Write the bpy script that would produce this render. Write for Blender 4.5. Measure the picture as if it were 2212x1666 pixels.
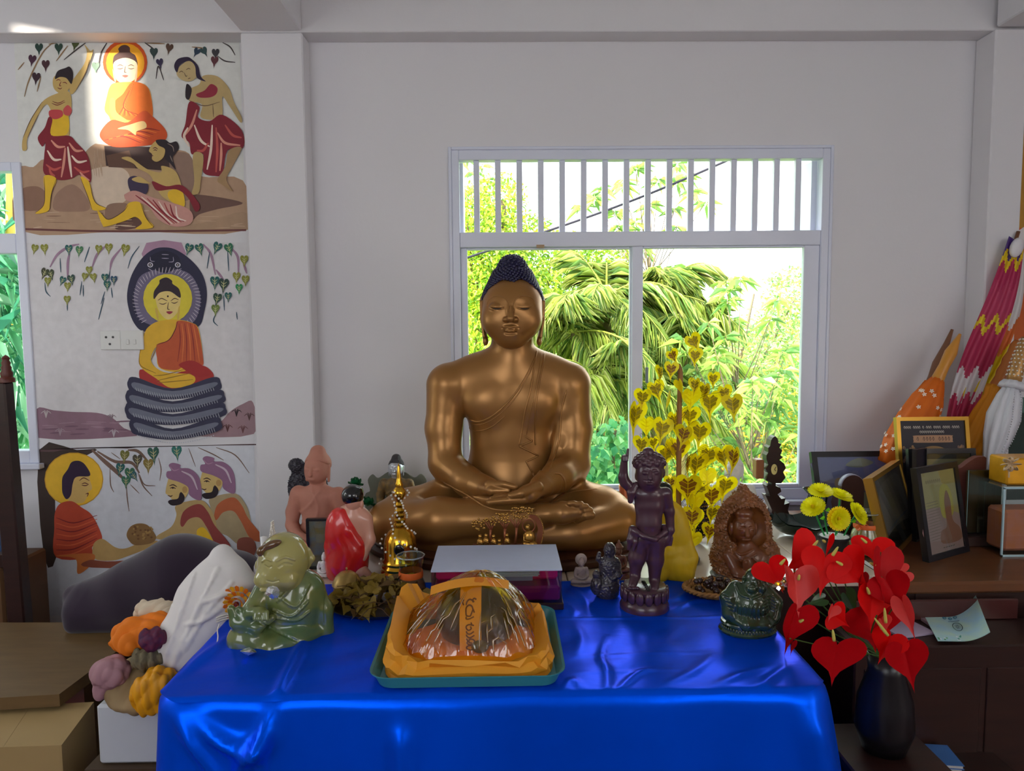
import bpy, bmesh, math, random
import numpy as np
from mathutils import Vector, Matrix
random.seed(7)
rng = np.random.default_rng(7)
for o in list(bpy.data.objects):
 bpy.data.objects.remove(o)
scene = bpy.context.scene
COL = scene.collection
# ------------------------------------------------------------------ camera
FPX, CX, CY = 1534.0, 1106.0, 833.0
CAM = np.array([0.0, 0.0, 1.60])
def _basis(yaw, pitch, roll):
 cy, sy, cp, sp = math.cos(yaw), math.sin(yaw), math.cos(pitch), math.sin(pitch)
 f = np.array([sy * cp, cy * cp, -sp])
 r = np.array([cy, -sy, 0.0])
 u = np.cross(r, f)
 cr, sr = math.cos(roll), math.sin(roll)
 return cr * r + sr * u, -sr * r + cr * u, f
C_R, C_U, C_F = _basis(0.0144425, 0.0804961, -0.008595)
cam_data = bpy.data.cameras.new('camera')
cam_data.sensor_width = 36.0
cam_data.lens = 36.0 * FPX / 2212.0
cam_data.clip_start = 0.05
cam_data.clip_end = 300
cam = bpy.data.objects.new('camera', cam_data)
COL.objects.link(cam)
M = Matrix.Identity(4)
for i in range(3):
 M[i][0], M[i][1], M[i][2], M[i][3] = C_R[i], C_U[i], -C_F[i], CAM[i]
cam.matrix_world = M
scene.camera = cam
# ------------------------------------------------------------------ world, sun, exposure
world = bpy.data.worlds.new('sky')
scene.world = world
world.use_nodes = True
_bg = world.node_tree.nodes['Background']
_bg.inputs[0].default_value = (0.93, 0.965, 1.0, 1)
_bg.inputs[1].default_value = 2.6
SUN_DIR = Vector((0.90, 0.40, -0.165)).normalized()
sun_data = bpy.data.lights.new('sun', 'SUN')
sun_data.energy = 11.0
sun_data.angle = math.radians(1.6)
sun_data.color = (1.0, 0.9, 0.74)
sun = bpy.data.objects.new('sun', sun_data)
COL.objects.link(sun)
sun.rotation_euler = SUN_DIR.to_track_quat('-Z', 'Y').to_euler()
sun.location = (-8, -3, 6)
scene.view_settings.view_transform = 'Standard'
scene.view_settings.look = 'None'
scene.view_settings.exposure = 0.78
scene.view_settings.gamma = 1.0
scene.view_settings.use_curve_mapping = False
scene.cycles.use_denoising = True
scene.cycles.max_bounces = 9
scene.cycles.diffuse_bounces = 5
scene.cycles.transparent_max_bounces = 16
scene.cycles.sample_clamp_indirect = 6.0
scene.cycles.caustics_reflective = False
scene.cycles.caustics_refractive = False
# ------------------------------------------------------------------ places
def ray(px, py):
 return (px - CX) * C_R + (CY - py) * C_U + FPX * C_F
def W(px, py, Y):
 """point of the place on the upright plane y = Y seen at photo pixel px, py"""
 d = ray(px, py)
 return CAM + d * (Y / d[1])
def G(px, py, Z):
 """point of the place on the level plane z = Z seen at photo pixel px, py"""
 d = ray(px, py)
 return CAM + d * ((Z - CAM[2]) / d[2])
# ------------------------------------------------------------------ materials
def lin(c):
 out = []
 for v in c[:3]:
  v = v / 255.0
  out.append(v / 12.92 if v <= 0.04045 else ((v + 0.055) / 1.055) ** 2.4)
 return (out[0], out[1], out[2], 1.0)
MATS = {}
def mat(name, col=None, rough=0.5, metal=0.0, spec=0.5, var=0.0, col2=None, scale=8.0, bump=0.0, bscale=None,
  trans=0.0, ior=1.45, alpha=1.0, sss=0.0, coat=0.0, transl=0.0, sheen=0.0, emit=0.0, stretch=None, attr=None,
  detail=4.0, stint=None, contrast=0.0):
 if name in MATS:
  return MATS[name]
 m = bpy.data.materials.new(name)
 m.use_nodes = True
 nt = m.node_tree
 n, l = nt.nodes, nt.links
 b = n['Principled BSDF']
 out = n['Material Output']
 if col is not None:
  b.inputs['Base Color'].default_value = lin(col)
 b.inputs['Roughness'].default_value = rough
 b.inputs['Metallic'].default_value = metal
 b.inputs['Specular IOR Level'].default_value = spec
 b.inputs['IOR'].default_value = ior
 b.inputs['Transmission Weight'].default_value = trans
 b.inputs['Alpha'].default_value = alpha
 b.inputs['Coat Weight'].default_value = coat
 b.inputs['Coat Roughness'].default_value = 0.06
 b.inputs['Sheen Weight'].default_value = sheen
 if stint:
  b.inputs['Specular Tint'].default_value = lin(stint)
 if sss:
  b.inputs['Subsurface Weight'].default_value = sss
  b.inputs['Subsurface Radius'].default_value = (0.02, 0.012, 0.008)
 if emit:
  b.inputs['Emission Color'].default_value = lin(col)
  b.inputs['Emission Strength'].default_value = emit
 tc = n.new('ShaderNodeTexCoord')
 src = tc.outputs['Object']
 if stretch:
  mp = n.new('ShaderNodeMapping')
  mp.inputs['Scale'].default_value = stretch
  l.new(src, mp.inputs['Vector'])
  src = mp.outputs['Vector']
 cout = None
 if attr:
  a = n.new('ShaderNodeAttribute')
  a.attribute_name = attr
  cout = a.outputs['Color']
 if var or col2 is not None:
  nz = n.new('ShaderNodeTexNoise')
  nz.inputs['Scale'].default_value = scale
  nz.inputs['Detail'].default_value = detail
  l.new(src, nz.inputs['Vector'])
  fac = nz.outputs['Fac']
  if contrast:
   mr = n.new('ShaderNodeMapRange')
   mr.inputs[1].default_value = 0.5 - 0.5 * (1 - contrast)
   mr.inputs[2].default_value = 0.5 + 0.5 * (1 - contrast)
   l.new(fac, mr.inputs[0])
   fac = mr.outputs[0]
  mx = n.new('ShaderNodeMix')
  mx.data_type = 'RGBA'
  l.new(fac, mx.inputs[0])
  if col2 is not None and not attr:
   mx.inputs[6].default_value = lin(col)
   mx.inputs[7].default_value = lin(col2)
  else:
   if attr:
    hs = n.new('ShaderNodeHueSaturation')
    l.new(cout, hs.inputs['Color'])
    hs.inputs['Value'].default_value = 1 - var
    h2 = n.new('ShaderNodeHueSaturation')
    l.new(cout, h2.inputs['Color'])
    h2.inputs['Value'].default_value = 1 + var
    l.new(hs.outputs[0], mx.inputs[6])
    l.new(h2.outputs[0], mx.inputs[7])
   else:
    c = lin(col)
    mx.inputs[6].default_value = tuple(v * (1 - var) for v in c[:3]) + (1,)
    mx.inputs[7].default_value = tuple(min(1, v * (1 + var)) for v in c[:3]) + (1,)
  cout = mx.outputs[2]
 if cout is not None:
  l.new(cout, b.inputs['Base Color'])
 if bump:
  nb = n.new('ShaderNodeTexNoise')
  nb.inputs['Scale'].default_value = bscale or scale * 4
  nb.inputs['Detail'].default_value = 5
  l.new(src, nb.inputs['Vector'])
  bp = n.new('ShaderNodeBump')
  bp.inputs['Strength'].default_value = bump
  bp.inputs['Distance'].default_value = 0.01
  l.new(nb.outputs['Fac'], bp.inputs['Height'])
  l.new(bp.outputs[0], b.inputs['Normal'])
 if transl:
  t = n.new('ShaderNodeBsdfTranslucent')
  if cout is not None:
   l.new(cout, t.inputs['Color'])
  else:
   t.inputs['Color'].default_value = lin(col)
  ms = n.new('ShaderNodeMixShader')
  ms.inputs[0].default_value = transl
  l.new(b.outputs[0], ms.inputs[1])
  l.new(t.outputs[0], ms.inputs[2])
  l.new(ms.outputs[0], out.inputs['Surface'])
 MATS[name] = m
 return m
def film(name, col=(255, 255, 255), gloss=0.12, rough=0.02, veil=0.0, vcol=(220, 226, 236), bump=0.0, bscale=20.0, stretch=None):
 """thin clear sheet: see-through with a surface reflection and an optional pale veil"""
 if name in MATS:
  return MATS[name]
 m = bpy.data.materials.new(name)
 m.use_nodes = True
 nt = m.node_tree
 n, l = nt.nodes, nt.links
 n.remove(n['Principled BSDF'])
 out = n['Material Output']
 t = n.new('ShaderNodeBsdfTransparent')
 t.inputs[0].default_value = lin(col)
 g = n.new('ShaderNodeBsdfGlossy')
 g.inputs['Roughness'].default_value = rough
 fr = n.new('ShaderNodeLayerWeight')
 fr.inputs[0].default_value = 0.5
 pw = n.new('ShaderNodeMath')
 pw.operation = 'POWER'
 pw.inputs[1].default_value = 4.0
 l.new(fr.outputs['Facing'], pw.inputs[0])
 ml = n.new('ShaderNodeMath')
 ml.operation = 'MULTIPLY_ADD'
 ml.inputs[1].default_value = 0.7
 ml.inputs[2].default_value = gloss
 l.new(pw.outputs[0], ml.inputs[0])
 mx = n.new('ShaderNodeMixShader')
 l.new(ml.outputs[0], mx.inputs[0])
 l.new(t.outputs[0], mx.inputs[1])
 l.new(g.outputs[0], mx.inputs[2])
 last = mx
 if veil:
  d = n.new('ShaderNodeBsdfTranslucent')
  d.inputs[0].default_value = lin(vcol)
  m2 = n.new('ShaderNodeMixShader')
  m2.inputs[0].default_value = veil
  l.new(mx.outputs[0], m2.inputs[1])
  l.new(d.outputs[0], m2.inputs[2])
  last = m2
 if bump:
  tc = n.new('ShaderNodeTexCoord')
  mp = n.new('ShaderNodeMapping')
  if stretch:
   mp.inputs['Scale'].default_value = stretch
  l.new(tc.outputs['Object'], mp.inputs[0])
  nz = n.new('ShaderNodeTexNoise')
  nz.inputs['Scale'].default_value = bscale
  l.new(mp.outputs[0], nz.inputs['Vector'])
  bp = n.new('ShaderNodeBump')
  bp.inputs['Strength'].default_value = bump
  bp.inputs['Distance'].default_value = 0.01
  l.new(nz.outputs['Fac'], bp.inputs['Height'])
  l.new(bp.outputs[0], g.inputs['Normal'])
  l.new(bp.outputs[0], fr.inputs['Normal'])
 l.new(last.outputs[0], out.inputs['Surface'])
 MATS[name] = m
 return m
# ------------------------------------------------------------------ objects
def thing(name, label, cat, loc=(0, 0, 0), group=None):
 o = bpy.data.objects.new(name, None)
 o.empty_display_size = 0.05
 COL.objects.link(o)
 o.location = [float(v) for v in loc]
 o['label'] = label
 o['category'] = cat
 if group:
  o['group'] = group
 return o
def tag(o, label=None, cat=None, group=None, kind=None):
 if label:
  o['label'] = label
 if cat:
  o['category'] = cat
 if group:
  o['group'] = group
 if kind:
  o['kind'] = kind
 return o
def wloc(o):
 v = np.zeros(3)
 while o is not None:
  v = v + np.array(o.location)
  o = o.parent
 return v
def obj(name, V, F, m, parent=None, smooth=False, world=False, origin=None, sharp=None, midx=None):
 """one mesh object; world=True: V is in room coordinates, else local to the parent"""
 V = np.asarray(V, dtype=np.float32).reshape(-1, 3)
 if world and parent is not None:
  V = V - wloc(parent).astype(np.float32)
 if origin is not None:
  V = V - np.asarray(origin, dtype=np.float32)
 me = bpy.data.meshes.new(name)
 if isinstance(F, np.ndarray):
  n, k = F.shape
  me.vertices.add(len(V))
  me.vertices.foreach_set('co', V.ravel())
  me.loops.add(n * k)
  me.loops.foreach_set('vertex_index', F.astype(np.int32).ravel())
  me.polygons.add(n)
  me.polygons.foreach_set('loop_start', np.arange(0, n * k, k, dtype=np.int32))
  me.polygons.foreach_set('loop_total', np.full(n, k, dtype=np.int32))
  me.update(calc_edges=True)
 else:
  me.from_pydata(V.tolist(), [], F)
 me.validate()
 ms = m if isinstance(m, (list, tuple)) else [m]
 for x in ms:
  me.materials.append(x)
 if midx is not None:
  me.polygons.foreach_set('material_index', np.asarray(midx, dtype=np.int32))
 if smooth:
  me.polygons.foreach_set('use_smooth', np.ones(len(me.polygons), dtype=bool))
  if sharp:
   me.set_sharp_from_angle(angle=math.radians(sharp))
 o = bpy.data.objects.new(name, me)
 COL.objects.link(o)
 if parent is not None:
  o.parent = parent
 if origin is not None:
  o.location = [float(v) for v in origin]
 return o
def copy_tree(o, parent=None):
 c = o.copy()
 COL.objects.link(c)
 c.parent = parent
 for ch in list(o.children):
  copy_tree(ch, c)
 return c
def rotz(a):
 c, s = math.cos(a), math.sin(a)
 return np.array([[c, -s, 0], [s, c, 0], [0, 0, 1.0]])
def rotx(a):
 c, s = math.cos(a), math.sin(a)
 return np.array([[1.0, 0, 0], [0, c, -s], [0, s, c]])
def roty(a):
 c, s = math.cos(a), math.sin(a)
 return np.array([[c, 0, s], [0, 1.0, 0], [-s, 0, c]])
def catmull(P, n=8, closed=False):
 P = np.asarray(P, dtype=float)
 N = len(P)
 out = []
 t = np.linspace(0, 1, n, endpoint=False)[:, None]
 rngi = range(N) if closed else range(N - 1)
 for i in rngi:
  if closed:
   p0, p1, p2, p3 = P[(i - 1) % N], P[i], P[(i + 1) % N], P[(i + 2) % N]
  else:
   p1, p2 = P[i], P[i + 1]
   p0 = P[i - 1] if i else 2 * p1 - p2
   p3 = P[i + 2] if i + 2 < N else 2 * p2 - p1
  out.append(0.5 * (2 * p1 + (p2 - p0) * t + (2 * p0 - 5 * p1 + 4 * p2 - p3) * t ** 2 + (3 * p1 - p0 - 3 * p2 + p3) * t ** 3))
 if not closed:
  out.append(P[-1:])
 return np.vstack(out)
class MB:
 """collects simple shapes, then becomes ONE mesh object"""
 def __init__(s):
  s.V, s.F, s.n, s.mi, s.cm = [], [], 0, [], 0
 def add(s, V, F):
  V = np.asarray(V, dtype=float).reshape(-1, 3)
  s.V.append(V)
  for f in F:
   s.F.append([int(i) + s.n for i in f])
   s.mi.append(s.cm)
  s.n += len(V)
  return s
 def box(s, c, size, R=None, bevel=0.0):
  x, y, z = [v / 2 for v in size]
  if bevel:
   b = min(bevel, x * 0.9, y * 0.9, z * 0.9)
   V, idx = [], {}
   for sx in (-1, 1):
    for sy in (-1, 1):
     for sz in (-1, 1):
      for k, (ax, ay, az) in enumerate(((x, y - b, z - b), (x - b, y, z - b), (x - b, y - b, z))):
       idx[(sx, sy, sz, k)] = len(V)
       V.append((sx * ax, sy * ay, sz * az))
   F = []
   def g(a, b_, c_, k):
    return idx[(a, b_, c_, k)]
   F.append([g(1, -1, -1, 0), g(1, 1, -1, 0), g(1, 1, 1, 0), g(1, -1, 1, 0)])
   F.append([g(-1, -1, -1, 0), g(-1, -1, 1, 0), g(-1, 1, 1, 0), g(-1, 1, -1, 0)])
   F.append([g(-1, 1, -1, 1), g(-1, 1, 1, 1), g(1, 1, 1, 1), g(1, 1, -1, 1)])
   F.append([g(-1, -1, -1, 1), g(1, -1, -1, 1), g(1, -1, 1, 1), g(-1, -1, 1, 1)])
   F.append([g(-1, -1, 1, 2), g(1, -1, 1, 2), g(1, 1, 1, 2), g(-1, 1, 1, 2)])
   F.append([g(-1, -1, -1, 2), g(-1, 1, -1, 2), g(1, 1, -1, 2), g(1, -1, -1, 2)])
   for sx in (-1, 1):
    for sy in (-1, 1):
     F.append([g(sx, sy, -1, 0), g(sx, sy, 1, 0), g(sx, sy, 1, 1), g(sx, sy, -1, 1)])
   for sx in (-1, 1):
    for sz in (-1, 1):
     F.append([g(sx, -1, sz, 0), g(sx, 1, sz, 0), g(sx, 1, sz, 2), g(sx, -1, sz, 2)])
   for sy in (-1, 1):
    for sz in (-1, 1):
     F.append([g(-1, sy, sz, 1), g(1, sy, sz, 1), g(1, sy, sz, 2), g(-1, sy, sz, 2)])
   for sx in (-1, 1):
    for sy in (-1, 1):
     for sz in (-1, 1):
      F.append([g(sx, sy, sz, 0), g(sx, sy, sz, 1), g(sx, sy, sz, 2)])
   V = np.array(V)
  else:
   V = np.array([(i, j, k) for i in (-x, x) for j in (-y, y) for k in (-z, z)])
   F = [(0, 1, 3, 2), (4, 6, 7, 5), (0, 4, 5, 1), (2, 3, 7, 6), (0, 2, 6, 4), (1, 5, 7, 3)]
  if R is not None:
   V = V @ np.asarray(R).T
  return s.add(V + np.asarray(c, dtype=float), F)
 def lathe(s, prof, c=(0, 0, 0), n=20, R=None, sx=1.0, sy=1.0, wob=None):
  """prof: (radius, z) from bottom to top; closed at the ends when radius is 0"""
  V, F, rings = [], [], []
  for (r, z) in prof:
   if r <= 1e-9:
    rings.append([len(V)])
    V.append((0, 0, z))
   else:
    rings.append(list(range(len(V), len(V) + n)))
    for i in range(n):
     a = 2 * math.pi * i / n
     rr = r * (wob(a, z) if wob else 1.0)
     V.append((rr * math.cos(a) * sx, rr * math.sin(a) * sy, z))
  for A, B in zip(rings, rings[1:]):
   for i in range(n):
    j = (i + 1) % n
    if len(A) == 1 and len(B) == 1:
     continue
    if len(A) == 1:
     F.append((A[0], B[j], B[i]))
    elif len(B) == 1:
     F.append((A[i], A[j], B[0]))
    else:
     F.append((A[i], A[j], B[j], B[i]))
  V = np.array(V)
  if R is not None:
   V = V @ np.asarray(R).T
  return s.add(V + np.asarray(c, dtype=float), F)
 def tube(s, P, r, n=8, closed=False, caps=True, flat=1.0, ref=None):
  P = np.asarray(P, dtype=float)
  N = len(P)
  r = np.full(N, r) if np.isscalar(r) else np.asarray(r, dtype=float)
  if closed:
   T = np.roll(P, -1, 0) - np.roll(P, 1, 0)
  else:
   T = np.gradient(P, axis=0)
  T /= np.linalg.norm(T, axis=1)[:, None] + 1e-12
  up = np.array(ref if ref is not None else ((0, 0, 1.0) if abs(T[0][2]) < 0.9 else (1.0, 0, 0)))
  V = []
  u = up
  for i in range(N):
   u = u - T[i] * (u @ T[i])
   nu = np.linalg.norm(u)
   u = u / nu if nu > 1e-9 else np.array([1.0, 0, 0])
   w = np.cross(T[i], u)
   for k in range(n):
    a = 2 * math.pi * k / n
    V.append(P[i] + r[i] * (math.cos(a) * u * flat + math.sin(a) * w))
  F = []
  for i in range(N if closed else N - 1):
   j = (i + 1) % N
   for k in range(n):
    k2 = (k + 1) % n
    F.append((i * n + k, i * n + k2, j * n + k2, j * n + k))
  if caps and not closed:
   F.append(tuple(range(n))[::-1])
   F.append(tuple((N - 1) * n + k for k in range(n)))
  return s.add(V, F)
 def ball(s, c, r, n=10, m=6, R=None):
  r = (r, r, r) if np.isscalar(r) else r
  prof = [(math.sin(math.pi * i / m), -math.cos(math.pi * i / m)) for i in range(m + 1)]
  prof[0] = (0, -1)
  prof[-1] = (0, 1)
  t = MB().lathe(prof, n=n)
  V = np.vstack(t.V) * np.array(r)
  if R is not None:
   V = V @ np.asarray(R).T
  return s.add(V + np.asarray(c, dtype=float), t.F)
 def slab(s, poly, d, fr=None):
  """polygon (x, z) given thickness d along +y, placed by fr = (origin, ex, ey, ez)"""
  P = np.asarray(poly, dtype=float)
  n = len(P)
  V = np.vstack([np.c_[P[:, 0], np.zeros(n), P[:, 1]], np.c_[P[:, 0], np.full(n, d), P[:, 1]]])
  F = [tuple(range(n)), tuple(range(2 * n - 1, n - 1, -1))]
  for i in range(n):
   j = (i + 1) % n
   F.append((j, i, n + i, n + j))
  if fr is not None:
   o, ex, ey, ez = [np.asarray(v, dtype=float) for v in fr]
   V = o + V[:, :1] * ex + V[:, 1:2] * ey + V[:, 2:] * ez
  return s.add(V, F)
 def grid(s, P, closed_u=False):
  """P: (nu, nv, 3) points"""
  P = np.asarray(P, dtype=float)
  nu, nv = P.shape[:2]
  F = []
  for i in range(nu if closed_u else nu - 1):
   for j in range(nv - 1):
    a, b = i * nv + j, ((i + 1) % nu) * nv + j
    F.append((a, b, b + 1, a + 1))
  return s.add(P.reshape(-1, 3), F)
 def build(s, name, m, parent=None, smooth=False, world=False, origin=None, sharp=None):
  V = np.vstack(s.V)
  mi = s.mi if isinstance(m, (list, tuple)) else None
  return obj(name, V, s.F, m, parent, smooth, world, origin, sharp, mi)
def text_strokes(mb, glyphs, place, w, lift):
 """flat pen strokes: each polyline (u, v) is widened to w and laid with place(u, v, lift)"""
 for g in glyphs:
  P = catmull(g, 5) if len(g) > 2 else np.asarray(g, dtype=float)
  T = np.gradient(P, axis=0)
  T /= np.linalg.norm(T, axis=1)[:, None] + 1e-9
  N = np.c_[-T[:, 1], T[:, 0]]
  A, B = P + N * w / 2, P - N * w / 2
  V = [place(*a, lift) for a in A] + [place(*b, lift) for b in B]
  n = len(P)
  mb.add(V, [(i, i + 1, n + i + 1, n + i) for i in range(n - 1)])
# ------------------------------------------------------------------ sculpting on a distance grid
class Sdf:
 def __init__(s, lo, hi, h):
  s.lo = np.asarray(lo, dtype=np.float32)
  s.h = float(h)
  s.n = np.ceil((np.asarray(hi) - np.asarray(lo)) / h).astype(int) + 1
  s.F = np.full(s.n, 9.0, dtype=np.float32)
 def _sub(s, lo, hi):
  a = np.clip(np.floor((np.asarray(lo) - s.lo) / s.h).astype(int), 0, s.n - 1)
  b = np.clip(np.ceil((np.asarray(hi) - s.lo) / s.h).astype(int) + 1, 1, s.n)
  if np.any(b <= a):
   return None
  sl = tuple(slice(i, j) for i, j in zip(a, b))
  ax = [s.lo[k] + s.h * np.arange(a[k], b[k], dtype=np.float32) for k in range(3)]
  return sl, ax[0][:, None, None], ax[1][None, :, None], ax[2][None, None, :]
 def op(s, fn, lo, hi, k=0.0, mode='u'):
  m = k + 3 * s.h
  r = s._sub(np.asarray(lo) - m, np.asarray(hi) + m)
  if r is None:
   return s
  sl, X, Y, Z = r
  d = fn(X, Y, Z).astype(np.float32)
  a = s.F[sl]
  if mode == 'u':
   v = np.minimum(a, d)
   if k:
    hh = np.maximum(k - np.abs(a - d), 0) / k
    v = v - hh * hh * k * 0.25
  elif mode == 's':
   d = -d
   v = np.maximum(a, d)
   if k:
    hh = np.maximum(k - np.abs(a - d), 0) / k
    v = v + hh * hh * k * 0.25
  else:
   v = np.maximum(a, d)
  s.F[sl] = v
  return s
 def ell(s, c, r, R=None, k=0.0, mode='u'):
  c = np.asarray(c, dtype=float)
  r = np.full(3, float(r)) if np.isscalar(r) else np.asarray(r, dtype=float)
  ext = np.full(3, r.max()) if R is not None else r
  def fn(X, Y, Z):
   x, y, z = X - c[0], Y - c[1], Z - c[2]
   if R is not None:
    x, y, z = (R[0][0] * x + R[1][0] * y + R[2][0] * z, R[0][1] * x + R[1][1] * y + R[2][1] * z,
       R[0][2] * x + R[1][2] * y + R[2][2] * z)
   k0 = np.sqrt((x / r[0]) ** 2 + (y / r[1]) ** 2 + (z / r[2]) ** 2)
   k1 = np.sqrt((x / r[0] ** 2) ** 2 + (y / r[1] ** 2) ** 2 + (z / r[2] ** 2) ** 2) + 1e-9
   return k0 * (k0 - 1) / k1
  return s.op(fn, c - ext, c + ext, k, mode)
 def cone(s, a, b, r1, r2, k=0.0, mode='u', fl=None):
  """limb from a to b; fl=(axis, factor) flattens it along a world axis"""
  a, b = np.asarray(a, dtype=float), np.asarray(b, dtype=float)
  sc = np.ones(3)
  if fl is not None:
   sc[fl[0]] = 1.0 / fl[1]
  ba = (b - a) * sc
  L2 = ba @ ba + 1e-12
  rm = max(r1, r2)
  def fn(X, Y, Z):
   x, y, z = (X - a[0]) * sc[0], (Y - a[1]) * sc[1], (Z - a[2]) * sc[2]
   t = np.clip((x * ba[0] + y * ba[1] + z * ba[2]) / L2, 0, 1)
   d = np.sqrt((x - t * ba[0]) ** 2 + (y - t * ba[1]) ** 2 + (z - t * ba[2]) ** 2)
   return (d - (r1 + (r2 - r1) * t)) * (min(1.0, 1 / sc.max()) if fl is not None else 1.0)
  return s.op(fn, np.minimum(a, b) - rm, np.maximum(a, b) + rm, k, mode)
 def chain(s, P, r, k=0.0, mode='u', fl=None):
  P = np.asarray(P, dtype=float)
  r = np.full(len(P), r) if np.isscalar(r) else r
  for i in range(len(P) - 1):
   s.cone(P[i], P[i + 1], r[i], r[i + 1], k, mode, fl)
  return s
 def rbox(s, c, half, rad=0.0, R=None, k=0.0, mode='u'):
  c = np.asarray(c, dtype=float)
  half = np.asarray(half, dtype=float)
  ext = np.full(3, np.linalg.norm(half)) if R is not None else half
  def fn(X, Y, Z):
   x, y, z = X - c[0], Y - c[1], Z - c[2]
   if R is not None:
    x, y, z = (R[0][0] * x + R[1][0] * y + R[2][0] * z, R[0][1] * x + R[1][1] * y + R[2][1] * z,
       R[0][2] * x + R[1][2] * y + R[2][2] * z)
   x, y, z = np.abs(x) - half[0] + rad, np.abs(y) - half[1] + rad, np.abs(z) - half[2] + rad
   o = np.sqrt(np.maximum(x, 0) ** 2 + np.maximum(y, 0) ** 2 + np.maximum(z, 0) ** 2)
   return o + np.minimum(np.maximum(np.maximum(x, y), z), 0) - rad
  return s.op(fn, c - ext, c + ext, k, mode)
 def val(s, p):
  q = (np.asarray(p) - s.lo) / s.h
  if np.any(q < 0) or np.any(q >= s.n - 1):
   return 9.0
  i = q.astype(int)
  f = q - i
  c = s.F[i[0]:i[0] + 2, i[1]:i[1] + 2, i[2]:i[2] + 2]
  c = c[0] * (1 - f[0]) + c[1] * f[0]
  c = c[0] * (1 - f[1]) + c[1] * f[1]
  return float(c[0] * (1 - f[2]) + c[1] * f[2])
 def hit(s, o, d, t0, t1):
  d = np.asarray(d) / np.linalg.norm(d)
  t = t0
  prev = None
  while t < t1:
   v = s.val(o + d * t)
   if v <= 0:
    return o + d * (t - (s.h * 0.5 if prev is None else s.h * 0.7 * (-v) / (prev - v + 1e-9)))
   prev = v
   t += s.h * 0.7
  return None
 def see(s, px, py, off=0.0):
  """point on the sculpted surface that shows at photo pixel px, py"""
  d = ray(px, py)
  d = d / np.linalg.norm(d)
  y0, y1 = s.lo[1], s.lo[1] + s.h * s.n[1]
  p = s.hit(CAM + off, d, y0 / d[1], y1 / d[1])
  return p
 def mesh(s):
  F = s.F
  neg = F < 0
  c = np.zeros(np.array(F.shape) - 1, dtype=np.int8)
  for i in (0, 1):
   for j in (0, 1):
    for k in (0, 1):
     c += neg[i:F.shape[0] - 1 + i, j:F.shape[1] - 1 + j, k:F.shape[2] - 1 + k]
  act = (c > 0) & (c < 8)
  I = np.argwhere(act)
  idx = np.full(act.shape, -1, dtype=np.int32)
  idx[act] = np.arange(len(I), dtype=np.int32)
  acc = np.zeros((len(I), 3), dtype=np.float32)
  cnt = np.zeros(len(I), dtype=np.float32)
  corners = [(i, j, k) for i in (0, 1) for j in (0, 1) for k in (0, 1)]
  vals = {q: F[I[:, 0] + q[0], I[:, 1] + q[1], I[:, 2] + q[2]] for q in corners}
  for q in corners:
   for ax in range(3):
    if q[ax] == 0:
     p = list(q)
     p[ax] = 1
     p = tuple(p)
     a, b = vals[q], vals[p]
     m = (a < 0) != (b < 0)
     t = np.where(m, a / np.where(m, a - b, 1), 0)
     pos = np.zeros((len(I), 3), dtype=np.float32) + np.array(q, dtype=np.float32)
     pos[:, ax] += t
     acc += np.where(m[:, None], pos, 0)
     cnt += m
  V = s.lo + s.h * (I + acc / np.maximum(cnt, 1)[:, None])
  quads = []
  for ax in range(3):
   sl0 = [slice(None)] * 3
   sl1 = [slice(None)] * 3
   sl0[ax] = slice(0, -1)
   sl1[ax] = slice(1, None)
   a, b = neg[tuple(sl0)], neg[tuple(sl1)]
   E = np.argwhere(a != b)
   o1, o2 = (ax + 1) % 3, (ax + 2) % 3
   ok = (E[:, o1] > 0) & (E[:, o2] > 0) & (E[:, o1] < F.shape[o1] - 1) & (E[:, o2] < F.shape[o2] - 1)
   E = E[ok]
   fl = a[tuple(E.T)]
   def cell(d1, d2):
    q = E.copy()
    q[:, o1] -= d1
    q[:, o2] -= d2
    return idx[tuple(q.T)]
   Q = np.c_[cell(1, 1), cell(0, 1), cell(0, 0), cell(1, 0)]
   Q[~fl] = Q[~fl][:, ::-1]
   quads.append(Q)
  Q = np.vstack(quads)
  Q = Q[(Q >= 0).all(1)]
  return V.astype(np.float32), Q
 def build(s, name, m, parent=None, world=True, relax=1, whole=False):
  V, Q = s.mesh()
  if whole:
   lab = np.arange(len(V))
   while True:
    mn = lab[Q].min(1)
    new = lab.copy()
    for k in range(4):
     np.minimum.at(new, Q[:, k], mn)
    if (new == lab).all():
     break
    lab = new
   Q = Q[lab[Q[:, 0]] == np.bincount(lab).argmax()]
   used, inv = np.unique(Q, return_inverse=True)
   V, Q = V[used], inv.reshape(-1, 4).astype(np.int32)
  for _ in range(relax):
   acc = np.zeros_like(V)
   cn = np.zeros(len(V), dtype=np.float32)
   for a, b in ((0, 1), (1, 2), (2, 3), (3, 0)):
    np.add.at(acc, Q[:, a], V[Q[:, b]])
    np.add.at(cn, Q[:, a], 1)
   V = V * 0.5 + 0.5 * acc / np.maximum(cn, 1)[:, None]
  return obj(name, V, Q, m, parent, smooth=True, world=world)
def local_frame(px, py, Y):
 """metres covered by one photo pixel at distance Y"""
 return Y / FPX
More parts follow.
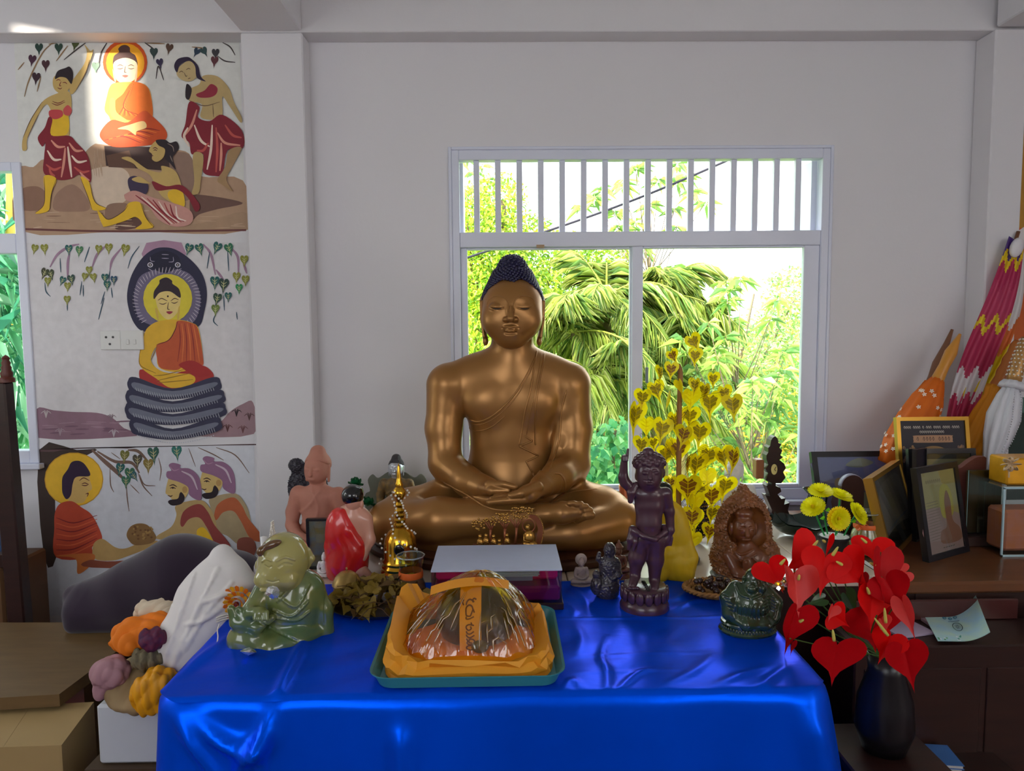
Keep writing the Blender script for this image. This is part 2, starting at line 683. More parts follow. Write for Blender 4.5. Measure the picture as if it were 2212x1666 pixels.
# ================================================================== the room
YB = 3.35
ZT = 0.76
XL, XR, YR, ZC = -3.2, 3.4, -2.6, 3.35
m_wall = mat('wall paint', (225, 223, 227), rough=0.62, var=0.035, scale=1.3, bump=0.05, bscale=60)
m_white = mat('white gloss paint', (232, 233, 238), rough=0.32, var=0.03, scale=6)
m_floor = mat('red cement floor', (84, 36, 32), rough=0.35, var=0.2, scale=3)
m_ceil = mat('ceiling paint', (225, 222, 222), rough=0.7)
def wall_y(name, y0, y1, x0, x1, z0, z1, holes, m):
 """upright wall from x0 to x1 between y0 and y1 with rectangular openings (x0, x1, z0, z1)"""
 mb = MB()
 xs = sorted({x0, x1, *[h[0] for h in holes], *[h[1] for h in holes]})
 for a, b in zip(xs, xs[1:]):
  cuts = sorted([(h[2], h[3]) for h in holes if h[0] <= a + 1e-6 and h[1] >= b - 1e-6])
  z = z0
  for c in cuts + [(z1, z1)]:
   if c[0] > z + 1e-6:
    mb.box(((a + b) / 2, (y0 + y1) / 2, (z + c[0]) / 2), (b - a, y1 - y0, c[0] - z))
   z = c[1]
 o = mb.build(name, m)
 o['kind'] = 'structure'
 return o
def wall_x(name, x0, x1, y0, y1, z0, z1, holes, m):
 mb = MB()
 ys = sorted({y0, y1, *[h[0] for h in holes], *[h[1] for h in holes]})
 for a, b in zip(ys, ys[1:]):
  cuts = sorted([(h[2], h[3]) for h in holes if h[0] <= a + 1e-6 and h[1] >= b - 1e-6])
  z = z0
  for c in cuts + [(z1, z1)]:
   if c[0] > z + 1e-6:
    mb.box(((x0 + x1) / 2, (a + b) / 2, (z + c[0]) / 2), (x1 - x0, b - a, c[0] - z))
   z = c[1]
 o = mb.build(name, m)
 o['kind'] = 'structure'
 return o
W1 = (-0.222, 1.534, 0.772, 2.418)
W2 = (-3.02, -2.185, 0.985, 2.375)
wall_y('wall_back', YB, YB + 0.2, XL - 0.2, XR + 0.2, 0, ZC, [W1, W2], m_wall)
SUN_SLOT = (2.575, 2.745, 2.7, 3.17)  # unseen slot added in the left wall to throw the sun patch
wall_x('wall_left', XL - 0.2, XL, YR, YB, 0, ZC, [SUN_SLOT, (0.8, 2.35, 1.2, 2.5)], m_wall)
wall_x('wall_right', XR, XR + 0.2, YR, YB, 0, ZC, [], m_wall)
wall_y('wall_rear', YR - 0.2, YR, XL - 0.2, XR + 0.2, 0, ZC, [(-3.1, -0.7, 1.6, 3.2), (1.3, 3.1, 1.9, 3.2)], m_wall)  # both openings lie out of view, added and sized for fill light
MB().box(((XL + XR) / 2, (YR + YB) / 2, -0.05), (XR - XL + 0.8, YB - YR + 0.8, 0.1)).build('floor', m_floor)['kind'] = 'structure'
MB().box(((XL + XR) / 2, (YR + YB) / 2, ZC + 0.06), (XR - XL + 0.8, YB - YR + 0.8, 0.12)).build('ceiling', m_ceil)['kind'] = 'structure'
YC = 3.235
MB().box((-0.994, (YC + YB) / 2 + 0.001, 1.45), (0.27, YB - YC, 2.9), bevel=0.006).build('column_left', m_wall)['kind'] = 'structure'
MB().box((2.27, (3.215 + YB) / 2, 1.45), (0.15, YB - 3.215, 2.9), bevel=0.006).build('column_right', m_wall)['kind'] = 'structure'
MB().box(((XL + XR) / 2, (YC + YB) / 2, (2.9 + ZC) / 2), (XR - XL, YB - YC, ZC - 2.9), bevel=0.004).build('beam_back', m_wall)['kind'] = 'structure'
MB().box((-0.994, (YR + YC) / 2, (2.905 + ZC) / 2), (0.27, YC - YR, ZC - 2.905), bevel=0.006).build('beam_across', m_wall)['kind'] = 'structure'
MB().box((2.27, (YR + 3.215) / 2, (2.905 + ZC) / 2), (0.15, 3.215 - YR, ZC - 2.905), bevel=0.006).build('beam_right', m_wall)['kind'] = 'structure'
MB().box((-6.0, -0.4, 0.2), (0.3, 3.8, 6.0)).build('sun_block_wall', mat('sun blocking wall', (150, 150, 130), rough=0.9))['kind'] = 'structure'  # unseen wall added outside to keep sun out of the side window
# daylight portals; unseen openings behind the camera are added to light the room
for nm, loc, rot, sx, sy in (('rear_opening_portal', (-1.9, YR - 0.1, 2.4), (-math.pi / 2, 0, 0), 2.4, 1.6), ('rear_right_portal', (2.2, YR - 0.1, 2.55), (-math.pi / 2, 0, 0), 1.8, 1.3),
        ('window_portal', (0.66, YB + 0.19, 1.6), (math.pi / 2, 0, 0), 1.75, 1.64), ('side_window_portal', (XL - 0.1, 1.575, 1.85), (0, -math.pi / 2, 0), 1.3, 1.55)):
 L = bpy.data.lights.new(nm, 'AREA')
 L.shape = 'RECTANGLE'
 L.size, L.size_y = sx, sy
 L.cycles.is_portal = True
 o = bpy.data.objects.new(nm, L)
 COL.objects.link(o)
 o.location = loc
 o.rotation_euler = rot
# ------------------------------------------------------------------ the big window
m_glass = film('window glass', (250, 255, 252), gloss=0.0, rough=0.0)
m_alu = mat('painted window frame', (220, 224, 240), rough=0.3, var=0.04, scale=5)
x0, x1, z0, z1 = W1
win = bpy.data.objects.new('window_1', None)
COL.objects.link(win)
win.location = (0.656, YB, 0.772)
win['kind'] = 'structure'
win['label'] = 'white framed sliding window with a barred vent above it, behind the golden statue'
def wb(name, xa, xb, za, zb, ya=YB - 0.012, yb=YB + 0.05, m=m_alu, bev=0.003):
 return MB().box(((xa + xb) / 2, (ya + yb) / 2, (za + zb) / 2), (xb - xa, yb - ya, zb - za), bevel=bev).build(name, m, win, world=True)
ztr0, ztr1 = W(1400, 532, YB)[2], W(1400, 500, YB)[2]
wb('frame_post', x0, x0 + 0.034, z0, z1)
wb('frame_post', x1 - 0.036, x1, z0, z1)
wb('frame_head', x0 + 0.034, x1 - 0.036, z1 - 0.045, z1)
wb('frame_foot', x0 + 0.034, x1 - 0.036, z0, z0 + 0.05)
wb('transom', x0 + 0.034, x1 - 0.036, ztr0, ztr1, YB - 0.008, YB + 0.06)
# reveal of the wall behind the vent, one inner lining board per side
wb('frame_lining', x1 - 0.062, x1 - 0.036, ztr1, z1 - 0.045, YB + 0.05, YB + 0.19, bev=0)
wb('frame_lining', x0 + 0.034, x0 + 0.05, ztr1, z1 - 0.045, YB + 0.05, YB + 0.19, bev=0)
for i in range(16):
 xc = W(1029.5 + 46.35 * i, 425, YB)[0]
 wb('bar', xc - 0.0135, xc + 0.0135, ztr1, z1 - 0.045, YB + 0.004, YB + 0.03, bev=0.002)
 for zz in (ztr1 + 0.025, z1 - 0.07):
  pass
# sliding sashes: stiles and rails around each pane
xl0, xl1 = W(1012, 800, YB)[0], W(1361, 800, YB)[0]
xr0, xr1 = W(1388, 800, YB)[0], W(1731, 800, YB)[0]
zg0, zg1 = W(1330, 1050, YB)[2], W(1400, 537, YB)[2]
for (a, b, pa, pb, yy) in ((x0 + 0.034, xl1 + 0.03, xl0, xl1, YB + 0.018), (xl1 + 0.008, x1 - 0.036, xr0, xr1, YB + 0.0)):
 sash = bpy.data.objects.new('sash', None)
 COL.objects.link(sash)
 sash.parent = win
 sash.location = (0, 0, 0)
 def sb(name, xa, xb, za, zb, m=m_alu, ya=yy, yb=yy + 0.03, bev=0.003):
  return MB().box(((xa + xb) / 2, (ya + yb) / 2, (za + zb) / 2), (xb - xa, yb - ya, zb - za), bevel=bev).build(name, m, sash, world=True)
 sb('stile', a, pa, z0 + 0.05, ztr0)
 sb('stile', pb, b, z0 + 0.05, ztr0)
 sb('rail', pa, pb, zg1, ztr0)
 sb('rail', pa, pb, z0 + 0.05, zg0)
 sb('pane', pa, pb, zg0, zg1, m_glass, yy + 0.014, yy + 0.0165, 0)
MB().box((W(1396, 810, YB)[0], YB - 0.012, W(1396, 810, YB)[2]), (0.012, 0.02, 0.075), bevel=0.003).build('latch', mat('latch grey', (120, 130, 140), rough=0.4), win, world=True)
MB().box((W(1167, 533, YB)[0], YB - 0.014, W(1167, 533, YB)[2]), (0.036, 0.012, 0.014)).build('wood_stop', mat('stop wood', (170, 140, 110)), win, world=True)
MB().box(((x0 + x1) / 2, YB - 0.02, z0 - 0.012), (x1 - x0 + 0.06, 0.07, 0.024), bevel=0.004).build('sill', m_alu, win, world=True)
# thin raised plaster edge round the opening
for nm, a, b, c, d in (('edging', x0 - 0.014, x0, z0, z1 + 0.014), ('edging', x1, x1 + 0.014, z0, z1 + 0.014), ('edging', x0, x1, z1, z1 + 0.014)):
 wb(nm, a, b, c, d, YB - 0.016, YB + 0.0, bev=0.003)
# ------------------------------------------------------------------ the window at the far edge
win2 = bpy.data.objects.new('window_2', None)
COL.objects.link(win2)
win2.location = (-2.6, YB, 0.985)
win2['kind'] = 'structure'
win2['label'] = 'white framed window beside the wall paintings, partly out of view'
xa, xb, za, zb = W2
zt0, zt1 = W(30, 548, YB)[2], W(30, 505, YB)[2]
def w2(name, a, b, c, d, m=m_alu, ya=YB - 0.01, yb=YB + 0.05, bev=0.003):
 return MB().box(((a + b) / 2, (ya + yb) / 2, (c + d) / 2), (b - a, yb - ya, d - c), bevel=bev).build(name, m, win2, world=True)
w2('frame_post', xb - 0.042, xb, za, zb)
w2('frame_post', xa, xa + 0.042, za, zb)
w2('frame_head', xa + 0.042, xb - 0.042, zb - 0.04, zb)
w2('frame_foot', xa + 0.042, xb - 0.042, za, za + 0.06)
w2('transom', xa + 0.042, xb - 0.042, zt0, zt1)
w2('mullion', -2.66, -2.6, za + 0.06, zt0)
w2('pane', xa + 0.042, -2.66, za + 0.06, zt0, m_glass, YB + 0.02, YB + 0.0225, 0)
w2('pane', -2.6, xb - 0.042, za + 0.06, zt0, m_glass, YB + 0.02, YB + 0.0225, 0)
w2('sill', xa - 0.02, xb + 0.02, za - 0.025, za, m_alu, YB - 0.04, YB + 0.0)
# electrical plates
m_plate = mat('socket plastic', (222, 222, 220), rough=0.35)
m_hole = mat('dark slot', (60, 58, 58))
for (xp, xq, nm, lab) in ((220, 262, 'wall_socket', 'white three-hole wall socket beside the painted cobra'), (264, 311, 'light_switch', 'white switch plate between the wall socket and the painted figure')):
 a, b = W(xp, 756, YB), W(xq, 714, YB)
 t = thing(nm, lab, 'socket' if 'socket' in nm else 'switch', ((a[0] + b[0]) / 2, YB, (a[2] + b[2]) / 2))
 w_, h_ = b[0] - a[0], b[2] - a[2]
 MB().box((0, -0.006, 0), (w_, 0.012, h_), bevel=0.003).build('cover_plate', m_plate, t)
 if 'socket' in nm:
  for dx, dz in ((-0.018, 0.014), (0.014, 0.014), (-0.002, -0.018)):
   MB().lathe([(0, 0), (0.0055, 0), (0.0055, 0.002), (0, 0.002)], (dx, -0.012, dz), 10, rotx(math.pi / 2)).build('pin_hole', m_hole, t)
 else:
  for dx in (-0.018, 0.014):
   MB().box((dx, -0.014, -0.008), (0.014, 0.006, 0.024), bevel=0.002).build('rocker', m_plate, t)
# ------------------------------------------------------------------ outside
def face_colors(o, C, k):
 """per-face tint, k corners a face"""
 a = o.data.color_attributes.new('tint', 'BYTE_COLOR', 'CORNER')
 C = np.asarray(C, dtype=np.float32)
 C = np.repeat(np.c_[C, np.ones(len(C))], k, axis=0).astype(np.float32)
 a.data.foreach_set('color', C.ravel())
def lincol(cs):
 return np.array([lin(c)[:3] for c in cs])
def leaves(name, P, D, L, Wd, cols, m, parent, droop=0.25, fold=0.3):
 """leaf blades at points P along directions D; one bent blade of two faces each"""
 P, D = np.asarray(P, float), np.asarray(D, float)
 n = len(P)
 D = D / (np.linalg.norm(D, axis=1)[:, None] + 1e-9)
 L = np.broadcast_to(L, n)[:, None]
 Wd = np.broadcast_to(Wd, n)[:, None]
 up = rng.normal(size=(n, 3)) * 0.6 + np.array([0, -0.5, 1.0])
 S = np.cross(D, up)
 S /= np.linalg.norm(S, axis=1)[:, None] + 1e-9
 N = np.cross(S, D)
 mid = P + D * L * 0.45
 tip = P + D * L - np.array([0, 0, 1.0]) * L * droop
 a, b = mid + S * Wd / 2 + N * Wd * fold * 0.5, mid - S * Wd / 2 + N * Wd * fold * 0.5
 V = np.stack([P, a, tip, b], 1).reshape(-1, 3)
 i = np.arange(n)[:, None] * 4
 F = np.vstack([i + np.array([0, 1, 2]), i + np.array([0, 2, 3])])
 o = obj(name, V, F.astype(np.int32), m, parent, world=True)
 C = lincol(cols)
 t = rng.integers(0, len(C), n)
 cc = C[t] * rng.uniform(0.75, 1.25, (n, 1))
 face_colors(o, np.clip(np.vstack([cc, cc]), 0, 1), 3)
 return o
m_leaf = mat('sunlit leaf', attr='tint', rough=0.42, var=0.12, scale=3, transl=0.4)
m_bark = mat('bark', (120, 104, 84), rough=0.9, var=0.3, scale=14)
GREENS = [(214, 226, 70), (190, 214, 70), (150, 192, 62), (232, 236, 120), (116, 160, 62)]
DEEP = [(126, 164, 84), (96, 136, 76), (154, 184, 96), (74, 116, 76), (188, 200, 112)]
hm = MB()
hx_ = np.linspace(-30, 40, 36)
hm.grid(np.array([[(x, y, -2.6 + (4.6 - 0.05 * x + 0.7 * math.sin(x * 0.7) + 0.4 * math.sin(x * 1.9)) * math.sin(min(1, (y - 22) / 14) * math.pi / 2)) for y in np.linspace(22, 60, 14)] for x in hx_]))
hm.build('hill_outside', mat('wooded hill', (150, 190, 110), rough=0.9, col2=(104, 150, 84), scale=0.9, bump=1.0, bscale=3), None, True)['kind'] = 'structure'
MB().box((0, 43.6, -2.6), (90, 80, 0.2)).build('ground_outside', mat('grass bank', (96, 130, 58), rough=0.9, var=0.3, scale=0.7))['kind'] = 'structure'
def blob_points(cs, n):
 """points near the skin of a set of ellipsoids (centre, radii)"""
 out = []
 vol = np.array([r[0] * r[1] * r[2] for _, r in cs]) ** (2 / 3)
 for (c, r), k in zip(cs, (n * vol / vol.sum()).astype(int)):
  u = rng.normal(size=(k, 3))
  u /= np.linalg.norm(u, axis=1)[:, None]
  out.append(np.asarray(c) + u * np.asarray(r) * rng.uniform(0.55, 1.05, (k, 1)))
 return np.vstack(out)
def bushy(name, label, base, blobs, n, L, cols, group='trees and shrubs outside the window'):
 t = thing(name, label, 'tree', base, group)
 P = blob_points(blobs, n)
 c = np.mean([b[0] for b in blobs], axis=0)
 D = (P - c) + rng.normal(size=P.shape) * np.linalg.norm(P - c, axis=1)[:, None] * 0.9
 D[:, 2] -= 0.1
 lv = leaves('foliage', P, D, L * rng.uniform(0.7, 1.3, len(P)), L * 0.5 * rng.uniform(0.8, 1.2, len(P)), cols, m_leaf, t)
 lv['kind'] = 'stuff'
 top = max(b[0][2] for b in blobs)
 mb = MB()
 b0 = np.array(base, float)
 mb.tube([b0, b0 * 0.5 + c * 0.5 - [0.1, 0, 0.3], [c[0], c[1], top]], [0.14, 0.1, 0.03], 7)
 for (q, r) in blobs:
  mid = b0 * 0.3 + np.asarray(q) * 0.7
  mb.tube([b0 + (c - b0) * 0.4, mid, q], [0.06, 0.04, 0.015], 5)
 mb.build('trunk', m_bark, t, True, world=True)
 return t
def wp(px, py, Y, r):
 return (W(px, py, Y), r)
# dense small-leaved tree behind the statue's head
bushy('leafy_tree', 'dense small-leaved tree behind the golden statue\'s head', (0.0, 8.6, -2.5),
  [wp(1030, 600, 8.4, (0.62, 0.6, 0.62)), wp(1110, 640, 8.6, (0.7, 0.6, 0.7)), wp(1010, 480, 8.4, (0.5, 0.5, 0.42)),
  wp(1000, 740, 8.3, (0.6, 0.6, 0.7)), wp(1130, 500, 8.8, (0.34, 0.4, 0.22)), wp(1190, 560, 9.0, (0.6, 0.5, 0.34)), wp(1290, 560, 9.2, (0.55, 0.5, 0.3)),
  wp(1060, 850, 8.6, (0.9, 0.6, 0.9)), wp(980, 560, 8.4, (0.5, 0.5, 0.8)), wp(1080, 430, 8.6, (0.32, 0.4, 0.3)), wp(1060, 730, 8.3, (0.5, 0.5, 0.5)), wp(1150, 720, 9.2, (0.7, 0.5, 0.9)), wp(1040, 540, 8.8, (0.6, 0.5, 0.5))],
  26000, 0.066, GREENS)
# far bushes that close the view
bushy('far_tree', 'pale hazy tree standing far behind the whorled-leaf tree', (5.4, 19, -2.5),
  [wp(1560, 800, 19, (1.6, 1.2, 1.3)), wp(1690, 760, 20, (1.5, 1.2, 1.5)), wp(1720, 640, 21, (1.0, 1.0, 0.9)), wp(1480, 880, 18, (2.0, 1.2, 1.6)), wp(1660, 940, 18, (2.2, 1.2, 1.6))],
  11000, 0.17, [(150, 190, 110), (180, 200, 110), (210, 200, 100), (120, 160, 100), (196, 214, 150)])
bushy('hillside_tree', 'dark green tree mass low behind the drooping palm', (2.3, 13, -2.5),
  [wp(1250, 800, 13, (1.7, 1.0, 1.6)), wp(1420, 860, 13, (1.6, 1.0, 1.5)), wp(1330, 680, 13.5, (1.3, 1.0, 0.9)), wp(1180, 960, 12, (1.6, 1.0, 1.2)), wp(1560, 960, 12, (1.5, 1.0, 1.0))],
  16000, 0.12, DEEP)
bushy('garden_shrub', 'shrub with yellow flowers low behind the wooden clock', (4.0, 10.5, -2.5),
  [wp(1700, 980, 10.4, (0.9, 0.7, 0.7)), wp(1600, 1030, 10, (0.9, 0.7, 0.5)), wp(1500, 1000, 10, (0.9, 0.7, 0.7)), wp(1740, 880, 10.6, (0.5, 0.6, 0.8))],
  8000, 0.09, [(150, 186, 70), (110, 160, 80), (220, 200, 70), (236, 190, 60), (130, 176, 90)])
def palm(name, label, base, crowns, nf, L, seed):
 r = np.random.default_rng(seed)
 t = thing(name, label, 'palm', base, 'trees and shrubs outside the window')
 m_tr = mat('palm trunk', (120, 110, 66), rough=0.9, var=0.3, scale=20)
 for kc, crown in enumerate(crowns):
  crown = np.asarray(crown, float)
  b0 = np.asarray(base) + [0.12 * kc, 0.05 * kc, 0]
  MB().tube([b0, (b0 + crown) / 2 + [0.06, 0, 0], crown], [0.06, 0.05, 0.035], 8).build('trunk', m_tr, t, True, world=True)
  for i in range(nf):
   az = 2 * math.pi * ((i * 0.618 + 0.23 * kc) % 1.0)
   el = r.uniform(-0.1, 1.2)
   ln = L * r.uniform(0.6, 1.15)
   d = np.array([math.cos(az) * math.cos(el), math.sin(az) * math.cos(el) * 0.8, math.sin(el)])
   k = 12
   s = np.linspace(0, 1, k)[:, None]
   spine = crown + d * s * ln + np.array([0, 0, -1.0]) * (s ** 2.2) * ln * r.uniform(0.3, 0.85)
   fr = MB().tube(spine, np.linspace(0.012, 0.003, k), 4).build('frond', mat('palm stalk', (170, 176, 70), rough=0.6), t, world=True)
   q = np.linspace(0.06, 0.99, 64)
   P = np.stack([np.interp(q, s[:, 0], spine[:, c]) for c in range(3)], 1)
   T = np.gradient(P, axis=0)
   T /= np.linalg.norm(T, axis=1)[:, None]
   side = np.cross(T, [0, 0, 1.0])
   side /= np.linalg.norm(side, axis=1)[:, None] + 1e-6
   DD = np.vstack([T * 0.8 + side * sg * 0.7 + np.array([0, 0, -0.45]) + r.normal(size=P.shape) * 0.14 for sg in (-1, 1)])
   ll = 0.4 * np.sin(np.pi * (0.12 + 0.8 * q)) * ln / 1.1
   lf = leaves('leaflets', np.vstack([P, P]), DD, np.r_[ll, ll], 0.02, [(206, 214, 110), (180, 200, 96), (230, 230, 150), (126, 160, 84)], m_leaf, fr, droop=0.35, fold=0.2)
   lf['kind'] = 'stuff'
 return t
palm('drooping_palm', 'feathery palm clump just outside the sliding window beside the statue', (0.95, 7.1, -2.5), [W(1240, 720, 7.1), W(1310, 640, 7.3), W(1300, 830, 6.9)], 13, 1.15, 3)
palm('feather_palm', 'lighter feathery palm clump behind the golden leaf tree', (1.75, 7.6, -2.5), [W(1420, 640, 7.6), W(1480, 760, 7.5), W(1400, 840, 7.4)], 12, 1.1, 5)
def whorl_tree(name, label, base, twigs, L, cols, n=11):
 t = thing(name, label, 'tree', base, 'trees and shrubs outside the window')
 mb = MB()
 P, D = [], []
 b0 = np.array(base, float)
 for (q, hub) in twigs:
  q = np.asarray(q, float)
  hub = np.asarray(hub, float)
  f_ = np.clip((q[2] - rng.uniform(0.25, 0.6) - b0[2]) / (hub[2] + 0.5 - b0[2]), 0.3, 1.0)
  hub = b0 + (hub - b0) * f_ + np.array([0.1, 0, 0]) * math.sin(3 * f_)
  mid = (q + hub) / 2 + np.array([0, 0, -0.05])
  mb.tube(catmull([hub, mid, q], 4), np.linspace(0.006, 0.003, 9), 5)
  for j in range(n):
   a = 2 * math.pi * j / n + rng.uniform(-0.2, 0.2)
   e = rng.uniform(-0.6, 0.45)
   P.append(q + np.array([0, 0, -0.02 * (j % 3)]))
   D.append((math.cos(a) * math.cos(e), math.sin(a) * math.cos(e), math.sin(e)))
 h = np.array(twigs[0][1])
 mb.tube([b0 + (h - b0) * f_ + np.array([0.1, 0, 0]) * math.sin(3 * f_) for f_ in np.linspace(0, 1.05, 10)], np.linspace(0.045, 0.012, 10), 6)
 mb.build('branches', m_bark, t, True, world=True)
 lv = leaves('foliage', P, D, L * rng.uniform(0.7, 1.15, len(P)), L * 0.26, cols, m_leaf, t, droop=0.35)
 lv['kind'] = 'stuff'
 return t
def scatter_twigs(pts, Y, hub, per, sp):
 out = []
 for (px, py) in pts:
  for _ in range(per):
   out.append((W(px + rng.normal() * sp, py + rng.normal() * sp, Y + rng.normal() * 0.25), W(hub[0], hub[1], Y)))
 return out
WH = [(160, 196, 90), (184, 208, 104), (130, 174, 84), (212, 222, 130), (110, 156, 86)]
tw = scatter_twigs([(1600, 610), (1580, 640), (1650, 690), (1600, 680), (1560, 720), (1700, 740)], 7.0, (1590, 850), 2, 16)
tw += scatter_twigs([(1620, 830), (1680, 830), (1590, 900), (1660, 900), (1550, 960), (1700, 950), (1620, 980), (1640, 1030), (1560, 840), (1500, 820), (1480, 760), (1540, 760)], 6.6, (1600, 960), 3, 22)
whorl_tree('whorled_leaf_tree', 'slender tree with whorls of long leaves against the white sky', (3.1, 7.0, -2.5), tw, 0.2, WH)
tw = scatter_twigs([(1390, 360), (1430, 350), (1470, 380), (1345, 390), (1300, 420), (1260, 440), (1380, 470), (1420, 460), (1450, 440), (1500, 420), (1330, 480), (1340, 560), (1410, 545), (1450, 560)], 8.2, (1400, 600), 2, 16)
whorl_tree('tall_branch_tree', 'tall thin tree whose leaf whorls show behind the vent bars', (1.6, 8.2, -2.5), tw, 0.2, WH)
tw = scatter_twigs([(1000, 350), (1030, 365), (1060, 380), (1000, 400)], 8.8, (1030, 480), 2, 12)
whorl_tree('thin_leaf_tree', 'sparse leaf whorls above the dense tree behind the vent bars', (-0.4, 8.9, -2.5), tw, 0.17, WH, 8)
# heart-leaved creeper under the palm
t = thing('heart_leaf_creeper', 'blue-green heart-leaved creeper low beyond the statue\'s elbow', 'shrub', (0.75, 4.6, -2.5), 'trees and shrubs outside the window')
pts = blob_points([wp(1320, 985, 4.6, (0.22, 0.2, 0.2)), wp(1300, 1050, 4.6, (0.3, 0.2, 0.2)), wp(1390, 1060, 4.7, (0.25, 0.2, 0.12)), wp(1335, 930, 4.7, (0.1, 0.1, 0.12))], 800)
lv = leaves('foliage', pts, rng.normal(size=pts.shape) * 0.5 + [0, -0.5, -0.8], 0.06, 0.052, [(120, 190, 120), (100, 176, 110), (150, 206, 130), (80, 160, 110)], m_leaf, t)
lv['kind'] = 'stuff'
MB().tube([(0.75, 4.6, -2.5), W(1320, 1040, 4.65), W(1330, 930, 4.7)], [0.03, 0.015, 0.008], 6).build('stem', m_bark, t, True, world=True)
# clump of bamboo by the far window
t = thing('bamboo_clump', 'yellow bamboo canes and broad blades outside the window by the wall paintings', 'bamboo', (-3.2, 4.9, -2.5), 'trees and shrubs outside the window')
m_cane = mat('yellow bamboo', (226, 186, 84), rough=0.4, var=0.15, scale=8)
for px, tp in ((22, 26), (-75, -66)):
 a, b = W(px, 1100, 5.3), W(tp, 200, 5.3)
 mb = MB()
 P = np.linspace(a + (a - b) * 0.8, b, 16)
 r = np.where(np.arange(16) % 2 == 0, 0.04, 0.033)
 mb.tube(P, r, 10).build('cane', m_cane, t, True, world=True)
pts = np.array([W(rng.uniform(-120, 60), rng.uniform(500, 1020), rng.uniform(4.3, 5.1)) for _ in range(620)] + [W(rng.uniform(-120, 70), rng.uniform(330, 500), rng.uniform(5.2, 5.6)) for _ in range(90)])
lv = leaves('foliage', pts, rng.normal(size=pts.shape) * 0.6 + [0.3, -0.2, -0.5], 0.34, 0.055, [(84, 160, 112), (124, 190, 140), (58, 132, 104), (168, 214, 180)], m_leaf, t)
lv['kind'] = 'stuff'
bushy('side_tree', 'leafy tree filling the window by the wall paintings', (-4.5, 8, -2.5), [((-4.6, 8, 1.2), (1.6, 1, 1.8)), ((-5.2, 8, 2.4), (1.4, 1, 1.2)), ((-3.6, 8.4, 0.4), (1.2, 1, 1.2))], 4500, 0.1, DEEP)
# overhead cable
P = np.linspace(W(1120, 520, 5.5), W(1600, 334, 5.5), 24)
P[:, 2] -= 0.03 * np.sin(np.linspace(0, math.pi, 24))
a, b = P[0] - (P[1] - P[0]) * 40, P[-1] + (P[-1] - P[-2]) * 40
tag(MB().tube(np.vstack([[a], P, [b]]), 0.009, 8).build('overhead_cable', mat('cable black', (40, 38, 52), rough=0.6), smooth=True), 'dark cable running diagonally across the barred vent', 'cable')
# ================================================================== tables, cloth, counter
class Fig:
 """a figure sculpted with sizes in photo pixels at distance Y (pixels are turned into metres)"""
 def __init__(s, box, Y, front, back, hpx):
  s.Y, s.s = Y, Y / FPX
  lo = np.minimum(W(box[0], box[3], Y), W(box[2], box[3], Y))
  hi = np.maximum(W(box[0], box[1], Y), W(box[2], box[1], Y))
  s.S = Sdf((lo[0], Y - front * s.s, lo[2]), (hi[0], Y + back * s.s, hi[2]), hpx * s.s)
 def p(s, q):
  v = W(q[0], q[1], s.Y)
  return v + np.array([0, (q[2] if len(q) > 2 else 0) * s.s, 0])
 def e(s, q, r, k=0.0, mode='u', R=None):
  """r = half sizes across, deep, high"""
  r = np.array((r, r, r) if np.isscalar(r) else r, float) * s.s
  s.S.ell(s.p(q), r, R, k * s.s, mode)
  return s
 def c(s, qs, r, k=0.0, mode='u', fl=None):
  r = [r] * len(qs) if np.isscalar(r) else r
  s.S.chain([s.p(q) for q in qs], [v * s.s for v in r], k * s.s, mode, fl)
  return s
 def b(s, q, half, rad=0.0, k=0.0, mode='u', R=None):
  s.S.rbox(s.p(q), np.array(half, float) * s.s, rad * s.s, R, k * s.s, mode)
  return s
 def line(s, pts, r, k=1.0, mode='s', spline=True):
  P = [s.S.see(*q) for q in (catmull(pts, 5) if spline and len(pts) > 2 else pts)]
  P = [q for q in P if q is not None]
  if len(P) > 1:
   s.S.chain(P, r * s.s, k * s.s, mode)
  return s
 def wrinkle(s, amp, wl, seed=1, n=7, ridged=True, stretch=(1, 1, 1)):
  r = np.random.default_rng(seed)
  S = s.S
  X, Y, Z = [S.lo[k] + S.h * np.arange(S.n[k], dtype=np.float32) for k in range(3)]
  X, Y, Z = X[:, None, None], Y[None, :, None], Z[None, None, :]
  m = np.abs(S.F) < 12 * S.h
  for i in range(n):
   d = r.normal(size=3) * np.array(stretch)
   d = d / np.linalg.norm(d) * 2 * math.pi / (wl * s.s * r.uniform(0.6, 1.8))
   w = np.sin(d[0] * X + d[1] * Y + d[2] * Z + r.uniform(0, 6.28) + 1.5 * np.sin(d[1] * 0.4 * X + d[2] * 0.5 * Z))
   if ridged:
    w = 1 - 2 * np.abs(w)
   S.F += np.where(m, (amp * s.s / math.sqrt(n)) * w, 0).astype(np.float32)
  return s
 def build(s, name, m, parent, relax=1):
  return s.S.build(name, m, parent, True, relax)
m_satin = mat('blue satin', (2, 84, 246), rough=0.3, metal=0.45, spec=0.2, stint=(40, 120, 255), var=0.12, scale=5, bump=0.06, bscale=26, stretch=(1, 2.2, 1))
m_dwood = mat('dark wood', (58, 32, 26), rough=0.35, col2=(30, 18, 18), scale=5, stretch=(1, 9, 9))
m_wood = mat('brown wood', (124, 78, 46), rough=0.32, col2=(84, 50, 30), scale=4, stretch=(1.2, 9, 9), coat=0.2)
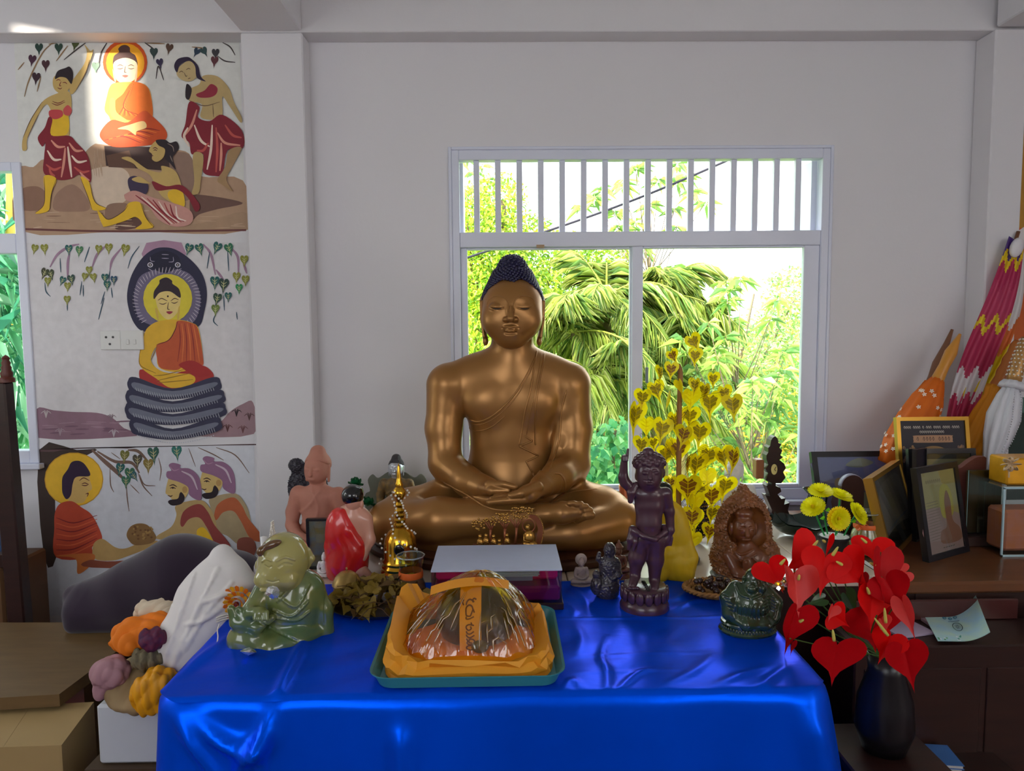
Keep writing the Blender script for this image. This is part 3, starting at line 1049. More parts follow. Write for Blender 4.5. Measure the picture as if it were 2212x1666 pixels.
def ridge_field(curves):
 """curves: (points in 2D metres, height, width); smooth raised creases"""
 cs = []
 for P, hgt, wd in curves:
  P = catmull(P, 8) if len(P) > 2 else np.linspace(P[0], P[1], 12)
  cs.append((P, hgt, wd))
 def f(u, v):
  z = np.zeros_like(u)
  for P, hgt, wd in cs:
   d = np.full(u.shape, 9.0)
   tt = np.zeros(u.shape)
   for i in range(len(P) - 1):
    a, b = P[i], P[i + 1]
    e = b - a
    t = np.clip(((u - a[0]) * e[0] + (v - a[1]) * e[1]) / (e @ e + 1e-12), 0, 1)
    q = np.hypot(u - a[0] - t * e[0], v - a[1] - t * e[1])
    m = q < d
    d = np.where(m, q, d)
    tt = np.where(m, (i + t) / (len(P) - 1), tt)
   z += hgt * np.exp(-(d / wd) ** 2) * np.sin(np.clip(tt, 0.0, 1) * math.pi * 0.86 + 0.22)
  return z
 return f
def gpx(P, z=ZT):
 return np.array([G(x, y, z)[:2] for x, y in P])
def fpx(P, Y=1.57):
 return np.array([W(x, y, Y)[[0, 2]] for x, y in P])
TX0, TX1, TY0, TY1 = -0.815, 0.765, 1.575, 2.30
t = thing('front_table', 'long table hidden under the blue satin cloth', 'table', ((TX0 + TX1) / 2, (TY0 + TY1) / 2, 0))
hx, hy = (TX1 - TX0) / 2 - 0.03, (TY1 - TY0) / 2 - 0.03
MB().box((0, 0, 0.728), (2 * hx, 2 * hy, 0.04), bevel=0.004).build('table_top', m_dwood, t)
for sx in (-1, 1):
 for sy in (-1, 1):
  MB().box((sx * (hx - 0.06), sy * (hy - 0.05), 0.3575), (0.05, 0.05, 0.715), bevel=0.004).build('leg', m_dwood, t)
def tablecloth():
 r = 0.07
 pts = [(TX0, TY1)]
 for a in np.linspace(math.pi, 1.5 * math.pi, 9):
  pts.append((TX0 + r + r * math.cos(a), TY0 + r + r * math.sin(a)))
 for a in np.linspace(1.5 * math.pi, 2 * math.pi, 9):
  pts.append((TX1 - r + r * math.cos(a), TY0 + r + r * math.sin(a)))
 pts.append((TX1, TY1))
 P = np.array(pts)
 L = np.r_[0, np.cumsum(np.linalg.norm(np.diff(P, axis=0), axis=1))]
 n = 330
 s = np.linspace(0, L[-1], n)
 E = np.c_[np.interp(s, L, P[:, 0]), np.interp(s, L, P[:, 1])]
 T = np.gradient(E, axis=0)
 T /= np.linalg.norm(T, axis=1)[:, None]
 N = np.c_[T[:, 1], -T[:, 0]]
 top = ridge_field([
  (gpx([(1312, 1375), (1300, 1420), (1312, 1450), (1312, 1505)]), 0.006, 0.010),
  (gpx([(1410, 1443), (1370, 1460), (1325, 1502)]), 0.005, 0.010),
  (gpx([(1540, 1415), (1500, 1450), (1440, 1480)]), 0.005, 0.013),
  (gpx([(1660, 1440), (1600, 1460), (1550, 1480)]), 0.006, 0.013),
  (gpx([(1700, 1440), (1660, 1470), (1640, 1492)]), 0.006, 0.012),
  (gpx([(1240, 1345), (1255, 1380), (1245, 1420)]), 0.004, 0.016),
  (gpx([(1260, 1490), (1235, 1470), (1215, 1498)]), 0.004, 0.009),
  (gpx([(1480, 1345), (1440, 1380), (1470, 1420)]), 0.003, 0.02),
  (gpx([(664, 1368), (630, 1440), (585, 1530)]), 0.018, 0.014),
  (gpx([(500, 1370), (440, 1420), (390, 1460)]), 0.012, 0.015),
  (gpx([(470, 1352), (420, 1400), (372, 1462)]), 0.007, 0.012),
  (gpx([(1220, 1300), (1240, 1320), (1235, 1335)]), 0.004, 0.008),
  (gpx([(1440, 1300), (1470, 1290), (1500, 1270)]), 0.006, 0.010),
  (gpx([(1450, 1320), (1500, 1300), (1545, 1300)]), 0.006, 0.010),
  (gpx([(1225, 1265), (1260, 1290), (1275, 1330)]), 0.004, 0.010),
  (gpx([(1205, 1337), (1400, 1335), (1640, 1332)]), 0.003, 0.004),
  (gpx([(1230, 1420), (1400, 1412), (1540, 1410)]), 0.0012, 0.004),
  (gpx([(1240, 1455), (1360, 1450), (1500, 1445)]), 0.0012, 0.004)])
 V, F = [], []
 K = 34
 mid = np.array([(TX0 + TX1) / 2, (TY0 + TY1) / 2])
 half = (TX1 - TX0) / 2 - (TY1 - TY0) / 2
 nx, ny = 200, 110
 gx = np.linspace(TX0, TX1, nx)
 gy_ = np.linspace(TY0, TY1, ny)
 U, Vv = np.meshgrid(gx, gy_, indexing='ij')
 for cxx, sg in ((TX0 + r, -1), (TX1 - r, 1)):
  m = ((U - cxx) * sg > 0) & (Vv < TY0 + r)
  du, dv = U - cxx, Vv - (TY0 + r)
  mx = np.maximum(np.abs(du), np.abs(dv)) + 1e-9
  sc = mx / np.hypot(du, dv)
  U = np.where(m, cxx + du * sc, U)
  Vv = np.where(m, TY0 + r + dv * sc, Vv)
 edge = np.minimum(np.minimum(U - TX0, TX1 - U), Vv - TY0)
 Z = ZT + top(U, Vv) * np.clip(edge / 0.02, 0, 1) + 0.0014 * np.sin(U * 31 + 3 * np.sin(Vv * 9)) * np.sin(Vv * 23 + U * 5)
 Z -= 0.009 * np.clip(1 - edge / 0.012, 0, 1) ** 2
 mb = MB()
 mb.grid(np.stack([U, Vv, Z], -1))
 front = ridge_field([
  (fpx([(358, 1475), (395, 1560), (450, 1640), (500, 1740)]), 0.034, 0.017),
  (fpx([(362, 1470), (430, 1560), (510, 1610), (570, 1600), (600, 1570)]), 0.032, 0.019),
  (fpx([(592, 1528), (560, 1600), (530, 1650), (500, 1740)]), 0.034, 0.017),
  (fpx([(590, 1525), (572, 1620), (560, 1900)]), 0.03, 0.014),
  (fpx([(862, 1560), (868, 1640), (862, 1900)]), 0.022, 0.025),
  (fpx([(1720, 1500), (1745, 1600), (1765, 1900)]), 0.026, 0.03)])
 J = 46
 rows = []
 for j in range(J):
  v = j / (J - 1)
  drop = 0.62 * v
  flare = 0.02 * v + 0.004 * math.sin(min(v * 14, 1) * math.pi / 2)
  amp = 0.022 * min(1, v * 2.4)
  fold = np.sin(s * 15.0) * 0.45 + np.sin(s * 27 + 1.0 + v) * 0.3 + np.sin(s * 9.3 + 2) * 0.5
  dep = flare + amp * fold
  x, y = E[:, 0], E[:, 1]
  isf = (N[:, 1] < -0.7).astype(float)
  z = np.full(n, ZT - 0.009 - drop)
  dep = dep + isf * front(x, z) * min(1, v * 7)
  if j == 0:
   dep = dep - 0.012
   z = z + 0.004
  right = np.clip((x - 0.60) / 0.16, 0, 1)
  left = np.clip((-0.70 - x) / 0.14, 0, 1)
  px_ = x + N[:, 0] * dep + right * 0.10 * v ** 0.8 + left * (-0.01) * v
  rows.append(np.c_[px_, y + N[:, 1] * dep, z])
 mb.grid(np.stack(rows, 0))
 o = mb.build('tablecloth', m_satin, None, True)
 tag(o, 'shiny royal blue satin cloth draped over the front table', 'tablecloth')
 return o
tablecloth()
# counter under the statue, pale boards
t = thing('back_counter', 'pale counter carrying the statues along the window wall', 'counter', (0.215, 2.81, 0))
m_board = mat('pale glossy board', (206, 190, 176), rough=0.14, var=0.06, scale=3)
MB().box((0, 0, 0.36), (2.1, 0.94, 0.715)).build('body', m_dwood, t)
for i in range(10):
 MB().box((-1.065 + 0.1065 + i * 0.213, 0, 0.739), (0.21, 0.99, 0.036), bevel=0.003).build('board', m_board, t)
# ================================================================== flat paint: murals, prints
m_paint = mat('wall painting', attr='tint', rough=0.6, var=0.13, scale=26)
m_print = mat('printed paper', attr='tint', rough=0.4, var=0.03, scale=40)
class Paint:
 """flat brush work laid on a surface; place(u, v, layer) gives the point"""
 def __init__(s, place):
  s.place, s.V, s.F, s.C, s.l = place, [], [], [], 0
 def poly(s, P, col):
  s.l += 1
  n = len(s.V)
  s.V += [s.place(u, v, s.l) for u, v in P]
  s.F.append(list(range(n, n + len(P))))
  s.C.append(lin(col)[:3])
  return s
 def fill(s, P, col, n=5):
  return s.poly(catmull(P, n, True), col)
 def oval(s, c, r, col, a=0.0, n=22):
  t = np.linspace(0, 2 * math.pi, n, endpoint=False)
  x, y = r[0] * np.cos(t), r[1] * np.sin(t)
  ca, sa = math.cos(a), math.sin(a)
  return s.poly(np.c_[c[0] + x * ca - y * sa, c[1] + x * sa + y * ca], col)
 def line(s, P, w, col, n=5, taper=True):
  P = catmull(P, n) if len(P) > 2 else np.linspace(P[0], P[1], 4)
  T = np.gradient(P, axis=0)
  T /= np.linalg.norm(T, axis=1)[:, None] + 1e-9
  N = np.c_[-T[:, 1], T[:, 0]]
  k = len(P)
  ww = (w * (0.35 + 0.65 * np.sin(np.linspace(0.15, math.pi - 0.15, k))) if taper else np.full(k, w))[:, None] / 2
  s.l += 1
  b = len(s.V)
  s.V += [s.place(u, v, s.l) for u, v in P + N * ww] + [s.place(u, v, s.l) for u, v in P - N * ww]
  for i in range(k - 1):
   s.F.append([b + i, b + i + 1, b + k + i + 1, b + k + i])
   s.C.append(lin(col)[:3])
  return s
 def build(s, name, parent, m=None, world=True):
  o = obj(name, np.array(s.V), s.F, m or m_paint, parent, world=world)
  me = o.data
  a = me.color_attributes.new('tint', 'BYTE_COLOR', 'CORNER')
  buf = np.ones((len(me.loops), 4), dtype=np.float32)
  for p, c in zip(me.polygons, s.C):
   buf[p.loop_start:p.loop_start + p.loop_total, :3] = c
  a.data.foreach_set('color', buf.ravel())
  return o
def mural_place(oy, base):
 k = 1 / 3.6214
 def f(u, v, l):
  return W(u * k, oy + v * k, YB - 0.0006 - base * 0.0012 - l * 2.5e-5)
 return f
def heart(c, s, a=0.0, n=18, el=1.25):
 t = np.linspace(0, 2 * math.pi, n, endpoint=False)
 x = 0.9 * np.sin(t) ** 3
 y = -(13 * np.cos(t) - 5 * np.cos(2 * t) - 2 * np.cos(3 * t) - np.cos(4 * t)) / 16 * el
 y = np.where(y > 0.9, y + (y - 0.9) * 1.4, y)
 ca, sa = math.cos(a), math.sin(a)
 return np.c_[c[0] + s * (x * ca - y * sa), c[1] + s * (x * sa + y * ca)]
def bo_leaf(p, c, s, a, col, vein=None):
 H = heart(c, s, a)
 p.poly(H, col)
 if vein:
  ca, sa = math.cos(a), math.sin(a)
  def q(x, y):
   return (c[0] + s * (x * ca - y * sa), c[1] + s * (x * sa + y * ca))
  p.line([q(0, -0.6), q(0, 1.2)], s * 0.12, vein)
  for d in (-1, 1):
   p.line([q(0, 0.1), q(0.5 * d, -0.35)], s * 0.1, vein)
   p.line([q(0, 0.55), q(0.42 * d, 0.15)], s * 0.1, vein)
SK, SKD, YEL = (204, 172, 104), (140, 104, 60), (236, 190, 40)
MAR, MARL, INK = (134, 26, 44), (190, 70, 66), (40, 26, 34)
def mural(name, label, oy, panel, white=(226, 226, 222)):
 c = W(panel[0][0], panel[0][1], YB)
 t = thing(name, label, 'mural', (W(300, 0, YB)[0], YB, W(300, panel[2][1], YB)[2]), 'paintings on the wall')
 P = Paint(lambda u, v, l: W(u, v, YB - 0.0005))
 P.poly(panel, white).build('white_ground', t)
 return t
# ---------------------------------------------------------------- top: dancers round the seated figure
t = mural('dancers_mural', 'wall painting of dancing women around an orange-robed figure with a halo', 60, [(30, 90), (517, 84), (531, 497), (50, 500)])
pl = mural_place(60, 0)
p = Paint(pl)
p.fill([(145, 1120), (260, 1090), (340, 1030), (420, 1120), (560, 1160), (640, 1010), (730, 915), (820, 915), (1300, 950), (1480, 985), (1560, 1160), (1900, 1195), (1925, 1585), (1000, 1592), (165, 1590)], (184, 150, 122), 4)
p.fill([(165, 1270), (280, 1240), (350, 1280), (360, 1350), (340, 1420), (165, 1420)], (146, 108, 88))
p.fill([(440, 1300), (560, 1225), (660, 1300), (700, 1420), (560, 1440), (420, 1420)], (160, 124, 104))
p.fill([(700, 1120), (900, 1085), (1010, 1150), (1000, 1330), (880, 1400), (760, 1390), (700, 1250)], (222, 200, 178))
p.fill([(1300, 1000), (1480, 990), (1540, 1200), (1500, 1330), (1400, 1340), (1300, 1150)], (150, 120, 104))
p.fill([(1490, 1330), (1600, 1310), (1900, 1370), (1700, 1420), (1560, 1460), (1500, 1500)], (112, 80, 70))
p.fill([(1100, 1480), (1500, 1540), (1900, 1440), (1925, 1585), (1100, 1590)], (176, 144, 116))
p.fill([(840, 1390), (960, 1370), (1010, 1400), (940, 1490), (830, 1500)], (150, 116, 96))
p.fill([(960, 1480), (1060, 1470), (1120, 1540), (1000, 1580), (900, 1570)], (104, 70, 62))
p.line([(165, 1575), (800, 1592), (1400, 1590), (1925, 1583)], 16, (110, 60, 58), 4, False)
for i in range(26):
 x, y = rng.uniform(180, 1850), rng.uniform(1430, 1570)
 p.line([(x, y), (x + rng.uniform(60, 180), y - rng.uniform(-6, 10))], rng.uniform(4, 9), [(200, 168, 140), (140, 104, 84), (212, 186, 160)][i % 3])
for i in range(14):
 x, y = rng.uniform(640, 800), rng.uniform(930, 1100)
 p.line([(x, y), (x + 8, y + 90)], 6, (196, 166, 140))
p.poly([(815, 925), (1310, 935), (1330, 1120), (1060, 1100), (830, 1080)], (66, 42, 40))
p.poly([(830, 1000), (1010, 960), (1060, 1100), (850, 1090)], (104, 72, 58))
p.build('painted_hills', t)
# leaves and twigs
p = Paint(mural_place(60, 1))
for tw in ([(140, 330), (190, 270)], [(190, 540), (230, 400), (330, 200), (420, 110)], [(290, 500), (320, 380)], [(500, 250), (600, 170), (680, 110)], [(440, 260), (530, 140)], [(770, 300), (790, 200), (840, 110)],
   [(1110, 100), (1180, 150), (1230, 190)], [(1150, 120), (1290, 125)], [(1220, 400), (1240, 300), (1280, 410)], [(1740, 115), (1800, 150), (1840, 215)], [(1500, 150), (1600, 160)], [(1700, 220), (1760, 260), (1840, 270)], [(380, 130), (460, 112)]):
 p.line(tw, 11, [(150, 118, 84), (70, 60, 60)][len(tw) % 2])
for i, (c, s, a) in enumerate([((305, 155), 36, 0.0), ((252, 245), 36, 0.15), ((357, 285), 36, 0), ((283, 385), 38, 0.1), ((459, 155), 36, 0), ((588, 125), 34, 0.2), ((748, 300), 34, 0), ((1203, 190), 36, 0), ((1250, 270), 32, -0.2), ((1325, 155), 34, 0.2),
        ((1540, 185), 30, 0.5), ((1595, 180), 32, -0.5), ((1686, 195), 34, 0), ((1678, 255), 34, 0.1)]):
 bo_leaf(p, c, s, a, [(44, 70, 62), (70, 34, 58), (76, 42, 50), (58, 32, 44), (46, 72, 60), (74, 84, 40), (140, 170, 150), (52, 72, 70), (56, 48, 78), (96, 70, 56), (40, 62, 84), (50, 76, 78), (56, 54, 60), (96, 48, 56)][i])
p.build('painted_leaves', t)
p.l = 0
# seated figure with halo
p = Paint(mural_place(60, 2))
p.oval((978, 270), (174, 176), (214, 84, 22)).oval((980, 275), (150, 154), (246, 172, 24))
p.fill([(890, 300), (890, 225), (930, 190), (925, 165), (950, 140), (985, 135), (1015, 155), (1020, 190), (1060, 220), (1072, 300), (980, 260)], (84, 54, 52))
p.fill([(892, 270), (980, 235), (1066, 270), (1070, 350), (1050, 405), (985, 436), (920, 415), (893, 350)], (246, 222, 190))
p.fill([(905, 390), (880, 320), (890, 400), (905, 425)], (240, 200, 160)).fill([(1055, 390), (1075, 310), (1070, 400), (1055, 425)], (240, 200, 160))
for q in ([(915, 300), (940, 290), (965, 300)], [(1000, 300), (1025, 290), (1050, 300)], [(915, 318), (940, 322), (965, 314)], [(1000, 314), (1025, 322), (1050, 316)], [(982, 300), (974, 345), (990, 350)]):
 p.line(q, 6, (110, 70, 56))
p.fill([(955, 375), (980, 368), (1003, 376), (980, 390)], (214, 110, 100))
p.fill([(905, 430), (1060, 425), (1140, 450), (1180, 520), (1195, 690), (1150, 760), (900, 745), (850, 690), (818, 640), (835, 540), (860, 460)], (240, 178, 84))
p.fill([(1030, 428), (1120, 440), (1170, 500), (1195, 680), (1130, 730), (930, 700), (900, 580), (960, 520)], (232, 112, 28))
for i in range(9):
 p.line([(1045 - i * 4, 440 + i * 6), (1000 - i * 4, 560 + i * 8), (925 + i * 22, 690)], 9, [(190, 60, 24), (250, 150, 50)][i % 2])
p.fill([(860, 560), (900, 560), (912, 660), (1010, 735), (990, 760), (870, 690)], (240, 190, 96))
p.fill([(785, 860), (800, 790), (880, 720), (1000, 740), (1120, 650), (1190, 690), (1290, 790), (1304, 860), (1240, 905), (1060, 930), (880, 930)], (214, 84, 34))
for i in range(7):
 p.line([(820 + i * 30, 880 - i * 8), (960 + i * 30, 850 - i * 10), (1100 + i * 25, 900 - i * 16)], 9, [(150, 40, 30), (240, 130, 50)][i % 2])
p.fill([(920, 790), (1010, 760), (1120, 730), (1145, 780), (1070, 810), (1060, 840), (1000, 800)], (242, 206, 140))
p.build('painted_seated_figure', t)
def dress(p, P, folds):
 p.fill(P, MAR)
 for i, f in enumerate(folds):
  p.line(f, 20, [(224, 150, 130), (240, 214, 196), (196, 84, 76)][i % 3])
# dancing woman
p = Paint(mural_place(60, 3))
p.fill([(555, 520), (600, 480), (670, 350), (730, 180), (705, 180), (660, 130), (680, 190), (660, 280), (590, 380), (545, 450)], SK)
p.fill([(430, 520), (540, 500), (560, 620), (535, 720), (535, 850), (385, 860), (420, 740), (395, 640), (360, 600), (300, 680), (215, 860), (210, 950), (175, 955), (180, 860), (240, 720), (330, 580)], SK)
p.fill([(415, 700), (530, 690), (525, 830), (400, 840)], YEL)
p.fill([(415, 400), (450, 370), (540, 385), (560, 430), (520, 505), (465, 512), (420, 470)], SK)
p.fill([(430, 400), (450, 340), (510, 315), (545, 305), (570, 350), (560, 440), (520, 395), (470, 385)], INK)
for q in ([(440, 415), (455, 405), (475, 412)], [(490, 430), (510, 428), (525, 440)], [(478, 420), (466, 450), (480, 455)], [(450, 468), (470, 478), (485, 470)], [(405, 590), (450, 605), (510, 580)], [(410, 575), (455, 590), (505, 568)]):
 p.line(q, 7, (120, 40, 40))
p.fill([(440, 640), (385, 650), (390, 700), (440, 715), (490, 690), (485, 650)], (200, 70, 74)).fill([(495, 640), (530, 605), (562, 640), (545, 685), (505, 680)], (206, 84, 84))
dress(p, [(380, 700), (410, 720), (400, 840), (540, 845), (600, 900), (680, 990), (710, 1110), (705, 1210), (620, 1150), (560, 1180), (460, 1190), (345, 1140), (345, 1010), (355, 900), (330, 930), (295, 860), (350, 780)],
  [[(400, 880), (450, 930), (510, 930)], [(370, 960), (420, 1030), (480, 1030)], [(360, 1070), (420, 1110), (480, 1090)], [(540, 900), (590, 960), (650, 960)], [(560, 1000), (610, 1050), (680, 1040)], [(580, 1090), (640, 1130), (700, 1120)], [(510, 940), (500, 1050), (480, 1170)], [(530, 930), (545, 1050), (560, 1170)], [(385, 1100), (400, 1140), (430, 1160)], [(625, 1130), (660, 1170), (700, 1195)]])
p.fill([(345, 1160), (440, 1180), (400, 1300), (385, 1420), (330, 1450), (275, 1450), (340, 1390), (350, 1290)], YEL).fill([(630, 1170), (700, 1210), (740, 1360), (830, 1410), (780, 1430), (720, 1420), (690, 1330)], YEL)
for q in ([(345, 1170), (350, 1290), (340, 1390), (275, 1450)], [(440, 1180), (402, 1300), (388, 1420)], [(632, 1180), (690, 1330), (720, 1420)], [(700, 1210), (742, 1360), (830, 1410)], [(600, 480), (670, 350), (700, 250)], [(300, 680), (215, 860)], [(330, 580), (240, 720), (180, 860)]):
 p.line(q, 5, (90, 60, 40))
p.build('painted_dancer', t)
# kneeling woman with a bowl
p = Paint(mural_place(60, 4))
p.fill([(1265, 1080), (1370, 1120), (1420, 1240), (1440, 1400), (1280, 1330), (1220, 1240), (1170, 1150), (1080, 1100), (1040, 1060), (950, 1020), (1010, 1010), (1070, 1050), (1160, 1110), (1260, 1130)], SK)
p.fill([(1320, 1280), (1420, 1270), (1440, 1400), (1330, 1350)], YEL)
p.fill([(1200, 900), (1165, 960), (1190, 990), (1190, 1030), (1230, 1048), (1280, 1010), (1290, 940), (1250, 880)], SK)
p.fill([(1220, 880), (1290, 875), (1330, 900), (1380, 890), (1400, 940), (1370, 985), (1350, 1020), (1375, 1110), (1330, 1060), (1290, 1020), (1290, 950), (1240, 920)], INK)
for q in ([(1195, 945), (1215, 938), (1235, 950)], [(1200, 960), (1215, 955), (1228, 963)], [(1180, 1000), (1200, 1002)], [(1310, 905), (1350, 930), (1360, 970)], [(1330, 1000), (1350, 1050)]):
 p.line(q, 7, (150, 130, 120) if q[0][0] > 1300 else (90, 40, 50))
p.fill([(1195, 1200), (1300, 1240), (1430, 1235), (1560, 1380), (1530, 1440), (1470, 1330), (1380, 1265), (1240, 1275), (1200, 1240)], MAR)
p.fill([(1000, 1190), (1060, 1160), (1155, 1220), (1140, 1300), (1030, 1290)], (62, 48, 78))
p.fill([(1030, 1185), (1090, 1165), (1150, 1200), (1180, 1220), (1080, 1210)], SK)
p.fill([(980, 1300), (1060, 1275), (1200, 1330), (1440, 1400), (1510, 1470), (1480, 1540), (1360, 1555), (1240, 1500), (1150, 1390), (1000, 1355), (972, 1320)], (206, 150, 140))
for i in range(8):
 p.line([(1060 + i * 45, 1310 + i * 12), (1180 + i * 30, 1400 + i * 12), (1330 + i * 18, 1540 - i * 4)], 13, [MAR, (240, 220, 210), (170, 70, 70)][i % 3])
p.fill([(1010, 1370), (1100, 1370), (1140, 1480), (1200, 1560), (1060, 1575), (1110, 1530), (1060, 1480), (980, 1510), (830, 1555), (800, 1540), (760, 1430), (790, 1450), (850, 1500), (960, 1440)], YEL)
p.line([(790, 1450), (850, 1500), (960, 1440), (1000, 1390)], 6, (90, 60, 40)).line([(1100, 1370), (1140, 1480), (1200, 1560)], 6, (90, 60, 40))
p.build('painted_kneeling_woman', t)
# standing woman
p = Paint(mural_place(60, 5))
p.fill([(1590, 375), (1700, 380), (1790, 470), (1830, 580), (1890, 700), (1880, 740), (1800, 620), (1740, 540), (1740, 680), (1690, 720), (1570, 700), (1580, 600), (1480, 570), (1460, 500), (1500, 470), (1560, 440)], (190, 164, 112))
p.fill([(1380, 350), (1420, 290), (1500, 250), (1545, 300), (1540, 380), (1480, 420), (1410, 400)], (196, 172, 124))
p.fill([(1362, 300), (1390, 245), (1460, 228), (1500, 245), (1550, 300), (1570, 380), (1610, 420), (1540, 390), (1525, 300), (1480, 260), (1410, 290), (1385, 350)], (44, 28, 58))
p.fill([(1460, 440), (1500, 480), (1480, 560), (1450, 540)], INK)
for q in ([(1400, 350), (1420, 340), (1435, 350)], [(1455, 330), (1475, 318), (1490, 325)], [(1440, 350), (1455, 380), (1465, 372)], [(1470, 400), (1490, 392)], [(1480, 570), (1600, 610), (1720, 580)], [(1665, 600), (1670, 700)]):
 p.line(q, 7, (110, 84, 60))
p.fill([(1535, 520), (1600, 490), (1650, 440), (1700, 470), (1690, 520), (1640, 545), (1560, 545)], (150, 40, 60))
dress(p, [(1480, 580), (1560, 620), (1550, 700), (1640, 730), (1740, 680), (1890, 800), (1900, 940), (1780, 960), (1740, 1140), (1680, 1160), (1590, 1130), (1590, 990), (1500, 990), (1480, 900), (1420, 850), (1450, 750)],
  [[(1540, 640), (1500, 760), (1440, 850)], [(1520, 760), (1570, 880), (1640, 930)], [(1760, 760), (1820, 840), (1890, 860)], [(1700, 820), (1760, 900), (1880, 920)], [(1660, 760), (1650, 950), (1620, 1110)], [(1690, 780), (1700, 950), (1690, 1130)], [(1730, 900), (1730, 1000), (1720, 1120)], [(1470, 780), (1440, 850), (1480, 930)], [(1540, 960), (1590, 960), (1630, 900)]])
p.fill([(1510, 990), (1590, 1000), (1570, 1200), (1555, 1290), (1500, 1300), (1520, 1200)], (186, 158, 104)).fill([(1790, 960), (1890, 940), (1810, 1100), (1770, 1190), (1820, 1280), (1740, 1230), (1700, 1190), (1760, 1090)], (170, 136, 96))
p.build('painted_standing_woman', t)
# ---------------------------------------------------------------- middle: figure on serpent coils
t = mural('cobra_mural', 'wall painting of an orange-robed figure seated on serpent coils under a cobra hood', 500, [(57, 525), (533, 524), (550, 941), (78, 948)], (222, 219, 222))
p = Paint(mural_place(500, 0))
p.fill([(285, 1390), (420, 1400), (560, 1412), (760, 1420), (880, 1460), (970, 1540), (1080, 1600), (290, 1615)], (146, 112, 128), 4)
p.fill([(1710, 1500), (1800, 1410), (1900, 1350), (1980, 1340), (1985, 1585), (1500, 1595)], (160, 128, 136), 4)
for i in range(20):
 x, y = rng.uniform(300, 900), rng.uniform(1480, 1590)
 p.line([(x, y), (x + rng.uniform(80, 160), y + rng.uniform(-10, 8))], 12, [(124, 92, 110), (160, 128, 142)][i % 2])
for x, y, c in ((1850, 1420, INK), (1950, 1450, (90, 60, 60)), (1780, 1540, (90, 50, 50)), (1900, 1550, (110, 70, 70)), (890, 1580, (200, 190, 196)), (470, 1570, (170, 150, 160)), (870, 1460, (140, 120, 130)), (360, 1430, (200, 190, 190))):
 for d in (-40, -15, 15, 40):
  p.line([(x, y + 30), (x + d * 0.4, y - 20), (x + d, y - 45 + abs(d))], 6, c)
p.build('painted_hills', t)
p = Paint(mural_place(500, 1))
p.fill([(1145, 90), (1420, 88), (1425, 260), (1140, 260)], (176, 138, 164), 2)
for tw in ([(390, 280), (450, 180), (540, 120), (620, 100)], [(530, 380), (530, 250), (545, 160)], [(720, 280), (760, 180), (830, 110)], [(860, 300), (880, 220), (950, 130)], [(1590, 100), (1650, 180), (1685, 340)], [(1690, 300), (1750, 380)], [(1800, 120), (1860, 200), (1865, 330)], [(1900, 230), (1930, 330)]):
 p.line(tw, 20, (164, 130, 156))
for tw in ([(350, 400), (360, 470), (395, 510)], [(525, 560), (527, 620)], [(640, 390), (625, 500)], [(650, 420), (652, 510)], [(860, 300), (850, 400)], [(820, 470), (790, 570)], [(870, 440), (880, 520)], [(815, 520), (770, 690)], [(1090, 115), (1030, 200), (1000, 290)], [(1690, 640), (1670, 700), (1705, 740)], [(1750, 500), (1755, 620)], [(1640, 160), (1620, 290)], [(1780, 150), (1790, 310)], [(470, 210), (475, 320)], [(700, 120), (660, 240)], [(1850, 630), (1856, 690)]):
 p.line(tw, 9, (50, 84, 104))
OL, TE = (140, 140, 50), (30, 96, 96)
for c, s, a, k in [((272, 130), 32, 0.2, OL), ((347, 130), 34, -0.1, OL), ((538, 135), 34, 0, TE), ((620, 145), 34, 0.1, (70, 130, 90)), ((772, 135), 32, 0.1, OL), ((850, 125), 34, 0, OL), ((980, 135), 38, 0.2, OL), ((350, 320), 36, 0.4, (64, 66, 44)), ((395, 330), 34, -0.3, (60, 70, 46)), ((373, 385), 30, 0, OL),
     ((490, 380), 30, 0.4, TE), ((557, 370), 34, -0.2, (50, 76, 70)), ((528, 425), 30, 0, OL), ((524, 530), 30, 0, OL), ((697, 300), 30, 0, OL), ((663, 350), 28, 0.2, OL), ((730, 355), 30, -0.2, OL), ((820, 360), 32, 0, TE), ((890, 375), 30, 0, (40, 80, 110)), ((838, 415), 32, 0, TE),
     ((1478, 130), 38, 0.3, TE), ((1560, 130), 38, -0.3, (36, 100, 92)), ((1700, 120), 40, 0.4, TE), ((1790, 130), 40, -0.3, (40, 110, 80)), ((1910, 220), 36, 0, OL), ((1850, 350), 34, 0, OL), ((1920, 375), 34, 0, OL), ((1870, 440), 32, 0, (30, 140, 84)),
     ((1680, 390), 42, 0, TE), ((1750, 410), 46, 0.1, (40, 66, 60)), ((1700, 520), 40, 0.2, (44, 74, 60)), ((1785, 505), 32, 0, TE), ((1685, 605), 36, 0, (110, 130, 60))]:
 bo_leaf(p, c, s, a, k, (206, 206, 150))
p.build('painted_leaves', t)
p = Paint(mural_place(500, 2))
p.fill([(1130, 785), (1050, 720), (1005, 600), (995, 480), (1030, 340), (1110, 210), (1200, 140), (1290, 125), (1380, 145), (1490, 220), (1580, 330), (1618, 470), (1600, 620), (1545, 750), (1330, 790)], (40, 38, 68))
p.fill([(1110, 700), (1060, 600), (1050, 480), (1110, 340), (1300, 290), (1480, 330), (1560, 470), (1560, 600), (1500, 720), (1300, 760)], (112, 104, 132))
p.fill([(1170, 200), (1280, 150), (1390, 190), (1410, 270), (1340, 310), (1290, 325), (1220, 305), (1165, 270)], (28, 26, 54))
for i in range(44):
 a = math.pi * (0.75 + 1.5 * i / 43)
 p.line([(1305 + 225 * math.cos(a), 540 + 215 * math.sin(a)), (1305 + 270 * math.cos(a + 0.05), 540 + 262 * math.sin(a + 0.05))], 6, (196, 186, 200))
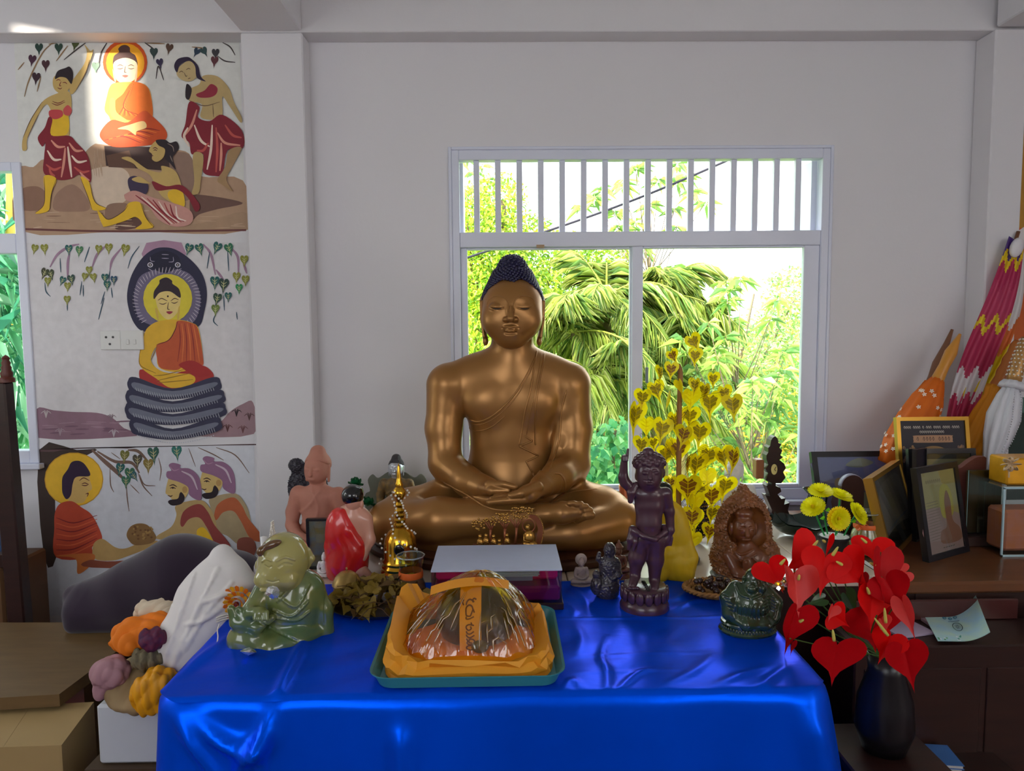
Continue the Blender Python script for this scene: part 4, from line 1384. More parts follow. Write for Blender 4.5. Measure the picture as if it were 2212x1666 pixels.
for x in (1175, 1390):
 p.oval((x, 262), (22, 20), (210, 206, 220)).oval((x, 262), (14, 13), (40, 38, 60)).oval((x, 262), (6, 6), (200, 190, 180))
for q in ([(1175, 200), (1180, 230), (1210, 235)], [(1355, 200), (1355, 235), (1320, 240)], [(1265, 180), (1320, 182)], [(1265, 210), (1320, 212)], [(1160, 290), (1190, 310)], [(1380, 310), (1420, 290)]):
 p.line(q, 6, (170, 160, 184))
for k, (y, x0_, x1_) in enumerate(((1230, 1000, 1725), (1330, 985, 1755), (1430, 980, 1765), (1545, 1015, 1730))):
 yy = y - 60
 p.fill([(x0_, yy), (x0_ + 60, yy - 30), (1350, yy + 60), (x1_ - 60, yy - 30), (x1_, yy + 10), (x1_ - 30, yy + 80), (1360, yy + 145), (x0_ + 60, yy + 110), (x0_ + 5, yy + 60)], (52, 52, 78))
 p.fill([(x0_ + 50, yy + 10), (1350, yy + 80), (x1_ - 50, yy + 10), (x1_ - 70, yy + 55), (1360, yy + 125), (x0_ + 80, yy + 80)], (112, 116, 134))
 for i in range(34):
  u = i / 33
  x = x0_ + 60 + (x1_ - x0_ - 120) * u
  yv = yy + 50 + 55 * math.sin(math.pi * u)
  p.line([(x, yv), (x + 14, yv + 40)], 5, (176, 180, 190))
  p.oval((x, yv + 66 - 8 * abs(u - 0.5)), (5, 5), (200, 204, 214), n=6)
p.build('painted_cobra', t)
p = Paint(mural_place(500, 3))
p.oval((1312, 525), (192, 192), (224, 206, 60))
p.fill([(1088, 1100), (1130, 1080), (1330, 1120), (1560, 1050), (1650, 1090), (1670, 1150), (1600, 1220), (1400, 1255), (1200, 1235), (1110, 1190)], (176, 50, 46))
p.fill([(1250, 700), (1385, 690), (1500, 715), (1555, 770), (1588, 1000), (1560, 1050), (1400, 1100), (1240, 1060), (1230, 900), (1180, 1010), (1280, 1100), (1500, 1120), (1510, 1190), (1340, 1225), (1220, 1150), (1100, 1060), (1090, 960), (1130, 800), (1170, 740)], (228, 180, 50))
p.fill([(1390, 700), (1500, 718), (1550, 770), (1590, 1000), (1580, 1050), (1520, 1040), (1430, 1060), (1380, 1085), (1260, 1070), (1230, 1000), (1225, 890), (1320, 850), (1370, 770)], (196, 88, 50))
for i in range(6):
 p.line([(1400 + i * 22, 720), (1410 + i * 25, 850), (1390 + i * 34, 1020)], 9, [(150, 50, 40), (222, 120, 64)][i % 2])
p.line([(1225, 888), (1320, 850), (1370, 770), (1390, 705)], 8, (110, 40, 30))
p.fill([(1400, 1040), (1500, 1010), (1600, 1060), (1650, 1120), (1540, 1140), (1440, 1080)], (170, 44, 44))
for q in ([(1200, 1130), (1300, 1120), (1440, 1080)], [(1220, 1170), (1350, 1140), (1490, 1110)], [(1230, 1185), (1350, 1175), (1510, 1160)], [(1090, 960), (1100, 1050), (1220, 1110)], [(1230, 900), (1180, 1010)], [(1130, 790), (1092, 960)]):
 p.line(q, 7, (150, 110, 30))
p.fill([(1222, 480), (1310, 440), (1405, 480), (1410, 560), (1385, 640), (1320, 690), (1260, 650), (1225, 570)], (232, 206, 130))
p.fill([(1215, 600), (1222, 660), (1240, 700), (1235, 620)], (214, 180, 80)).fill([(1408, 590), (1400, 690), (1385, 680), (1395, 600)], (214, 180, 80))
p.fill([(1205, 530), (1205, 470), (1245, 410), (1250, 380), (1300, 360), (1345, 385), (1350, 410), (1400, 450), (1410, 520), (1330, 470), (1250, 480)], (46, 30, 44))
for q in ([(1235, 540), (1265, 525), (1310, 545)], [(1335, 545), (1365, 525), (1398, 535)], [(1245, 562), (1275, 570), (1305, 558)], [(1340, 555), (1365, 562), (1392, 550)], [(1318, 555), (1312, 605), (1330, 612)]):
 p.line(q, 7, (80, 44, 40))
p.oval((1313, 508), (7, 8), (60, 30, 30)).fill([(1300, 630), (1328, 624), (1352, 630), (1326, 648)], (160, 50, 70))
p.build('painted_seated_figure', t)
# ---------------------------------------------------------------- bottom: two turbaned men offering
t = mural('offering_mural', 'wall painting of two turbaned men offering food to an orange-robed figure', 920, [(84, 968), (549, 960), (556, 1330), (98, 1330)], (216, 218, 226))
p = Paint(mural_place(920, 0))
p.fill([(305, 190), (600, 190), (760, 190), (480, 330), (430, 500), (440, 1030), (345, 1030)], (62, 46, 40), 3)
p.fill([(600, 172), (1000, 178), (1180, 160), (1985, 152), (1985, 142), (310, 188), (420, 205)], (92, 66, 70), 2)
for tw, w in (([(720, 190), (820, 280), (900, 350), (980, 430)], 34), ([(760, 200), (900, 280), (1030, 290), (1090, 370)], 26), ([(1000, 190), (1080, 200), (1160, 280)], 24), ([(860, 330), (865, 460), (890, 520)], 9), ([(990, 470), (995, 560), (1010, 670)], 9), ([(1080, 370), (1120, 470), (1190, 550)], 10), ([(1090, 380), (1130, 460), (1215, 470)], 9), ([(1020, 460), (1090, 530)], 8), ([(1475, 175), (1530, 320)], 7), ([(1550, 170), (1660, 220), (1750, 270)], 9), ([(1690, 170), (1840, 230), (1950, 370)], 9), ([(1240, 250), (1260, 340), (1250, 430)], 8), ([(870, 210), (940, 260)], 7)):
 p.line(tw, w, (122, 96, 84))
for c, s, a, k in [((975, 230), 42, 0.1, (120, 120, 60)), ((1075, 265), 44, 0, (84, 78, 66)), ((1160, 300), 46, 0, (140, 120, 60)), ((1200, 215), 52, -0.1, (52, 96, 84)), ((1383, 200), 46, -0.1, (50, 120, 112)), ((940, 330), 40, 0.2, (40, 100, 100)), ((1015, 370), 46, 0, (60, 110, 84)), ((985, 430), 40, 0, (56, 112, 88)), ((1045, 390), 34, -0.6, (50, 100, 110))]:
 bo_leaf(p, c, s, a, k, (200, 190, 140))
p.build('painted_branches', t)
p = Paint(mural_place(920, 1))
p.oval((578, 420), (230, 212), (216, 160, 44)).oval((578, 420), (222, 204), (240, 190, 50))
p.fill([(545, 440), (600, 390), (690, 385), (705, 430), (720, 490), (690, 520), (680, 560), (640, 605), (540, 590), (530, 520)], (222, 184, 110))
p.fill([(485, 470), (490, 400), (530, 340), (560, 285), (620, 275), (670, 310), (705, 390), (600, 400), (570, 450), (555, 540), (520, 575), (490, 530)], (52, 34, 62))
for q in ([(620, 430), (655, 408), (700, 430)], [(640, 455), (665, 448), (695, 460)], [(640, 465), (668, 468), (690, 462)], [(670, 535), (690, 528), (682, 555)]):
 p.line(q, 8, (100, 40, 40))
p.fill([(470, 610), (560, 590), (640, 640), (720, 700), (790, 840), (790, 900), (720, 950), (720, 1030), (440, 1030), (425, 800), (430, 680)], (196, 76, 50))
for i in range(8):
 p.line([(440, 720 + i * 42), (580, 760 + i * 34), (760, 700 + i * 30)], 9, [(130, 36, 40), (220, 104, 64)][i % 2])
p.fill([(730, 930), (800, 885), (900, 950), (980, 960), (1090, 920), (1230, 900), (1200, 940), (1000, 1020), (880, 1055), (740, 1040)], (196, 160, 100))
p.fill([(440, 1020), (720, 1000), (720, 1080), (610, 1160), (590, 1040)], (210, 120, 60)).fill([(700, 1050), (900, 1060), (1400, 1000), (1700, 940), (1900, 1050), (1700, 1110), (720, 1110)], (150, 80, 60))
p.build('painted_robed_figure', t)
p = Paint(mural_place(920, 2))
p.fill([(990, 850), (1020, 790), (1080, 765), (1150, 775), (1200, 830), (1220, 880), (1180, 920), (1060, 935), (1010, 900)], (146, 110, 66))
for i in range(30):
 p.oval((rng.uniform(1020, 1190), rng.uniform(785, 890)), (10, 8), [(176, 140, 80), (120, 84, 50)][i % 2], n=7)
p.build('painted_bowl', t)
for k, (ox, oy_, rc) in enumerate(((265, -52, (190, 100, 60)), (0, 0, (150, 66, 62)))):
 p = Paint(mural_place(920, 3 + k))
 def m_(P):
  return [(x + ox, y + oy_) for x, y in P]
 p.fill(m_([(1380, 620), (1560, 580), (1640, 640), (1690, 760), (1700, 960), (1600, 980), (1480, 900), (1250, 890), (1230, 860), (1340, 790), (1380, 700)]), (190, 160, 106) if k else (176, 156, 120))
 if k:
  p.fill([(1540, 820), (1600, 800), (1680, 930), (1640, 955), (1560, 900)], YEL)
 p.fill(m_([(1410, 760), (1430, 680), (1490, 630), (1570, 615), (1630, 680), (1680, 780), (1800, 930), (1770, 960), (1690, 930), (1620, 800), (1560, 720), (1480, 730), (1430, 790)]), rc)
 p.fill(m_([(1310, 440), (1330, 410), (1420, 430), (1480, 470), (1450, 560), (1370, 590), (1330, 560), (1310, 540), (1295, 520)]), (212, 182, 116))
 p.fill(m_([(1420, 520), (1445, 560), (1420, 610), (1350, 625), (1315, 600), (1330, 580), (1390, 570), (1405, 530)]), INK)
 p.fill(m_([(1310, 410), (1305, 360), (1340, 350), (1320, 310), (1350, 290), (1410, 305), (1410, 330), (1480, 335), (1540, 380), (1570, 450), (1575, 570), (1540, 580), (1480, 540), (1470, 480), (1400, 440)]), (150, 108, 140))
 p.line(m_([(1420, 355), (1500, 400), (1545, 500)]), 16, (206, 186, 200)).line(m_([(1330, 320), (1360, 350), (1400, 340)]), 8, (180, 140, 166))
 p.oval((1445 + ox, 500 + oy_), (20, 26), (190, 150, 90))
 for q in ([(1325, 470), (1355, 462), (1385, 478)], [(1330, 490), (1352, 482), (1375, 492)], [(1312, 545), (1335, 552), (1350, 545)]):
  p.line(m_(q), 9, (70, 36, 36))
 p.oval((1352 + ox, 488 + oy_), (7, 6), INK, n=8)
 p.fill(m_([(1600, 940), (1700, 930), (1740, 1010), (1700, 1080), (1600, 1040)]), (150, 84, 70))
 p.build('painted_turbaned_man', t)
# ================================================================== the golden statue
m_gold = mat('golden bronze paint', (160, 113, 60), rough=0.33, metal=0.5, spec=0.6, var=0.06, scale=7)
m_curl = mat('blue-black curls', (34, 30, 66), rough=0.3, spec=0.6)
m_eye = mat('painted eye', (24, 14, 10), rough=0.3)
def big_buddha():
 t = thing('golden_buddha_statue', 'large golden seated meditating statue with blue-black curled hair before the window', 'statue', (0.035, 2.72, 0.80))
 b = W
 S = Sdf((-0.62, 2.28, 0.79), (0.66, 3.02, 1.62), 0.0056)
 S.ell(b(1106, 868, 2.77), (0.185, 0.118, 0.17), k=0.02)
 S.ell(b(1106, 800, 2.78), (0.21, 0.10, 0.085), k=0.08)
 S.ell(b(1108, 975, 2.77), (0.165, 0.118, 0.15), k=0.1)
 S.ell(b(1108, 1050, 2.8), (0.23, 0.17, 0.11), k=0.1)
 S.ell(b(1050, 868, 2.70), (0.085, 0.05, 0.07), k=0.06)
 S.ell(b(1160, 868, 2.70), (0.085, 0.05, 0.07), k=0.06)
 S.cone(b(1107, 800, 2.76), b(1107, 715, 2.735), 0.084, 0.08, k=0.045)
 S.cone(b(1075, 800, 2.77), b(972, 828, 2.76), 0.068, 0.078, k=0.05)
 S.cone(b(1135, 800, 2.77), b(1228, 826, 2.76), 0.068, 0.078, k=0.05)
 S.chain([b(966, 835, 2.755), b(958, 925, 2.735), b(962, 1000, 2.70)], [0.08, 0.068, 0.062], k=0.025)
 S.chain([b(962, 1000, 2.70), b(1010, 1040, 2.60), b(1058, 1055, 2.525)], [0.063, 0.054, 0.038], k=0.02)
 S.chain([b(1232, 835, 2.755), b(1240, 925, 2.735), b(1238, 1000, 2.70)], [0.08, 0.069, 0.064], k=0.025)
 S.chain([b(1238, 1003, 2.70), b(1205, 1030, 2.60), b(1172, 1048, 2.53)], [0.064, 0.058, 0.044], k=0.02)
 S.ell(b(1205, 925, 2.775), (0.06, 0.05, 0.17), k=0.05)
 S.chain([b(1236, 840, 2.70), b(1216, 890, 2.70), b(1207, 950, 2.69), b(1188, 1015, 2.64)], [0.012, 0.016, 0.016, 0.012], k=0.03)
 S.chain([b(1020, 1078, 2.83), b(880, 1118, 2.66), b(838, 1130, 2.60)], [0.13, 0.098, 0.072], k=0.05)
 S.chain([b(1190, 1078, 2.83), b(1300, 1112, 2.66), b(1340, 1122, 2.60)], [0.13, 0.098, 0.072], k=0.05)
 S.chain([b(840, 1130, 2.585), b(950, 1122, 2.52), b(1120, 1122, 2.49), b(1180, 1112, 2.49)], [0.075, 0.074, 0.058, 0.042], k=0.04)
 S.chain([b(1336, 1126, 2.585), b(1240, 1150, 2.52), b(1080, 1166, 2.50), b(960, 1170, 2.53)], [0.075, 0.062, 0.042, 0.03], k=0.02)
 S.rbox(b(1105, 1140, 2.72), (0.36, 0.2, 0.09), 0.08, k=0.05)
 S.build('body', m_gold, t)
 K = Sdf((-0.16, 2.36, 0.82), (0.36, 2.62, 1.08), 0.0026)
 K.chain([b(1130, 1118, 2.52), b(1165, 1112, 2.475), b(1215, 1108, 2.455), b(1244, 1106, 2.45)], [0.03, 0.036, 0.037, 0.03], k=0.02)
 for (px, py, r) in ((1240, 1087, 0.0095), (1255, 1089, 0.0105), (1266, 1094.5, 0.011), (1274, 1102, 0.0115), (1277, 1113, 0.0155)):
  K.chain([b(px - 30, py + 8, 2.455), b(px - 10, py + 1, 2.432), b(px, py, 2.432)], [r * 1.1, r * 0.95, r], k=0.0035)
 K.build('foot', m_gold, t)
 foot, K = K, Sdf((-0.16, 2.36, 0.82), (0.36, 2.62, 1.08), 0.0026)
 K.chain([b(1010, 1040, 2.60), b(1040, 1051, 2.55), b(1058, 1055, 2.525)], [0.054, 0.044, 0.036], k=0.01)
 K.chain([b(1052, 1054, 2.515), b(1085, 1056, 2.47)], [0.036, 0.026], k=0.015, fl=(2, 0.8))
 K2 = Sdf((-0.16, 2.36, 0.82), (0.36, 2.62, 1.08), 0.0026)
 K2.chain([b(1205, 1030, 2.60), b(1186, 1040, 2.56), b(1172, 1048, 2.53)], [0.058, 0.05, 0.042], k=0.01)
 K2.chain([b(1172, 1050, 2.515), b(1140, 1068, 2.455), b(1112, 1077, 2.435)], [0.04, 0.034, 0.02], k=0.02, fl=(2, 0.8))
 K.chain([b(1056, 1048, 2.475), b(1090, 1047, 2.445), b(1112, 1052, 2.432)], [0.018, 0.0125, 0.0105], k=0.004)
 K.chain([b(1045, 1055, 2.5), b(1062, 1060, 2.455), b(1098, 1060, 2.442)], [0.02, 0.016, 0.012], k=0.004)
 K2.chain([b(1160, 1052, 2.46), b(1126, 1066, 2.41), b(1103, 1071, 2.405)], [0.022, 0.0155, 0.012], k=0.004)
 for q, (dx, dy) in enumerate(((0, 0), (7, -7), (15, -12))):
  K2.chain([b(1158, 1062, 2.47), b(1130, 1079 + dy, 2.42 + 0.02 * q), b(1085, 1082 + dy, 2.400 + 0.02 * q), b(1056 + dx, 1085 + dy, 2.398 + 0.02 * q)], [0.018, 0.016, 0.0125, 0.0105], k=0.003)
 K.build('hand', m_gold, t, whole=True)
 K2.build('hand', m_gold, t, whole=True)
 def ridge(pl, r, nm, srcs, n=7, spline=True):
  pts = catmull(pl, n) if spline else np.vstack([np.linspace(p, q, n) for p, q in zip(pl, pl[1:])])
  P = []
  for q in pts:
   h = [x for x in (s_.see(*q) for s_ in srcs) if x is not None]
   if h:
    P.append(min(h, key=lambda v: v[1]))
  P = np.array(P)
  if spline:
   for _ in range(3):
    P[1:-1] = (P[:-2] + 2 * P[1:-1] + P[2:]) / 4
  rr = np.full(len(P), r)
  rr[0] = rr[-1] = r * 0.3
  MB().tube(P + np.array([0, -0.0005, 0]), rr, 7).build(nm, m_gold, t, True, world=True)
 ridge([(958, 1042), (1010, 1070), (1056, 1098), (1110, 1103), (1150, 1100), (1185, 1088), (1222, 1062)], 0.0048, 'robe_hem', [S])
 ridge([(1196, 1022), (1210, 1024), (1219, 1036), (1221, 1052), (1220, 1064)], 0.0042, 'robe_cuff', [S, K2])
 ridge([(1221, 1066), (1250, 1060), (1290, 1056)], 0.0018, 'robe_fold', [S])
 for pl, r in [
   ([(1177, 757), (1173, 784), (1165, 824), (1157, 877), (1156, 916), (1156, 950), (1157, 962)], 0.0036),
   ([(1160, 756), (1155, 784), (1147, 837), (1134, 890), (1126, 937), (1121, 963)], 0.0036),
   ([(1171, 756), (1164, 800), (1154, 850), (1144, 900), (1137, 940)], 0.0022),
   ([(1157, 770), (1134, 818), (1107, 858), (1075, 890), (1049, 907), (1028, 911), (1010, 904)], 0.0036),
   ([(1158, 774), (1140, 816), (1112, 862), (1076, 898), (1049, 914), (1028, 918), (1012, 912)], 0.002),
   ([(1091, 898), (1065, 921), (1038, 931), (1018, 928), (1012, 922)], 0.0024),
   ([(1224, 842), (1212, 890), (1208, 950), (1186, 1018)], 0.004)]:
  ridge(pl, r, 'robe_fold', [S])
 ridge([(1132, 941), (1150, 953), (1122, 964), (1163, 985), (1137, 997), (1154, 1029)], 0.0036, 'robe_fold', [S], 8, False)
 H = Sdf((-0.14, 2.54, 1.50), (0.20, 2.90, 1.93), 0.0024)
 H.ell(b(1107, 655, 2.725), (0.113, 0.126, 0.104))
 H.ell(b(1106, 690, 2.70), (0.101, 0.104, 0.095), k=0.05)
 H.ell(b(1104, 726, 2.655), (0.052, 0.045, 0.043), k=0.055)
 H.cone(b(1107, 735, 2.745), b(1107, 785, 2.762), 0.078, 0.084, k=0.006)
 for cxp in (1068, 1143):
  H.ell(b(cxp, 694, 2.652), (0.042, 0.04, 0.045), k=0.04)
 for ex in (1073, 1133):
  H.ell(b(ex, 654, 2.575), (0.027, 0.016, 0.014), k=0.02, mode='s')
  H.ell(b(ex, 664, 2.622), (0.0285, 0.022, 0.0185), k=0.005)
  P = [H.see(ex + dx, 664.5 + 2.6 * (1 - (dx / 15) ** 2)) for dx in np.linspace(-15, 15, 13)]
  H.chain([p for p in P if p is not None], 0.0028, k=0.001, mode='s')
 H.chain([b(1104, 650, 2.608), b(1103.5, 670, 2.592), b(1103, 688, 2.572)], [0.0085, 0.0105, 0.0135], k=0.011)
 H.ell(b(1093, 690.5, 2.588), (0.0115, 0.013, 0.0095), k=0.005)
 H.ell(b(1113, 690.5, 2.588), (0.0115, 0.013, 0.0095), k=0.005)
 H.ell(b(1102.5, 707.5, 2.598), (0.027, 0.013, 0.0085), k=0.006)
 H.ell(b(1102.5, 714.5, 2.598), (0.0195, 0.0135, 0.008), k=0.004)
 P = [H.see(1102.5 + dx, 710.2 - 2.2 * (dx / 19) ** 2 + 0.9 * math.cos(dx / 19 * 6)) for dx in np.linspace(-19, 19, 17)]
 H.chain([p for p in P if p is not None], 0.0024, k=0.001, mode='s')
 P = [H.see(1102.5 + dx, 720.5 - 1.5 * (dx / 12) ** 2) for dx in np.linspace(-12, 12, 9)]
 H.chain([p for p in P if p is not None], 0.0032, k=0.006, mode='s')
 brows = []
 for br in ([(1051.6, 660), (1056, 647), (1071, 639), (1086, 642), (1095, 650), (1099, 663), (1098, 678)],
    [(1109, 672), (1109, 660), (1112, 650), (1120, 642), (1131, 639.6), (1145, 642), (1154, 650), (1157, 662)]):
  P = [H.see(*q) for q in catmull(br, 5)]
  P = np.array([p for p in P if p is not None])
  for _ in range(3):
   P[1:-1] = (P[:-2] + 2 * P[1:-1] + P[2:]) / 4
  brows.append(P)
 for sx, ox in ((-1, 1042), (1, 1172)):
  H.chain([b(ox, 648, 2.735), b(ox - sx * 1, 690, 2.73), b(ox - sx * 5, 726, 2.725)], [0.017, 0.015, 0.014], k=0.008, fl=(0, 0.55))
  H.chain([b(ox - sx * 5, 724, 2.72), b(ox - sx * 7, 737, 2.715)], [0.014, 0.018], k=0.004, fl=(0, 0.6))
  H.chain([b(ox + sx * 2.5, 652, 2.712), b(ox + sx * 1.5, 690, 2.705), b(ox - sx * 4, 728, 2.70)], [0.0065, 0.006, 0.006], k=0.004)
 H.build('head', m_gold, t, relax=1)
 for P in brows:
  MB().tube(P + np.array([0, -0.0003, 0]), 0.0019 * np.sin(np.linspace(0.15, math.pi - 0.15, len(P))) + 0.0004, 7).build('brow', m_gold, t, True, world=True)
 Q = Sdf((-0.14, 2.56, 1.62), (0.20, 2.90, 1.93), 0.004)
 cc = b(1107, 648, 2.735)
 Q.ell(b(1107, 655, 2.735), (0.116, 0.13, 0.112))
 Q.ell(b(1107, 596, 2.745), (0.066, 0.07, 0.06), k=0.06)
 Q.ell(b(1106, 570, 2.745), (0.04, 0.042, 0.03), k=0.03)
 def hair_floor(p):
  """lowest height of the hairline for a direction round the head"""
  a = math.atan2(p[0] - cc[0], -(p[1] - cc[1]))
  aa = abs(a) / math.pi
  zf = b(1107, 604, 2.62)[2]
  if aa < 0.10:
   return zf - 0.012 * (1 - aa / 0.10)
  if aa < 0.5:
   return zf - 0.105 * ((aa - 0.10) / 0.40) ** 1.7
  return zf - 0.105 - 0.06 * min(1, (aa - 0.5) / 0.2)
 def cut(X, Y, Z):
  a = np.abs(np.arctan2(X - cc[0], -(Y - cc[1]))) / math.pi
  zf = b(1107, 604, 2.62)[2]
  f = np.where(a < 0.1, zf - 0.012 * (1 - a / 0.1), np.where(a < 0.5, zf - 0.105 * (np.clip(a - 0.1, 0, 1) / 0.4) ** 1.7, zf - 0.105 - 0.06 * np.clip((a - 0.5) / 0.2, 0, 1)))
  return (f + 0.004 - Z) * 0.8
 Q.op(cut, Q.lo, Q.lo + Q.h * (Q.n - 1), mode='i')
 Q.build('hair', m_curl, t)
 mb = MB()
 sp = MB().ball((0, 0, 0), 1.0, 7, 5)
 SV = np.vstack(sp.V)
 N = 1500
 for i in range(N):
  z = 1 - 2 * (i + 0.5) / N
  ph = i * 2.399963
  d = np.array([math.cos(ph) * math.sqrt(1 - z * z), math.sin(ph) * math.sqrt(1 - z * z), z])
  if d[2] < -0.35:
   continue
  p = Q.hit(cc + d * 0.3, -d, 0.0, 0.3)
  if p is None or p[2] < hair_floor(p) + 0.004:
   continue
  mb.add(SV * 0.0066 + p, sp.F)
 mb.build('hair_curls', m_curl, t, True, world=True)['kind'] = 'stuff'
 for ex in (1073.5, 1133.5):
  P = [H.see(ex + dx, 665.9 + 1.8 * (1 - (dx / 11) ** 2)) for dx in np.linspace(-11, 11, 11)]
  P = np.array([p for p in P if p is not None]) + np.array([0, 0.0008, 0])
  MB().tube(P, 0.003 * np.sin(np.linspace(0.25, math.pi - 0.25, len(P))) + 0.0003, 8).build('eye', m_eye, t, True, world=True)
 m_pl = mat('dark plinth wood', (74, 40, 26), rough=0.4, var=0.3, scale=6, stretch=(1, 6, 6))
 mb = MB()
 prof = [(0, 0), (0.56, 0), (0.565, 0.008), (0.565, 0.022), (0.545, 0.03), (0.55, 0.04), (0, 0.04)]
 mb.lathe(prof, (0, 0.02, -0.04), 48, sy=0.66)
 mb.build('plinth', m_pl, t, True, sharp=40)
 return t
big_buddha()
# ================================================================== figures on the tables
def seated_unit():
 """a small meditating figure one unit tall, facing -y; returns body and hair meshes"""
 S = Sdf((-0.48, -0.36, 0.0), (0.48, 0.26, 1.02), 0.0125)
 S.ell((0, 0, 0.42), (0.17, 0.11, 0.2))
 S.ell((0, 0, 0.56), (0.21, 0.105, 0.1), k=0.08)
 S.ell((0, 0.02, 0.22), (0.2, 0.15, 0.12), k=0.08)
 S.cone((0, 0, 0.6), (0, -0.01, 0.7), 0.065, 0.06, k=0.05)
 for sx in (-1, 1):
  S.chain([(sx * 0.2, 0, 0.57), (sx * 0.255, -0.01, 0.4), (sx * 0.25, -0.05, 0.28)], [0.078, 0.065, 0.058], k=0.03)
  S.chain([(sx * 0.25, -0.05, 0.28), (sx * 0.12, -0.19, 0.235), (sx * 0.03, -0.23, 0.225)], [0.058, 0.045, 0.034], k=0.02)
  S.chain([(sx * 0.12, 0.02, 0.13), (sx * 0.36, -0.12, 0.1), (sx * 0.385, -0.14, 0.095)], [0.13, 0.09, 0.075], k=0.04)
  S.chain([(sx * 0.38, -0.15, 0.09), (sx * 0.1, -0.26, 0.1), (-sx * 0.1, -0.25, 0.12)], [0.075, 0.062, 0.04], k=0.03)
 S.ell((0, -0.24, 0.215), (0.09, 0.05, 0.03), k=0.02)
 for P in ([(-0.02, -0.12, 0.64), (0.05, -0.12, 0.5), (0.02, -0.125, 0.34)], [(0.06, -0.11, 0.62), (-0.02, -0.115, 0.5), (-0.13, -0.1, 0.42), (-0.17, -0.06, 0.4)], [(-0.14, -0.1, 0.33), (0, -0.125, 0.3), (0.12, -0.1, 0.34)]):
  Q = [S.hit(np.array([q[0], -0.35, q[2]]), (0, 1.0, 0), 0, 0.5) for q in catmull(P, 5)]
  S.chain([q for q in Q if q is not None], 0.009, k=0.01)
 H = Sdf((-0.16, -0.2, 0.64), (0.16, 0.16, 1.02), 0.008)
 H.ell((0, -0.005, 0.80), (0.092, 0.105, 0.112))
 H.ell((0, -0.035, 0.745), (0.068, 0.07, 0.065), k=0.04)
 H.cone((0, 0, 0.72), (0, 0, 0.62), 0.06, 0.064, k=0.02)
 for ex in (-0.038, 0.038):
  H.ell((ex, -0.115, 0.81), (0.03, 0.02, 0.016), k=0.012, mode='s')
  H.ell((ex, -0.09, 0.80), (0.024, 0.016, 0.014), k=0.006)
  H.chain([(ex - 0.026, -0.104, 0.796), (ex, -0.112, 0.790), (ex + 0.026, -0.104, 0.796)], 0.004, k=0.002, mode='s')
 H.chain([(0, -0.105, 0.81), (0, -0.128, 0.762)], [0.009, 0.016], k=0.01)
 H.ell((0, -0.108, 0.727), (0.026, 0.012, 0.01), k=0.008)
 H.chain([(-0.024, -0.118, 0.727), (0.024, -0.118, 0.727)], 0.0035, k=0.002, mode='s')
 for sx in (-1, 1):
  H.chain([(sx * 0.094, 0.005, 0.815), (sx * 0.09, 0.0, 0.70)], [0.018, 0.016], k=0.01, fl=(0, 0.6))
 A = Sdf((-0.16, -0.2, 0.70), (0.16, 0.18, 1.02), 0.009)
 A.ell((0, 0.012, 0.825), (0.1, 0.108, 0.105))
 A.ell((0, 0.015, 0.935), (0.055, 0.055, 0.045), k=0.04)
 A.op(lambda X, Y, Z: (0.865 - 0.35 * np.clip(Y + 0.07, 0, 0.4) * 1.6 - Z) * 0.8 + 0 * X, A.lo, A.lo + A.h * (A.n - 1), mode='i')
 out = [S.mesh()]
 for q in (H, A):
  V, F = q.mesh()
  out.append(((V - np.array([0, 0, 0.66])) * np.array([1.22, 1.2, 1.16]) + np.array([0, 0, 0.66]), F))
 return [(V / 1.055, F) for V, F in out]
UNIT = seated_unit()
_shared = {}
def small_seated(name, label, px, py_top, Y, z0, m_body, m_hair=None, m_head=None, turn=0.0, cat='statue', base=None, m_base=None):
 """one unit figure scaled so its head top shows at py_top and it sits at height z0"""
 top = W(px, py_top, Y)
 h = top[2] - z0 - (base or 0)
 t = thing(name, label, cat, (top[0], Y, z0))
 R = rotz(turn)
 for nm, (V, Q), m in zip(('body', 'head', 'hair'), UNIT, (m_body, m_head or m_body, m_hair or m_body)):
  obj(nm, (V * h) @ R.T + np.array([0, 0, base or 0]), Q, m, t, smooth=True)
 if base:
  MB().lathe([(0, 0), (h * 0.42, 0), (h * 0.43, base * 0.3), (h * 0.38, base * 0.55), (h * 0.42, base * 1.02), (0, base * 1.04)], n=28, sy=0.7, R=R).build('base', m_base or m_body, t, True, sharp=50)
 return t
def gp(px, py, z=ZT):
 return G(px, py, z)
# ---- terracotta figure with a dark carved disc behind it
m_terra = mat('terracotta', (176, 118, 100), rough=0.7, var=0.12, scale=18, bump=0.15, bscale=80)
small_seated('terracotta_buddha', 'pinkish terracotta seated statue in front of the wall column', 684, 957, 2.62, ZT, m_terra, turn=-0.22)
f = Fig((608, 985, 730, 1120), 2.80, 26, 22, 1.3)
f.e((665, 1055, 0), (42, 9, 52)).e((640, 1005, 0), (16, 8, 14), 8).e((690, 1000, 0), (16, 8, 14), 8)
f.wrinkle(1.6, 9, 4)
t = thing('carved_back_disc', 'dark carved disc standing behind the terracotta statue', 'ornament', tuple(f.p((665, 1107, 0))))
f.build('disc', mat('black carved wood', (40, 36, 48), rough=0.4), t)
MB().box(f.p((665, 1150, 0)), (0.03, 0.02, 0.2)).build('foot', mat('black carved wood'), t, world=True)
